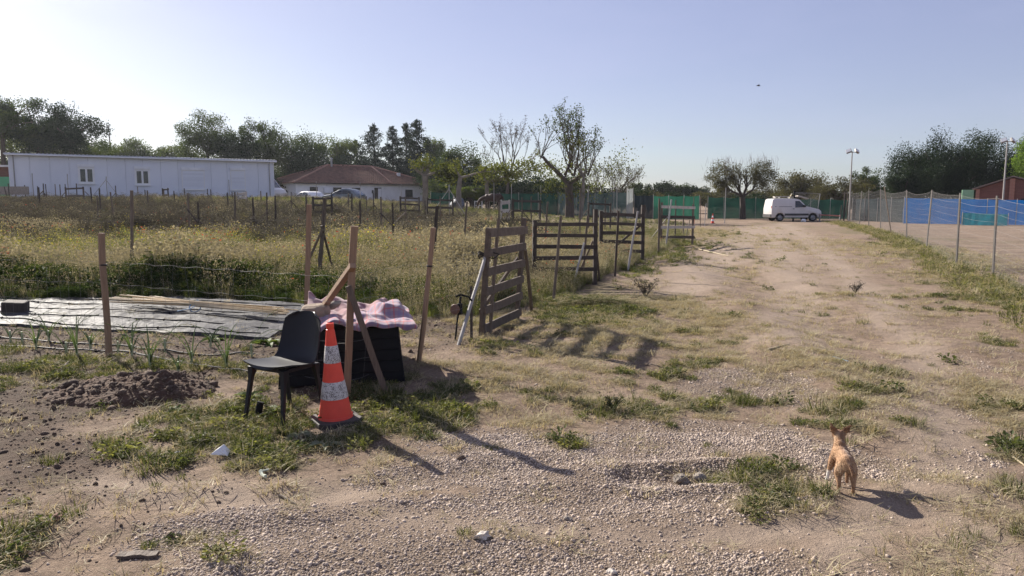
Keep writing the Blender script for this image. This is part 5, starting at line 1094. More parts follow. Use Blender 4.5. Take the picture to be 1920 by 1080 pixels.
M['brick'] = brickmat('brick', (.20, .075, .055), (.15, .055, .042), (.16, .10, .08)); M['brick_light'] = brickmat('brick_light', (.42, .19, .13), (.34, .15, .10), (.3, .2, .16)); M['shed_roof'] = mat('shed_roof', (.28, .22, .18), (.18, .13, .11), .8, 3); M['green_door'] = mat('green_door', (.28, .48, .30), (.22, .40, .25), .5, 3)
shed()
# --- green wall behind the prefab at the far left
a, b = P(-60, 51.5), P(21, 50.6); a.z = b.z = 1.5; mb = MB(); mb.beam(a + Vector((0, .5, 1.05)), b + Vector((0, .5, 1.05)), 1.4, .06, (0, 0, 1)); t = thing('green_container', 'bright green panel wall at the far left edge beside the prefab', 'wall', a)
mb.build('green_panel', mat('bright_green', (.10, .42, .20), (.08, .34, .16), .5, 2, bump=.02), t); mb = MB(); mb.beam(a + Vector((0, .7, 2.1)), b + Vector((0, .7, 2.1)), .65, .06, (0, 0, 1)); mb.build('upper_wall', M['brick'], t); mb = MB(); mb.beam(a + Vector((0, .55, 2.48)), b + Vector((0, .55, 2.48)), .12, .3, (0, 0, 1)); mb.build('coping', M['white_paint'], t)
mb = MB(); a2, b2 = P(-60, 46.5), P(54, 46.5); a2.z = b2.z = float(hz(a2.x, 46.5)) + .55; mb.beam(a2, b2, .5, .2, (0, 0, 1)); tag(mb.build('low_wall', M['stone'], loc=a2), 'low pale stone wall in the weeds at far left', 'wall')

# ------------------------------------------------------------------ vehicles
def vehicle(name, label, loc, rz, L_, W_, prof, wins, paint, wheels, wr=.31, extras=(), belt=.95, tumble=.16, roof=None, screens=()):
    """prof: closed side outline (x,z), x forward. The sides lean in above the belt line."""
    t = thing(name, label, 'vehicle' if 'van' not in name else 'van', loc); Mx = Matrix.Translation(loc) @ Matrix.Rotation(rz, 4, 'Z')
    def half(z): return W_ / 2 * (1 - tumble * max(0, z - belt)) - .05 * max(0, .45 - z)
    mb = MB(Mx); n = len(prof); vs = []
    for s in (-1, 1):
        for (x, z) in prof: vs.append(Vector((x, s * half(z), z)))
    mb.add(vs, [tuple(range(n)), tuple(reversed(range(n, 2 * n)))] + [(i, n + i, n + (i + 1) % n, (i + 1) % n) for i in range(n)]); bd = mb.build('body', paint, t, bevel=.035, smooth=True)
    for w in wins:
        for s in (-1, 1):
            q = MB(Mx); q.poly([Vector((x, s * (half(z) + .002), z)) for (x, z) in w], (0, s * .012, 0)); q.build('side_window', M['glass'], t)
    for (p0, p1, inset) in screens:
        d = Vector((p1[0] - p0[0], 0, p1[1] - p0[1])); nn = Vector((-d.z, 0, d.x)).normalized(); nn = -nn if nn.z < 0 else nn; q = MB(Mx)
        q.poly([Vector((p0[0], -half(p0[1]) + inset, p0[1])), Vector((p0[0], half(p0[1]) - inset, p0[1])), Vector((p1[0], half(p1[1]) - inset, p1[1])), Vector((p1[0], -half(p1[1]) + inset, p1[1]))], nn * .014); q.build('windscreen', M['glass'], t)
    for x in wheels:
        for s in (-1, 1):
            q = MB(Mx); c = Vector((x, s * (W_ / 2 - .10), wr)); q.lathe([(wr * .62, -.09), (wr * .93, -.10), (wr, -.06), (wr, .06), (wr * .93, .10), (wr * .62, .09)], c, 22, (0, s, 0), cap=False); wv = q.build('wheel', M['tyre'], t, smooth=True)
            q = MB(Mx); q.lathe([(0.001, .075), (wr * .2, .08), (wr * .5, .05), (wr * .63, .085)], c, 18, (0, s, 0), cap=False); q.build('rim', M['rim'], wv, smooth=True)
    for (nm, c, sz, m) in extras: q = MB(Mx); q.box(c, sz); q.build(nm, m, t, bevel=.01)
    return t
def arch(cx, r, n=7, z=.20): return [(cx + r * math.cos(a), max(z, .31 + r * math.sin(a))) for a in [math.pi - math.pi * k / (n - 1) for k in range(n)]]
M['van_white'] = mat('van_paint', (.66, .63, .61), (.55, .525, .51), .3, 1, bump=.01, spec=.5); M['car_grey'] = mat('car_grey', (.13, .16, .19), (.11, .135, .16), .25, 1, bump=0, metal=.3, spec=.5); M['bumper'] = mat('bumper', (.05, .05, .052), (.035, .035, .036), .6, 6)
def van_profile():
    return [(-2.02, .30)] + arch(-1.32, .38) + arch(1.36, .38) + [(2.02, .28), (2.06, .55), (2.03, .80), (1.85, .96), (1.10, 1.14), (.82, 1.20), (.30, 1.70), (.05, 1.79), (-.6, 1.83), (-1.75, 1.80), (-1.92, 1.72), (-2.02, 1.0)]
vp = P(1484, 60.5); vp.z = float(hz(vp.x, vp.y))
vehicle('white_van', 'white panel van with roof rack parked at the far end of the track', vp, 0.06, 4.1, 1.72, van_profile(), [[(.74, 1.16), (-.10, 1.10), (-.10, 1.62), (.22, 1.63)]], M['van_white'], (-1.32, 1.36), .32,
        [('side_moulding', (0.02, -.87, .55), (1.95, .04, .16), M['bumper']), ('front_bumper', (1.98, 0, .42), (.2, 1.6, .32), M['bumper']), ('rear_bumper', (-2.02, 0, .45), (.12, 1.6, .25), M['bumper']), ('headlight', (1.93, -.62, .86), (.16, .3, .16), M['glass']), ('headlight', (1.93, .62, .86), (.16, .3, .16), M['glass']),
         ('tail_light', (-1.99, -.74, 1.05), (.05, .12, .35), mat('tail_light', (.35, .02, .02), (.25, .02, .02), .3, 3, bump=0)), ('mirror', (.62, -.98, 1.22), (.12, .2, .18), M['bumper']), ('door_handle', (-.25, -.885, 1.0), (.14, .03, .05), M['bumper']), ('side_panel_line', (-1.05, -.80, 1.17), (1.4, .02, .035), M['bumper']),
         ('rack_bar', (-.1, 0, 1.90), (.05, 1.3, .05), M['galv']), ('rack_bar', (-1.3, 0, 1.88), (.05, 1.3, .05), M['galv'])], screens=[((.82, 1.22), (.30, 1.70), .12)])
# load on the rack
c = vp + Vector((.35, -.1, 1.93)); mb = MB(); mb.box(c + Vector((-.9, 0, .02)), (2.0, .5, .06)); mb.box(c + Vector((.35, -.1, -.02)), (.9, .6, .08), Euler((0, .25, 0)).to_matrix()); tag(mb.build('roof_load', M['pallet_white'], loc=c, bevel=.01), 'pale boards lying on the roof rack of the white van', 'boards')
# the cars at the tiled house
def car_profile(h=1.46): return [(-2.0, .30)] + arch(-1.25, .36) + arch(1.30, .36) + [(2.02, .28), (2.08, .55), (2.0, .72), (1.75, .84), (.95, .96), (.15, 1.38), (-.25, h - .02), (-.8, h), (-1.45, 1.36), (-1.85, 1.02), (-2.02, .90), (-2.05, .5)]
cw = [[(.78, .98), (-.28, .96), (-.28, 1.33), (.12, 1.31)], [(-.36, .96), (-1.35, 1.0), (-1.30, 1.22), (-.95, 1.34), (-.36, 1.36)]]
p = P(577, 79); p.z = float(hz(p.x, p.y)) - .1; vehicle('white_car', 'white car parked left of the grey hatchback before the tiled house', p, math.pi - .75, 4.1, 1.72, car_profile(), cw, M['white_paint'], (-1.25, 1.30), .31, [('headlight', (1.95, -.6, .66), (.2, .34, .14), M['glass']), ('headlight', (1.95, .6, .66), (.2, .34, .14), M['glass'])], belt=.92, tumble=.3, screens=[((.95, .98), (.15, 1.38), .14)])
p = P(645, 76); p.z = float(hz(p.x, p.y)); vehicle('grey_hatchback', 'dark grey hatchback parked before the tiled house', p, math.pi - .35, 4.0, 1.74, car_profile(1.52), cw, M['car_grey'], (-1.25, 1.30), .31, [('headlight', (1.95, -.6, .66), (.2, .34, .14), M['glass']), ('headlight', (1.95, .6, .66), (.2, .34, .14), M['glass'])], belt=.92, tumble=.3, screens=[((.95, .98), (.15, 1.38), .14)])
bigvan = [(-2.6, .35)] + arch(-1.6, .40) + arch(1.75, .40) + [(2.55, .32), (2.6, .7), (2.45, 1.0), (2.05, 1.2), (1.45, 1.95), (1.0, 2.25), (.3, 2.36), (-2.4, 2.36), (-2.6, 2.2)]
p = P(478, 66); p.z = float(hz(p.x, p.y)) - .1; vehicle('cargo_van', 'pale high-roof cargo van half hidden behind the prefab end', p, -.25, 5.2, 1.95, bigvan, [[(1.62, 1.28), (.75, 1.25), (.75, 1.95), (1.15, 2.0)]], M['van_white'], (-1.6, 1.75), .34, belt=1.1, tumble=.08, screens=[((2.05, 1.2), (1.45, 1.95), .15)])

# ------------------------------------------------------------------ nets, fences, masts
def net(name, label, u0, u1, d0, d1, v0, v1, m, posts=3, sag=.06, vb=None, cat='shade net'):
    a, b = P(u0, d0), P(u1, d1); t = thing(name, label, cat, a); n = 26; za, zb = zat(v0, d0), zat(v1, d1); rows = []
    for j in range(7):
        row = []
        for i in range(n + 1):
            f = i / n; g = j / 6; p = a.lerp(b, f); zt = za + (zb - za) * f - sag * abs(math.sin(math.pi * f * (posts - 1 or 1))); z0 = float(hz(p.x, p.y)) + .02; row.append(Vector((p.x, p.y + .10 * (float(vnoise(f * 14 + u0, g * 2.5, 3)) - .5), z0 + (zt - z0) * g)))
        rows.append(row)
    mb = MB(); mb.grid(rows); mb.build('net', m, t, smooth=True, fix=False)
    for k in range(posts):
        f = k / max(1, posts - 1); p = a.lerp(b, f); p.z = float(hz(p.x, p.y)); q = MB(); q.tube([p + Vector((0, -.08, -.1)), Vector((p.x, p.y - .08, za + (zb - za) * f + .08))], .025, 6); q.build('post', M['pipe'], t, smooth=True)
    return t
M['net_green'] = netmat('net_green', (.018, .070, .052), (.010, .036, .030), .95, trans=.22); M['net_bright'] = netmat('net_bright', (.035, .16, .105), (.022, .11, .072), .97, trans=.35); M['net_dark'] = netmat('net_dark', (.040, .055, .062), (.025, .036, .042), .93, trans=.15); M['net_grey'] = netmat('net_grey', (.085, .125, .125), (.05, .08, .08), .82, trans=.2)
M['net_blue'] = netmat('net_blue', (.018, .175, .50), (.015, .13, .40), .93, trans=.4); M['net_teal'] = netmat('net_teal', (.015, .20, .25), (.015, .15, .20), .97, trans=.35); M['sheet_pale'] = netmat('sheet_pale', (.50, .52, .52), (.40, .42, .42), .6)
net('shade_net', 'dark green shade net fence right of the brown horse', 937, 1046, 74, 72, 362.5, 362, M['net_green'], 4)
net('shade_net', 'grey green mesh fence behind the big pollarded tree', 1046, 1186, 72, 70, 361, 360, M['net_grey'], 5)
net('shade_net', 'pale translucent sheet hung at the end of the grey mesh fence', 1174, 1186, 69, 69.2, 353, 353, M['sheet_pale'], 2)
net('shade_net', 'dark charcoal net between the pale sheet and the bright green tarp', 1188, 1224, 69, 68, 366, 366, M['net_dark'], 2)
net('tarp_fence', 'bright green tarp fence left of the small cone', 1224, 1310, 67, 66, 367, 367, M['net_bright'], 4, .08)
net('tarp_fence', 'green tarp fence in the shade behind the forked tree', 1326, 1445, 68, 68, 369, 372, M['net_green'], 5, .08)
net('tarp_fence', 'green tarp fence behind the bonnet of the white van', 1445, 1592, 68, 67, 372, 374, M['net_green'], 5, .08)
net('shade_net', 'green net beside the right end of the tiled house', 808, 850, 70, 69, 360, 361, M['net_green'], 2)
net('shade_net', 'dark grey net between the gate posts and the blue net', 1596, 1695, 62, 56, 372, 372, M['net_dark'], 5)
net('blue_net', 'long blue net fence behind the paddock at right', 1692, 2080, 54, 48, 371, 378, M['net_blue'], 8, .02)
net('teal_tarp', 'teal tarp hung low before the blue net', 1802, 1888, 50.0, 49.0, 399, 402, M['net_teal'], 2, .0)
# wire fence along the right of the track
M['fence_post'] = mat('fence_post', (.17, .155, .14), (.10, .09, .08), .6, 6, (2, 2, .6), .1, .3, obj_rand=.2)
def right_fence():
    PO = [((1594, 359), (1594, 416)), ((1616, 358), (1611, 421)), ((1629, 356), (1629, 424)), ((1651, 354), (1651, 428)), ((1658, 350), (1671, 439)), ((1700, 356), (1700, 450)), ((1748, 356), (1737, 467)), ((1801, 362), (1793, 498)), ((1870, 367), (1861, 521)), ((1990, 380), (1975, 585)), ((2200, 420), (2170, 690))]
    bs = [G(*b) for _, b in PO]; tp = [P(t_[0], b.y, t_[1]) for (t_, _), b in zip(PO, bs)]; t = thing('wire_fence', 'sagging wire mesh fence on grey posts along the right of the track', 'fence', bs[0])
    for k, (b, tt) in enumerate(zip(bs, tp)):
        mb = MB(); d = (tt - b).normalized(); mb.beam(b - d * .2, tt, .038, .036, (1, .3, 0), 3, .002); mb.build('post', M['fence_post'] if k != 4 else M['stake_grey'], t)
    for k in range(len(bs) - 1):
        if k == 4: continue
        p0, p1 = bs[k], bs[k + 1]; 
        if k == 3: p1 = bs[5]; t1 = tp[5]
        else: t1 = tp[k + 1]
        t0 = tp[k]; Ls = (p1 - p0).length; mb = MB(); n = max(6, int(Ls / .25)); H0 = (t0 - p0).length - .05; H1 = (t1 - p1).length - .05; rowsN = 11; lines = []; sg = random.uniform(.05, .16)
        for j in range(rowsN):
            f = j / (rowsN - 1); L2 = []
            for i in range(n + 1):
                s = i / n; a = p0.lerp(t0, f * H0 / (t0 - p0).length); b = p1.lerp(t1, f * H1 / (t1 - p1).length); q = a.lerp(b, s); q.z -= sg * math.sin(math.pi * s) * f ** 1.5; L2.append(q)
            lines.append(L2); mb.tube(L2, .0022 if j in (0, rowsN - 1, rowsN - 2) else .0014, 3, False)
        nv = int(Ls / .075)
        for c_ in range(nv):
            s = c_ / nv * n; i = int(s); w = s - i; mb.tube([L2[i].lerp(L2[min(i + 1, n)], w) for L2 in lines[::2]], .0010, 3, False)
        mb.build('wire_mesh', M['wire'], t)
right_fence()
# gate across the end of the track
def field_gate():
    a = G(1487, 415); b = G(1530, 414); t = thing('mesh_gate', 'grey mesh gate with crossed wires hung on a black post before the van', 'gate', a)
    q = MB(); q.tube([a + Vector((0, 0, -.1)), P(1490, a.y, 358)], .07, 9); tag(q.build('post', M['black_plastic'], t, smooth=True), 'thick black gate post')
    q = MB(); q.tube([b + Vector((0, 0, -.05)), P(1538, b.y, 363)], .035, 8); q.build('post', M['galv'], t, smooth=True)
    c, d = P(1488, a.y, 361), P(1537, b.y, 363); a1, b1 = a + Vector((0, 0, .1)), b + Vector((0, 0, .1))
    for (p, r) in ((c, d), (a1, b1), (a1, d), (c, b1)): q = MB(); q.tube([p, r], .012, 5); q.build('frame_bar', M['galv'], t)
    q = MB()
    for k in range(1, 40): f = k / 40; q.tube([a1.lerp(b1, f), c.lerp(d, f)], .002, 3, False)
    for k in range(1, 40): f = k / 40; q.tube([a1.lerp(c, f), b1.lerp(d, f)], .002, 3, False)
    q.build('wire_mesh', M['wire'], t)
    q = MB(); e = G(1456, 411); q.tube([e, P(1485, a.y - .05, 363)], .045, 8); tag(q.build('brace_pole', mat('cream_pole', (.62, .58, .42), (.5, .46, .34), .6, 6), t, smooth=True), 'cream pole propping the gate post')
field_gate()
def gate2():
    a = G(1584, 414); t = thing('field_gate_post', 'dark timber gate post cluster at the left end of the wire fence', 'post', a)
    for (u0, v0, u1, v1, r, m) in ((1584, 361, 1582, 414, .06, 'stake_dark'), (1589, 360, 1589, 413, .045, 'stake_dark'), (1578, 385, 1575, 414, .04, 'stake_grey'), (1590, 372, 1581, 414, .035, 'stake_grey')): q = MB(); b = G(u1, v1); q.tube([b + Vector((0, 0, -.1)), P(u0, b.y, v0)], r, 8); q.build('post', M[m], t, smooth=True)
gate2()
a, b = P(1538, 59.5, 403), P(1576, 59.0, 405); t = thing('barrier_pole', 'red and white horizontal barrier pole between the mesh gate and timber posts', 'barrier', Vector((a.x, a.y, 0)))
q = MB(); q.tube([a, b], .045, 8); q.build('pole', mat('barrier_red', (.50, .16, .12), (.40, .13, .10), .6, 5), t, smooth=True)
for e in (a, b): q = MB(); q.beam(Vector((e.x, e.y + .1, -.05)), Vector((e.x, e.y + .1, e.z + .1)), .08, .08); q.build('support', M['galv'], t)
crumple('white_rock', 'white rock lying at the foot of the mesh gate', G(1506, 416), (.22, .16, .15), M['white_paint'], 44, 'rock')
def mast(label, u, vt, vb_, d, two=True):
    top = P(u, d, vt); b = Vector((top.x, d, float(hz(top.x, d)))); t = thing('floodlight_mast', label, 'light mast', b); q = MB(); q.tube([b, b.lerp(top, .5), top], [.07, .06, .045], 8); q.build('pole', M['pipe'], t, smooth=True)
    q = MB(); q.beam(top + Vector((-.35, 0, -.06)), top + Vector((.35, 0, -.06)), .05, .05); q.build('crossbar', M['pipe'], t)
    for s in (-1, 1):
        q = MB(); R = Euler((-.5, s * .35, s * .5)).to_matrix(); q.box(top + Vector((s * .33, -.1, .02)), (.42, .16, .32), R); h = q.build('floodlight', M['galv'], t, bevel=.02); q = MB(); q.box(top + Vector((s * .33, -.1, .02)) + R @ Vector((0, -.09, 0)), (.36, .02, .26), R); q.build('lens', M['prefab_trim'], h)
    return t
mast('tall grey floodlight mast above the trees near the van', 1598, 284, 0, 62); mast('floodlight mast before the dark pines at right', 1889, 264, 0, 56)
top = P(204, 130, 236); b = Vector((top.x, 130, 0)); t = thing('radio_mast', 'thin pale radio mast far behind the prefab', 'mast', b); q = MB(); q.tube([b, top], [.22, .10], 5); q.build('pole', M['pipe'], t); q = MB(); q.box(top, (.8, .1, .1)); q.box(top - Vector((0, 0, 1.5)), (.9, .1, .1)); q.build('crossbar', M['pipe'], t)
# clutter beside the horse
c = P(897, 66); mb = MB()
t = thing('white_crate', 'pale crate with open sides left of the horse', 'crate', c)
for (x, z, w, h) in ((0, .75, .7, .06), (0, .4, .7, .05), (-.32, .4, .06, .8), (.32, .4, .06, .8), (.0, .4, .05, .8)): q = MB(); q.box(c + Vector((x, 0, z)), (w, .4, h)); q.build('slat', M['prefab_trim'], t)
c = P(856, 60); crumple('junk_heap', 'dark bluish heap of junk between the house and the horse', c, (1.3, .6, .55), mat('junk', (.10, .12, .16), (.05, .06, .07), .7, 3), 61, 'junk')
c = P(858, 58.5); crumple('white_sack', 'small white sack lying on the dark junk heap', c + Vector((0, 0, .55)), (.22, .18, .16), M['white_paint'], 63, 'sack')
# ------------------------------------------------------------------ trees
def leaf_mesh(name, pts, size, m, rng, parent, up=.0, asp=.62, clump=None, off=Vector((0, 0, 0))):
    """a crown of many small leaf sprays, each a folded diamond"""
    n = len(pts); pts = np.asarray(pts); s = size * rng.uniform(.55, 1.25, n)
    a = rng.normal(size=(n, 3)); a[:, 2] = a[:, 2] * (1 - up) + up * 1.5 * rng.choice([1], n); a /= np.linalg.norm(a, axis=1)[:, None]
    b = rng.normal(size=(n, 3)); b -= a * (a * b).sum(1)[:, None]; b /= np.linalg.norm(b, axis=1)[:, None]
    c = np.cross(a, b); A = a * s[:, None]; B = b * (s * asp)[:, None]; C = c * (s * .22)[:, None]
    v = np.stack([pts - A * .5, pts + B * .5 + C, pts + A * .5, pts - B * .5 + C], 1).reshape(-1, 3) - np.array(off)
    f = np.arange(n * 4).reshape(n, 4)
    me = np_mesh(name, v, f, [m]); at = me.attributes.new('tint', 'FLOAT', 'FACE'); t = rng.random(n) * .35 + (clump if clump is not None else 0); at.data.foreach_set('value', (t % 1.0).astype(np.float32) * .98)
    return link(name, me, parent)
def grow(rng, p, d, L_, r, lvl, maxl, segs, tips, nb=3, spread=.7, up=.15, shrink=.68, wob=.25):
    pts = [p]; n = 4
    for k in range(n):
        d = (d + Vector((rng.gauss(0, wob * .35), rng.gauss(0, wob * .35), rng.gauss(0, wob * .2) + up * .15))).normalized(); p = p + d * L_ / n; pts.append(p)
    rr = [r * (1 - .45 * k / n) for k in range(n + 1)]; segs.append((pts, rr, lvl))
    if lvl >= maxl: tips.append((p, d)); tips.append((pts[2], d)); return
    for k in range(nb):
        a = rng.uniform(0, 6.283); s = spread * rng.uniform(.6, 1.2); ax = d.orthogonal().normalized(); ax.rotate(Matrix.Rotation(a, 3, d)); nd = (d * math.cos(s) + ax * math.sin(s) + Vector((0, 0, up))).normalized(); st = pts[-1] if k == 0 or rng.random() < .55 else pts[rng.randint(2, 3)]
        grow(rng, st, nd, L_ * shrink * rng.uniform(.8, 1.15), rr[-1] * .8, lvl + 1, maxl, segs, tips, nb, spread, up, shrink, wob)
def wood(name, segs, m, parent, kmin=4):
    mb = MB()
    for (pts, rr, lvl) in segs: mb.tube(pts, [max(.006, x) for x in rr], 7 if lvl == 0 else (5 if lvl == 1 else kmin), lvl == 0)
    return mb.build(name, m, parent, smooth=True, fix=False)
def lobe_points(rng, c, rx, ry, rz_, nl, n, lr=(.28, .45), shell=.75, bottom=-.75):
    """leaf positions: sprays on many small lobes of uneven size that fill an uneven ellipsoid"""
    out = []; cl = []; c = np.array(c); nl = int(nl * 2.6)
    ph = rng.uniform(0, 6.28, 4); cen = []
    while len(cen) < nl:
        q = rng.normal(size=3); q /= np.linalg.norm(q); az = math.atan2(q[1], q[0])
        edge = 1 + .22 * math.sin(2 * az + ph[0]) * (1 - abs(q[2])) + .16 * math.sin(5 * az + ph[1] + 3 * q[2]) + .12 * math.sin(4 * q[2] + ph[2])
        q = q * min(edge, 1.1) * rng.random() ** .42 * .86
        if q[2] < bottom: continue
        cen.append(q)
    w = rng.uniform(.5, 1.6, nl); w /= w.sum()
    for q, wi in zip(cen, w):
        per = max(4, int(n * wi)); R = rng.uniform(*lr) * .72; d = rng.normal(size=(per, 3)); d /= np.linalg.norm(d, axis=1)[:, None]; rad = R * (.15 + .85 * rng.random(per) ** .6) * (1 + np.abs(rng.normal(0, .22, per)))
        st = rng.uniform(.7, 1.35, 3); pts = q + d * rad[:, None] * st; out.append(pts * np.array([rx, ry, rz_]) + c); cl.append(np.full(per, rng.random() * .6))
    return np.concatenate(out), np.concatenate(cl)
L1 = leafmat('leaf_broad', (0.0297, 0.0495, 0.0145), (0.0693, 0.0891, 0.0297), .34); L2 = leafmat('leaf_light', (0.0528, 0.0759, 0.0231), (0.0990, 0.1188, 0.0396), .40); L3 = leafmat('leaf_dark', (.016, .030, .014), (.038, .058, .026), .20); L4 = leafmat('leaf_conifer', (.014, .028, .017), (.034, .052, .030), .12)
L5 = leafmat('leaf_spring', (0.0644, 0.0743, 0.0173), (0.1188, 0.1237, 0.0371), .45); L6 = leafmat('leaf_pine', (0.0145, 0.0290, 0.0132), (0.0343, 0.0541, 0.0238), .15); L7 = leafmat('leaf_olive', (0.0594, 0.0561, 0.0277), (0.1056, 0.0957, 0.0495), .3); L8 = leafmat('leaf_twig', (0.0693, 0.0528, 0.0436), (0.1122, 0.0891, 0.0726), .1); L9 = leafmat('leaf_bright', (.10, .17, .03), (.19, .27, .06), .45)
TREE_N = 0
def crown_tree(name, label, u, d, vt, hw, vb=None, leaf=None, n=3600, size=.36, bark='bark_dark', lobes=16, ry=None, seed=None, group='trees behind the allotments', bottom=-.75, lr=(.28, .45), trunk_r=.2, zb=None, asp=.62):
    """tree at column u, distance d: crown from row vb up to row vt, half width hw pixels"""
    global TREE_N; TREE_N += 1; rng = np.random.default_rng(seed or 100 + TREE_N); pr = random.Random(TREE_N); base = P(u, d); zt = zat(vt, d); z0 = zat(vb, d) if vb else base.z + .35 * (zt - base.z); rx = hw / FPX * d * 1.28; zt += .06 * (zt - z0); z0 = max(base.z + .3, z0 - .28 * (zt - z0)); t = thing(name, label, 'tree', base, group)
    c = Vector((base.x, d, (zt + z0) / 2)); pts, cl = lobe_points(rng, c, rx, ry or rx, (zt - z0) / 2, lobes, int(n * 3.4), lr, bottom=bottom); leaf_mesh('crown', pts, size * .56, leaf, rng, t, clump=cl, off=base, asp=asp)
    segs = []; tips = []; H = z0 + (zt - z0) * .35 - base.z; segs.append(([base - Vector((0, 0, .2)), base + Vector((pr.gauss(0, .1), 0, H * .5)), base + Vector((pr.gauss(0, .2), 0, H))], [trunk_r * 1.25, trunk_r, trunk_r * .8], 0)); st = segs[0][0][-1]
    for k in range(6): a = k * 1.05 + pr.random(); e = c + Vector((math.cos(a) * rx * .6, math.sin(a) * rx * .5, pr.uniform(-.1, .6) * (zt - z0) / 2)); segs.append(([st - Vector((0, 0, .4 * pr.random())), st.lerp(e, .5) + Vector((0, 0, .3)), e], [trunk_r * .5, trunk_r * .32, trunk_r * .12], 1))
    wood('trunk', segs, M[bark], t); return t
def conifer(label, u, d, vt, hw, leaf=None, n=3200, seed=1, base_v=None):
    rng = np.random.default_rng(seed); base = P(u, d); zt = zat(vt, d); H = zt - base.z; R = hw / FPX * d * 2.3; n = int(n * 3.4); t = thing('conifer_tree', label, 'tree', base, 'trees behind the allotments')
    k = 90; pts = []; 
    for i in range(k):
        f = .06 + .93 * (i / k) ** .9; r = R * (1 - f) ** .75 * rng.uniform(.75, 1.18) + .12; a = rng.uniform(0, 6.283); m_ = int(n / k * (.35 + 1.3 * (1 - f))); q = rng.random(m_) ** .7; w = .16 * r + .10
        z = base.z + H * f - .22 * r * q + .25 * r * q ** 3; pts.append(np.stack([base.x + math.cos(a) * r * q + rng.normal(0, w, m_) * .6, d + math.sin(a) * r * q + rng.normal(0, w, m_) * .6, z + rng.normal(0, .14, m_)], 1))
    pts.append(np.stack([base.x + rng.normal(0, .07, 60), d + rng.normal(0, .07, 60), zt - rng.random(60) * H * .12], 1))
    pts = np.concatenate(pts); leaf_mesh('crown', pts, .27, leaf or L4, rng, t, up=.2, asp=.45, clump=rng.random(len(pts)) * .5, off=base)
    wood('trunk', [([base - Vector((0, 0, .2)), base + Vector((0, 0, H * .5)), base + Vector((0, 0, H * .97))], [.22, .12, .03], 0)], M['bark_dark'], t); return t
# far left grove behind the prefab
crown_tree('pine_tree', 'tall open pine at the far left edge behind the prefab', 10, 76, 176, 80, 262, L1, 4200, .34, 'bark', 18, lr=(.2, .34), trunk_r=.24)
crown_tree('pine_tree', 'tall pine second from the left edge behind the prefab', 78, 80, 181, 62, 268, L6, 4000, .34, 'bark', 16, lr=(.2, .36), trunk_r=.24)
crown_tree('pine_tree', 'sloping pine at the right side of the far left grove', 138, 78, 192, 62, 282, L6, 4200, .34, 'bark', 18, lr=(.2, .36), trunk_r=.24)
crown_tree('broadleaf_tree', 'low green tree under the pines at far left', 40, 84, 238, 90, 300, L2, 3200, .38, 'bark', 14); crown_tree('broadleaf_tree', 'low green tree under the sloping pine', 140, 86, 248, 70, 310, L1, 3000, .38, 'bark', 14)
for (u, vt, hw, lf, lab) in [(215, 268, 38, L1, 'small far tree just right of the radio mast'), (262, 263, 36, L2, 'rounded far tree behind the middle of the prefab'), (312, 268, 40, L1, 'low far tree behind the prefab roof left of the big broadleaf'), (345, 276, 34, L2, 'low pale green far tree touching the big broadleaf tree')]:
    crown_tree('broadleaf_tree', lab, u, 118, vt, hw, 318, lf, 2200, .5, 'bark', 12)
crown_tree('broadleaf_tree', 'big airy broadleaf tree behind the right half of the prefab', 395, 92, 216, 48, 300, L1, 5200, .34, 'bark', 28, lr=(.26, .42), trunk_r=.26)
crown_tree('broadleaf_tree', 'dark tree in front of the big airy broadleaf', 448, 88, 246, 42, 325, L3, 3600, .36, 'bark_dark', 16); crown_tree('broadleaf_tree', 'tall airy broadleaf right of the dark tree behind the prefab end', 484, 94, 222, 34, 300, L1, 3600, .34, 'bark', 18, lr=(.18, .32))
crown_tree('broadleaf_tree', 'wide dark green tree behind the left of the tiled house', 545, 98, 240, 52, 330, L1, 4200, .38, 'bark', 20); crown_tree('broadleaf_tree', 'dark rounded evergreen left of the tiled roof', 512, 106, 300, 52, 372, L3, 3600, .36, 'bark_dark', 16)
crown_tree('broadleaf_tree', 'dark evergreen with flat top behind the tiled roof', 590, 96, 264, 52, 345, L3, 3600, .36, 'bark_dark', 16); crown_tree('broadleaf_tree', 'light green tree rising behind the tiled roof', 632, 104, 255, 34, 320, L2, 3000, .38, 'bark', 14); crown_tree('broadleaf_tree', 'dark grey-green evergreen above the ridge of the tiled roof', 655, 99, 290, 46, 340, L4, 3000, .36, 'bark_dark', 14)
conifer('conifer left of the group of spires behind the house', 671, 108, 262, 20, None, 1700, 11); conifer('broad pointed conifer above the ridge of the house', 704, 106, 233, 30, None, 3200, 12); conifer('slim pointed conifer between two larger conifers', 738, 107, 236, 20, None, 2600, 13); conifer('tall conifer left of the tallest spire', 763, 109, 230, 20, None, 2600, 14); conifer('tallest conifer with the sharpest spire behind the house', 783, 105, 224, 31, None, 3600, 15)
crown_tree('broadleaf_tree', 'light green poplar right of the tallest conifer', 812, 112, 243, 20, 320, L2, 2200, .38, 'bark', 12); crown_tree('broadleaf_tree', 'dark tree filling the gap right of the conifers', 815, 96, 285, 38, 350, L3, 2800, .36, 'bark_dark', 14)
crown_tree('broadleaf_tree', 'leafy green tree right of the conifers above the horse', 865, 92, 268, 42, 345, L1, 3800, .36, 'bark', 18); crown_tree('broadleaf_tree', 'dark evergreen mass above the horse', 890, 88, 318, 60, 372, L3, 3200, .36, 'bark_dark', 14); crown_tree('broadleaf_tree', 'dark evergreen mass behind the left green net', 985, 90, 322, 62, 378, L3, 3200, .36, 'bark_dark', 14); crown_tree('broadleaf_tree', 'dark evergreen behind the big pollarded tree', 1050, 88, 328, 56, 378, L1, 3000, .36, 'bark_dark', 14)
crown_tree('hedge_bush', 'clipped bright green hedge left of the horse', 885, 68, 349, 30, 368, L2, 2400, .2, 'bark_dark', 16, ry=1.0)
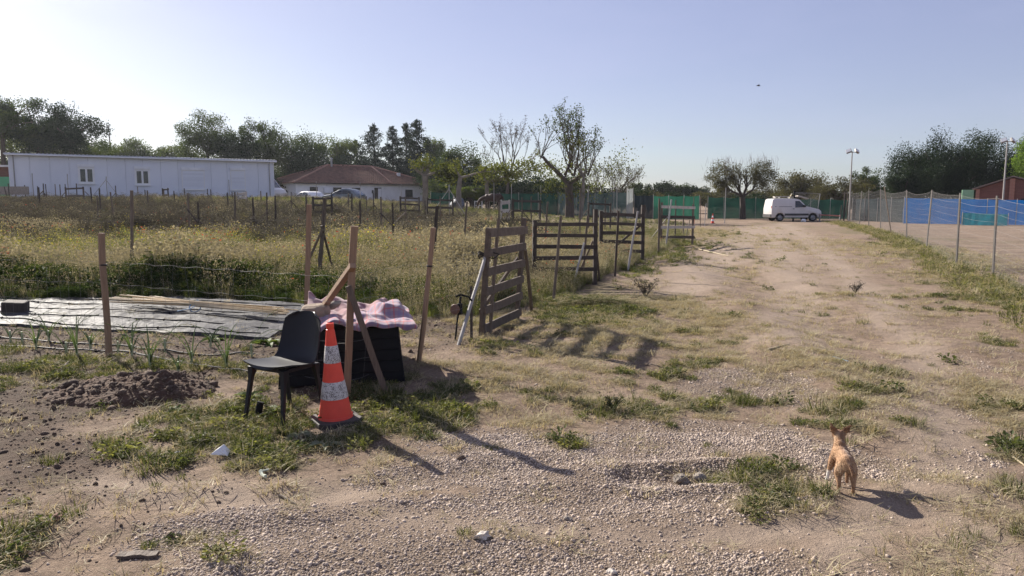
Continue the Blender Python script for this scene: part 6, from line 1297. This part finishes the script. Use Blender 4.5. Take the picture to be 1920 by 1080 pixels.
for (u, vt, hw, lf, lab) in [(1198, 344, 22, L1, 'far low tree right of the pale sheet'), (1232, 341, 24, L3, 'far low dark tree above the bright green tarp'), (1268, 337, 24, L1, 'far rounded tree above the bright green tarp'), (1303, 346, 26, L3, 'far low tree left of the forked tree'), (1345, 352, 30, L7, 'low olive bush behind the forked tree'), (1430, 352, 34, L7, 'low olive bush right behind the forked tree')]:
    crown_tree('broadleaf_tree', lab, u, 125, vt, hw, 384, lf, 1700, .5, 'bark_dark', 10)
crown_tree('broadleaf_tree', 'pale olive green tree behind the white van', 1497, 92, 323, 40, 388, L7, 3400, .34, 'bark', 18); crown_tree('broadleaf_tree', 'brownish drooping tree left of the floodlight mast', 1568, 84, 330, 46, 395, L7, 3600, .30, 'bark', 18); crown_tree('broadleaf_tree', 'airy green tree right of the floodlight mast', 1626, 92, 318, 34, 385, L1, 2800, .32, 'bark', 16, lr=(.2, .34))
# dark understorey that closes the gaps between the trunks
for k, (u, vt, hw, lf) in enumerate([(15, 285, 60, L1), (100, 292, 60, L3), (180, 290, 50, L1), (365, 300, 50, L3), (420, 305, 50, L1), (480, 312, 50, L3), (535, 318, 44, L3), (575, 320, 46, L3), (690, 300, 50, L3), (745, 305, 50, L3), (800, 318, 44, L3), (845, 330, 44, L1), (900, 336, 40, L3), (945, 342, 40, L3), (1005, 345, 44, L3), (1060, 348, 44, L3), (1110, 350, 44, L1), (1165, 352, 40, L3)]):
    crown_tree('evergreen_shrub', 'dark shrub in the understorey behind the allotments, %s from left' % ORD[k], u, 82 if k <= 2 else (114 if 530 < u < 830 else 87), vt, hw, 388, lf, 1900, .42, 'bark_dark', 12, bottom=-1, trunk_r=.1)
for k, (u, vt, hw) in enumerate([(1215, 356, 40), (1275, 356, 40), (1335, 360, 40), (1410, 360, 40), (1475, 358, 40), (1540, 352, 40), (1605, 350, 40), (1655, 352, 36)]):
    crown_tree('evergreen_shrub', 'low dark shrub behind the end of the track, %s from left' % ORD[k], u, 98, vt, hw, 392, L3 if k % 2 else L7, 1500, .42, 'bark_dark', 10, bottom=-1, trunk_r=.1)
# dark pines at the right
for (u, vt, hw, vb, d, lab) in [(1712, 274, 52, 398, 78, 'dark pine at the left end of the right-hand pine group'), (1752, 258, 60, 398, 76, 'tallest dark pine of the right-hand group'), (1800, 258, 58, 398, 78, 'dark pine just right of the tallest right-hand pine'), (1850, 262, 60, 398, 80, 'dark pine behind the brick shed'), (1690, 318, 28, 388, 74, 'low spreading pine branch mass at the left foot of the right-hand pines'), (1905, 276, 40, 398, 82, 'dark pine behind the right floodlight mast')]:
    crown_tree('pine_tree', lab, u, d, vt, hw, vb, L6, 6800, .30, 'bark_dark', 30, lr=(.28, .42), trunk_r=.25, group='pines at the right', asp=.5)
crown_tree('broadleaf_tree', 'bright green tree at the right edge', 1930, 72, 258, 38, 350, L9, 3200, .34, 'bark', 16, group='pines at the right')

# bare and pollarded trees
def open_tree(name, label, u, d, base_v, spec, leaf=None, leaf_n=0, leaf_size=.16, bark='bark', seed=1, tipspread=.25, twig=True, leaf2=None, n2=0, box2=None):
    """spec: list of (start point, direction, length, radius, levels, branches) limbs from a trunk polyline"""
    base = G(u, base_v) if base_v else P(u, d); t = thing(name, label, 'tree', base); pr = random.Random(seed); segs = []; tips = []
    trunk, limbs = spec(base, pr); segs.append((*trunk, 0))
    for (st, dr, L_, r, mx, nb, sp, up) in limbs: grow(pr, st, Vector(dr).normalized(), L_, r, 1, mx + 1, segs, tips, nb, sp, up)
    wood('trunk', segs, M[bark], t)
    rng = np.random.default_rng(seed)
    if leaf and leaf_n and tips:
        tp = np.array([tuple(p) for p, _ in tips]); k = rng.integers(0, len(tp), leaf_n); leaf_mesh('crown', tp[k] + rng.normal(0, tipspread, (leaf_n, 3)), leaf_size, leaf, rng, t, clump=(k % 7) * .08, off=base)
    if leaf2:
        c, r3 = box2; q = rng.normal(size=(n2, 3)) * .42; cl = rng.integers(0, 14, n2); cc = rng.normal(size=(14, 3)) * .5; leaf_mesh('leaf_clumps', (cc[cl] + q * .55) * np.array(r3) + np.array(c), leaf_size * 1.25, leaf2, rng, t, clump=cl * .05, off=base)
    return t
def up_(base, d, uv): return P(uv[0], d, uv[1])
def spec_main(base, pr):
    d = base.y; f = P(1066, d, 345); T = ([base - Vector((0, 0, .2)), base.lerp(f, .5) + Vector((.04, 0, 0)), f], [.42, .34, .34]); L_ = []
    k1 = P(1014, d - .3, 297); L_.append((f, k1 - f, (k1 - f).length, .22, 0, 2, .5, .0)); k2 = P(1102, d + .2, 330); L_.append((f, k2 - f, (k2 - f).length, .22, 0, 2, .5, .1))
    c = P(1064, d, 325)
    for (uu, vv, r) in ((1035, 240, .09), (1052, 232, .08), (1072, 226, .10), (1085, 224, .11), (1098, 235, .10), (1112, 255, .08), (1125, 275, .07), (1040, 270, .08), (1080, 250, .10)): e = P(uu, d + pr.uniform(-1.5, 1.5), vv); L_.append((c + Vector((pr.uniform(-.3, .6), 0, pr.uniform(-.3, .5))), e - c, (e - c).length * .5, r, 3, 3, .42, .25))
    for s_ in (k1, k2):
        for _ in range(4): L_.append((s_, (pr.uniform(-.5, .5), pr.uniform(-.3, .3), 1), 1.6, .05, 2, 3, .5, .2))
    return T, L_
DM = 61.0
open_tree('pollarded_tree', 'large pollarded tree with thick forked limbs before the grey net', 1068, DM, None, spec_main, L1, 2000, .16, 'bark', 5, .13, leaf2=L5, n2=1300, box2=(P(1078, DM, 318), (3.0, 1.8, 2.2)))
def spec_bare(base, pr):
    d = base.y; f = P(952, d, 335); T = ([base - Vector((0, 0, .2)), base.lerp(f, .5), f], [.22, .18, .16]); L_ = []
    for (uu, vv) in ((905, 262), (920, 245), (938, 240), (955, 240), (972, 246), (990, 262), (1000, 285), (900, 295)): e = P(uu, d + pr.uniform(-1.5, 1.5), vv); L_.append((f + Vector((0, 0, pr.uniform(-.4, .3))), e - f, (e - f).length * .5, .075, 3, 3, .42, .2))
    return T, L_
open_tree('bare_tree', 'pale twiggy nearly bare tree left of the large pollarded tree', 950, 78, None, spec_bare, L8, 1500, .13, 'bark', 8, .10, leaf2=L5, n2=700, box2=(P(955, 78, 318), (3.2, 1.5, 1.2)))
def spec_poll2(base, pr):
    d = base.y; f = P(797, d, 330); T = ([base - Vector((0, 0, .2)), base.lerp(f, .55) + Vector((.03, 0, 0)), f], [.27, .22, .24]); L_ = []
    for (uu, vv) in ((770, 310), (800, 318), (828, 322)): e = P(uu, d, vv); L_.append((f, e - f, (e - f).length, .12, 0, 2, .4, 0))
    for _ in range(7): L_.append((f + Vector((pr.uniform(-.4, .6), 0, .2)), (pr.uniform(-.8, .8), pr.uniform(-.3, .3), .7), .55, .05, 2, 3, .5, .1))
    return T, L_
open_tree('pollarded_tree', 'pale-barked pollarded tree at the right corner of the tiled house', 797, 58, None, spec_poll2, L5, 350, .2, 'bark_pale', 12, .2, leaf2=L5, n2=800, box2=(P(836, 58, 324), (1.1, .7, .75)))
def spec_poll3(base, pr):
    d = base.y; f = P(863, d, 333); T = ([base - Vector((0, 0, .2)), base.lerp(f, .6) + Vector((-.08, 0, 0)), f], [.24, .20, .15]); L_ = []; c = f
    for (uu, vv) in ((905, 322), (858, 318)): e = P(uu, d, vv); L_.append((f, e - f, (e - f).length, .10, 1, 2, .5, 0))
    return T, L_
open_tree('pollarded_tree', 'pollarded tree with a long bare arm left of the horse', 860, 56, None, spec_poll3, L5, 350, .18, 'bark_pale', 21, .3)
def spec_poll4(base, pr):
    d = base.y; f = P(912, d, 342); T = ([base - Vector((0, 0, .2)), base.lerp(f, .6), f], [.22, .18, .17]); L_ = []
    for (uu, vv) in ((905, 330), (948, 338), (985, 324), (930, 328)): e = P(uu, d + pr.uniform(-.5, .5), vv); L_.append((f, e - f, (e - f).length, .09, 1, 2, .5, .1))
    return T, L_
open_tree('pollarded_tree', 'low pollarded tree with spreading arms right behind the horse', 915, 64, None, spec_poll4, L5, 800, .18, 'bark_pale', 25, .2, leaf2=L5, n2=1300, box2=(P(955, 64, 322), (2.6, 1.0, 1.0)))
def spec_thin(base, pr):
    d = base.y; f = P(1094, d, 335); T = ([base - Vector((0, 0, .2)), base.lerp(f, .5) + Vector((.1, 0, 0)), f], [.16, .14, .12]); L_ = [(f, (pr.uniform(-.6, .6), 0, 1), 1.6, .07, 2, 3, .55, .2) for _ in range(4)]; return T, L_
open_tree('young_tree', 'thin leaning trunk right beside the large pollarded tree', 1087, 60, None, spec_thin, L5, 500, .17, 'bark_pale', 31, .15)
def spec_bush(base, pr):
    T = ([base - Vector((0, 0, .2)), base + Vector((0, 0, .6)), base + Vector((0, 0, 1.2))], [.18, .16, .14]); L_ = []
    for k in range(16): a = pr.uniform(0, 6.28); L_.append((base + Vector((0, 0, pr.uniform(.4, 1.4))), (math.cos(a) * .9, math.sin(a) * .7, pr.uniform(.4, 1.3)), 2.1, .07, 3, 3, .5, .12))
    return T, L_
open_tree('twiggy_bush', 'large twiggy bush right of the pollarded tree above the grey net', 1140, 76, None, spec_bush, L7, 2200, .14, 'bark', 41, .15)
def spec_fork(base, pr):
    d = base.y; f = P(1392, d, 370); T = ([base - Vector((0, 0, .2)), base.lerp(f, .5) + Vector((.03, 0, 0)), f], [.28, .24, .24]); L_ = []
    for (uu, vv, r) in ((1352, 328, .13), (1368, 318, .14), (1380, 312, .12), (1416, 325, .14), (1428, 312, .13), (1438, 335, .12), (1345, 342, .10)):
        e = P(uu, d + pr.uniform(-.8, .8), vv); L_.append((f, e - f, (e - f).length * .40, r, 3, 4, .5, .10))
    return T, L_
DF = G0(1393, 411).y
ft = open_tree('forked_tree', 'forked tree with two round twiggy crowns at the end of the track', 1393, None, 411, spec_fork, L7, 700, .13, 'bark_dark', 51, .2)
rng = np.random.default_rng(77)
for (uu, vv, hw, hh) in ((1358, 333, 42, 34), (1430, 332, 34, 40)):
    c = P(uu, DF, vv); pts, cl = lobe_points(rng, c, hw / FPX * DF, hw / FPX * DF * .9, hh / FPX * DF, 16, 5200, (.28, .45)); leaf_mesh('crown', pts, .16, L7, rng, ft, up=.35, clump=cl, off=ft.location, asp=.35)
    mb = MB(); pr = random.Random(int(uu))
    for _ in range(150): a = pr.uniform(0, 6.28); q = c + Vector((math.cos(a) * pr.random() * hw / FPX * DF, math.sin(a) * pr.random() * hw / FPX * DF * .8, pr.uniform(0, .8) * hh / FPX * DF)); mb.tube([q, q + Vector((pr.gauss(0, .12), pr.gauss(0, .1), pr.uniform(.35, .75)))], [.010, .004], 3, False)
    mb.build('twigs', M['bark'], ft)

# ------------------------------------------------------------------ animals
def skin_body(name, joints, edges, ears=(), voxel=.0045, sub=2, extra=None):
    """one continuous body: a skinned skeleton of joints (point, (rx, ry)), remeshed smooth"""
    me = bpy.data.meshes.new(name); ks = list(joints); ix = {k: i for i, k in enumerate(ks)}; me.from_pydata([tuple(joints[k][0]) for k in ks], [(ix[a], ix[b]) for a, b in edges], []); o = bpy.data.objects.new(name, me); COL.objects.link(o)
    md = o.modifiers.new('skin', 'SKIN'); md.use_smooth_shade = True; md.branch_smoothing = .6
    for i, k in enumerate(ks): sv = me.skin_vertices[0].data[i]; r = joints[k][1]; sv.radius = (r, r) if not isinstance(r, tuple) else r; sv.use_root = (i == 0)
    o.modifiers.new('sub', 'SUBSURF').levels = sub
    dg = bpy.context.evaluated_depsgraph_get(); m1 = bpy.data.meshes.new_from_object(o.evaluated_get(dg)); bpy.data.objects.remove(o)
    bm = bmesh.new(); bm.from_mesh(m1)
    for (vs, fs) in ears:
        nv = [bm.verts.new(v) for v in vs]
        for f in fs: bm.faces.new([nv[i] for i in f])
    bmesh.ops.recalc_face_normals(bm, faces=bm.faces); m2 = bpy.data.meshes.new(name); bm.to_mesh(m2); bm.free(); o = bpy.data.objects.new(name, m2); COL.objects.link(o)
    rm = o.modifiers.new('remesh', 'REMESH'); rm.mode = 'VOXEL'; rm.voxel_size = voxel; sm = o.modifiers.new('smooth', 'SMOOTH'); sm.iterations = 4; sm.factor = .5
    dg = bpy.context.evaluated_depsgraph_get(); m3 = bpy.data.meshes.new_from_object(o.evaluated_get(dg)); bpy.data.objects.remove(o); m3.polygons.foreach_set('use_smooth', [True] * len(m3.polygons)); return m3
def blob_mesh(c, r, rot=None, sub=2):
    bm = bmesh.new(); bmesh.ops.create_icosphere(bm, subdivisions=sub, radius=1); R = rot or Matrix.Identity(3); vs = [Vector(c) + R @ Vector((v.co.x * r[0], v.co.y * r[1], v.co.z * r[2])) for v in bm.verts]; fs = [tuple(v.index for v in f.verts) for f in bm.faces]; bm.free(); return (vs, fs)
def ear_mesh(base, tipp, w, t, front):
    base = Vector(base); tipp = Vector(tipp); ax = (tipp - base).normalized(); s = ax.cross(Vector(front)).normalized(); f = s.cross(ax); vs = []; n = 5
    for k in range(n): q = k / (n - 1); c = base.lerp(tipp, q); ww = w * (1 - q) ** .7 * (1 + .35 * math.sin(math.pi * q)) + .003; tt = t * (1 - .6 * q); vs += [c - s * ww - f * tt * .1, c + f * tt, c + s * ww - f * tt * .1, c - f * tt * .5]
    fs = [(k * 4 + j, k * 4 + (j + 1) % 4, k * 4 + 4 + (j + 1) % 4, k * 4 + 4 + j) for k in range(n - 1) for j in range(4)] + [(3, 2, 1, 0), tuple((n - 1) * 4 + j for j in range(4))]; return (vs, fs)
def fur_material(name, rough=.85):
    m, N, L, B = newmat(name); at = N.new('ShaderNodeAttribute'); at.attribute_name = 'coat'; t = N.new('ShaderNodeTexCoord'); mp = N.new('ShaderNodeMapping'); mp.inputs['Scale'].default_value = (1, .35, .6); n = N.new('ShaderNodeTexNoise'); n.inputs['Scale'].default_value = 240; n.inputs['Detail'].default_value = 3
    L.new(t.outputs['Object'], mp.inputs['Vector']); L.new(mp.outputs['Vector'], n.inputs['Vector']); r = ramp(N, [(.3, (.72, .72, .72)), (.7, (1.15, 1.15, 1.15))]); L.new(n.outputs['Fac'], r.inputs['Fac']); x = N.new('ShaderNodeMixRGB'); x.blend_type = 'MULTIPLY'; x.inputs[0].default_value = 1; L.new(at.outputs['Color'], x.inputs[1]); L.new(r.outputs['Color'], x.inputs[2]); L.new(x.outputs[0], B.inputs['Base Color'])
    B.inputs['Roughness'].default_value = rough; B.inputs['Sheen Weight'].default_value = .25; B.inputs['Specular IOR Level'].default_value = .2; b = N.new('ShaderNodeBump'); b.inputs['Strength'].default_value = .35; b.inputs['Distance'].default_value = .004; L.new(n.outputs['Fac'], b.inputs['Height']); L.new(b.outputs['Normal'], B.inputs['Normal']); return m
def dog():
    # local: +y is where the dog looks, x to its right
    V = Vector; J = {'hip': (V((0, 0, .185)), (.044, .046)), 'loin': (V((0, .06, .190)), (.042, .040)), 'rib': (V((0, .125, .183)), (.050, .052)), 'chest': (V((0, .175, .185)), (.047, .052)), 'neck': (V((0, .205, .222)), (.034, .036)), 'poll': (V((.002, .222, .258)), (.034, .034)), 'head': (V((.005, .248, .268)), (.033, .030)), 'muz': (V((.008, .292, .256)), (.017, .015)), 'nose': (V((.009, .312, .253)), (.011, .010)),
         'rump': (V((0, -.035, .185)), (.036, .038)), 't1': (V((.003, -.062, .187)), .013), 't2': (V((.012, -.082, .172)), .0115), 't3': (V((.018, -.088, .150)), .010), 't4': (V((.014, -.084, .132)), .006)}
    E = [('hip', 'loin'), ('loin', 'rib'), ('rib', 'chest'), ('chest', 'neck'), ('neck', 'poll'), ('poll', 'head'), ('head', 'muz'), ('muz', 'nose'), ('hip', 'rump'), ('rump', 't1'), ('t1', 't2'), ('t2', 't3'), ('t3', 't4')]
    def hind(s, k, fy): J.update({'h%da' % k: (V((s * .034, .0, .150)), .034), 'h%db' % k: (V((s * .040, .014, .108)), .024), 'h%dc' % k: (V((s * .038, -.030 + fy, .062)), .0125), 'h%dd' % k: (V((s * .038, -.026 + fy, .022)), .0105), 'h%de' % k: (V((s * .039, -.004 + fy, .008)), .011)}); E.extend([('hip', 'h%da' % k), ('h%da' % k, 'h%db' % k), ('h%db' % k, 'h%dc' % k), ('h%dc' % k, 'h%dd' % k), ('h%dd' % k, 'h%de' % k)])
    def fore(s, k, fx, fy): J.update({'f%da' % k: (V((s * .040, .170, .145)), .026), 'f%db' % k: (V((s * (.042 + fx * .4), .158 + fy * .3, .100)), .0165), 'f%dc' % k: (V((s * (.042 + fx * .8), .165 + fy * .7, .050)), .0115), 'f%dd' % k: (V((s * (.042 + fx), .166 + fy, .020)), .0100), 'f%de' % k: (V((s * (.044 + fx), .180 + fy, .008)), .0115)}); E.extend([('chest', 'f%da' % k), ('f%da' % k, 'f%db' % k), ('f%db' % k, 'f%dc' % k), ('f%dc' % k, 'f%dd' % k), ('f%dd' % k, 'f%de' % k)])
    hind(-1, 1, 0); hind(1, 2, .0); fore(-1, 1, .026, -.02); fore(1, 2, -.004, -.03)
    ears = [ear_mesh((-.020, .236, .284), (-.052, .226, .344), .021, .008, (0, 1, .2)), ear_mesh((.030, .240, .284), (.066, .234, .338), .021, .008, (0, 1, .2)), blob_mesh((-.030, .005, .150), (.026, .046, .050)), blob_mesh((.030, .005, .150), (.026, .046, .050)), blob_mesh((0, .15, .176), (.050, .075, .056)), blob_mesh((0, .06, .186), (.044, .10, .046)), blob_mesh((0, -.01, .182), (.045, .055, .050)), blob_mesh((0, .19, .212), (.036, .042, .048), Euler((.6, 0, 0)).to_matrix()), blob_mesh((.004, .245, .268), (.037, .036, .032))]
    me = skin_body('dog_body', J, E, ears, .0042)
    n = len(me.vertices); co = np.empty(n * 3, np.float32); me.vertices.foreach_get('co', co); co = co.reshape(-1, 3); x, y, z = co.T
    tan = np.array([.40, .235, .125]); pale = np.array([.58, .41, .26]); dark = np.array([.20, .090, .042]); white = np.array([.78, .74, .68]); c = np.tile(tan, (n, 1))
    def mix(c, col, w): return c * (1 - w[:, None]) + col * w[:, None]
    c = mix(c, pale, .75 * sstep(.02, -.05, y) * sstep(.21, .16, z) * sstep(.09, .12, z)); c = mix(c, pale, .6 * sstep(.18, .14, z) * sstep(.03, .012, np.abs(x)) * (y < .2)); c = mix(c, dark, .8 * sstep(.285, .305, z)); c = mix(c, dark, .45 * np.exp(-((x - .004) / .02) ** 2) * sstep(.195, .225, z) * (y < .24)); c = mix(c, dark, .75 * sstep(-.066, -.076, y) * (z > .11)); c = mix(c, pale, .55 * sstep(.19, .21, y) * (1 - sstep(.215, .235, y)) * (x < .0)); c = mix(c, white, sstep(.085, .065, z) * (x < -.03) * (y > .09)); c = mix(c, dark, .3 * sstep(.09, .04, z) * ~((x < -.03) & (y > .09)))
    c = c * (.92 + .16 * fbm(x * 60 + 3, y * 60 + z * 40, 5, 2))[:, None]
    ca = me.attributes.new('coat', 'FLOAT_COLOR', 'POINT'); ca.data.foreach_set('color', np.concatenate([c, np.ones((n, 1))], 1).astype(np.float32).ravel()); me.materials.append(fur_material('dog_coat'))
    nrm = np.empty(n * 3, np.float32); me.vertices.foreach_get('normal', nrm); nrm = nrm.reshape(-1, 3); rg = np.random.default_rng(4); kk = rg.integers(0, n, 16000); p0 = co[kk] + rg.normal(0, .0012, (16000, 3)); nn = nrm[kk]
    dr_ = nn * .45 + np.array([0, -.75, -.45]) + rg.normal(0, .22, (16000, 3)); dr_ /= np.linalg.norm(dr_, axis=1)[:, None]; ln = (.0085 * rg.uniform(.5, 1.2, 16000) * np.where(co[kk][:, 2] < .1, .5, 1))[:, None]; sd = np.cross(dr_, nn); sd /= np.linalg.norm(sd, axis=1)[:, None] + 1e-9
    fv = np.stack([p0 - sd * .0009 - nn * .001, p0 + sd * .0009 - nn * .001, p0 + dr_ * ln], 1).reshape(-1, 3); fme = np_mesh('fur', fv, np.arange(48000).reshape(-1, 3)); fc = np.repeat(c[kk] * rg.uniform(.75, 1.25, (16000, 1)), 3, 0); fa = fme.attributes.new('coat', 'FLOAT_COLOR', 'POINT'); fa.data.foreach_set('color', np.concatenate([fc, np.ones((48000, 1))], 1).astype(np.float32).ravel()); fme.materials.append(me.materials[0])
    a = G(1584, 919); a.z = float(hz(a.x, a.y)) - .002; t = thing('small_dog', 'small tan dog with pricked ears standing on the track, seen from behind', 'dog', a); b = link('body', me, t); f_ = link('fur', fme, t); f_['kind'] = 'stuff'; t.rotation_euler = (0, 0, math.radians(-13)); t.scale = (1.02, 1.02, .99)
    for (ex, ey, ez) in ((-.020, .272, .276), (.032, .270, .276)): q = MB(); q.lathe([(.0005, -.005), (.0045, -.0025), (.005, 0), (.0045, .0025), (.0005, .005)], (ex, ey, ez), 10, (0, 0, 1)); e = q.build('eye', M['blackout']); e.parent = t
    q = MB(); q.lathe([(.001, -.006), (.007, -.004), (.008, 0), (.006, .005), (.001, .006)], (.0095, .322, .255), 10, (0, 1, 0)); e = q.build('nose', M['blackout']); e.parent = t
dog()
def horse():
    V = Vector; J = {'hip': (V((-.55, 0, 1.22)), (.30, .30)), 'loin': (V((-.15, 0, 1.20)), (.29, .31)), 'rib': (V((.25, 0, 1.16)), (.30, .34)), 'chest': (V((.55, 0, 1.16)), (.26, .33)), 'n1': (V((.85, 0, 1.20)), (.17, .25)), 'n2': (V((1.15, 0, 1.02)), (.13, .19)), 'poll': (V((1.38, 0, .86)), (.11, .14)), 'head': (V((1.48, 0, .62)), (.10, .13)), 'muz': (V((1.50, 0, .38)), (.07, .075)), 'rump': (V((-.80, 0, 1.18)), (.22, .24)), 't1': (V((-1.0, 0, 1.18)), .06), 't2': (V((-1.10, 0, .85)), .07), 't3': (V((-1.08, 0, .5)), .05)}
    E = [('hip', 'loin'), ('loin', 'rib'), ('rib', 'chest'), ('chest', 'n1'), ('n1', 'n2'), ('n2', 'poll'), ('poll', 'head'), ('head', 'muz'), ('hip', 'rump'), ('rump', 't1'), ('t1', 't2'), ('t2', 't3')]
    for k, (x, s, hind) in enumerate(((-.70, -1, 1), (-.62, 1, 1), (.52, -1, 0), (.60, 1, 0))):
        y = s * .17; bx_ = 'hip' if hind else 'chest'; off = -.10 if hind else .0
        J.update({'a%d' % k: (V((x, y, .98)), .15), 'b%d' % k: (V((x + (.06 if hind else 0), y, .70)), .09), 'c%d' % k: (V((x + off, y, .45)), .055), 'd%d' % k: (V((x + off + .02, y, .15)), .045), 'e%d' % k: (V((x + off + .06, y, .04)), .06)}); E += [(bx_, 'a%d' % k), ('a%d' % k, 'b%d' % k), ('b%d' % k, 'c%d' % k), ('c%d' % k, 'd%d' % k), ('d%d' % k, 'e%d' % k)]
    ears = [ear_mesh((1.36, -.06, .95), (1.34, -.08, 1.10), .04, .02, (1, 0, 0)), ear_mesh((1.36, .06, .95), (1.34, .08, 1.10), .04, .02, (1, 0, 0)), blob_mesh((0, 0, 1.15), (.72, .31, .36)), blob_mesh((-.55, 0, 1.18), (.42, .30, .34)), blob_mesh((.5, 0, 1.12), (.34, .27, .36))]
    me = skin_body('horse_body', J, E, ears, .03); n = len(me.vertices); co = np.empty(n * 3, np.float32); me.vertices.foreach_get('co', co); z = co.reshape(-1, 3)[:, 2]; c = np.tile(np.array([.055, .026, .017]), (n, 1)); w = sstep(.6, .35, z)[:, None]; c = c * (1 - w) + np.array([.03, .022, .018]) * w
    ca = me.attributes.new('coat', 'FLOAT_COLOR', 'POINT'); ca.data.foreach_set('color', np.concatenate([c, np.ones((n, 1))], 1).astype(np.float32).ravel()); me.materials.append(fur_material('horse_coat', .6))
    a = P(924, 63); t = thing('brown_horse', 'dark brown horse grazing before the dark hedge, seen from the side', 'horse', a); link('body', me, t); t.rotation_euler = (0, 0, math.radians(160)); t.scale = (.92, .92, 1.0)
    q = MB(); q.poly([V((.72, -.01, 1.42)), V((.95, -.01, 1.40)), V((1.2, -.01, 1.22)), V((1.38, -.01, 1.02)), V((1.30, -.01, .95)), V((1.05, -.01, 1.15)), V((.75, -.01, 1.36))], (0, .05, 0)); e = q.build('mane', M['blackout']); e.parent = t
horse()
# a bird in flight over the far trees
c = Vector(P(1422, 60, 161)); t = thing('flying_bird', 'tiny dark bird flying high in the sky above the forked tree', 'bird', c); q = MB(); q.tube([c + Vector((-.16, 0, 0)), c + Vector((-.05, 0, .01)), c + Vector((.08, 0, .01)), c + Vector((.17, 0, 0))], [.01, .035, .04, .008], 6); q.build('body', M['blackout'], t)
for s in (-1, 1): q = MB(); q.poly([c + Vector((.06, s * .03, .02)), c + Vector((.03, s * .18, .10)), c + Vector((-.05, s * .34, .06)), c + Vector((-.06, s * .18, .07)), c + Vector((-.06, s * .03, .02))], (0, 0, .008)); q.build('wing', M['blackout'], t)

# ------------------------------------------------------------------ the hazy air
def haze():
    m, N, L, B = newmat('haze_air'); N.remove(B); v = N.new('ShaderNodeVolumePrincipled'); v.inputs['Color'].default_value = (.86, .90, 1.0, 1); v.inputs['Density'].default_value = .00018; v.inputs['Anisotropy'].default_value = .4
    L.new(v.outputs[0], N['Material Output'].inputs['Volume']); mb = MB(); mb.box((0, 80, 11), (420, 300, 27)); o = mb.build('haze', m); tag(o, 'thin bright morning haze in the air over the field', 'haze', kind='stuff')
haze()
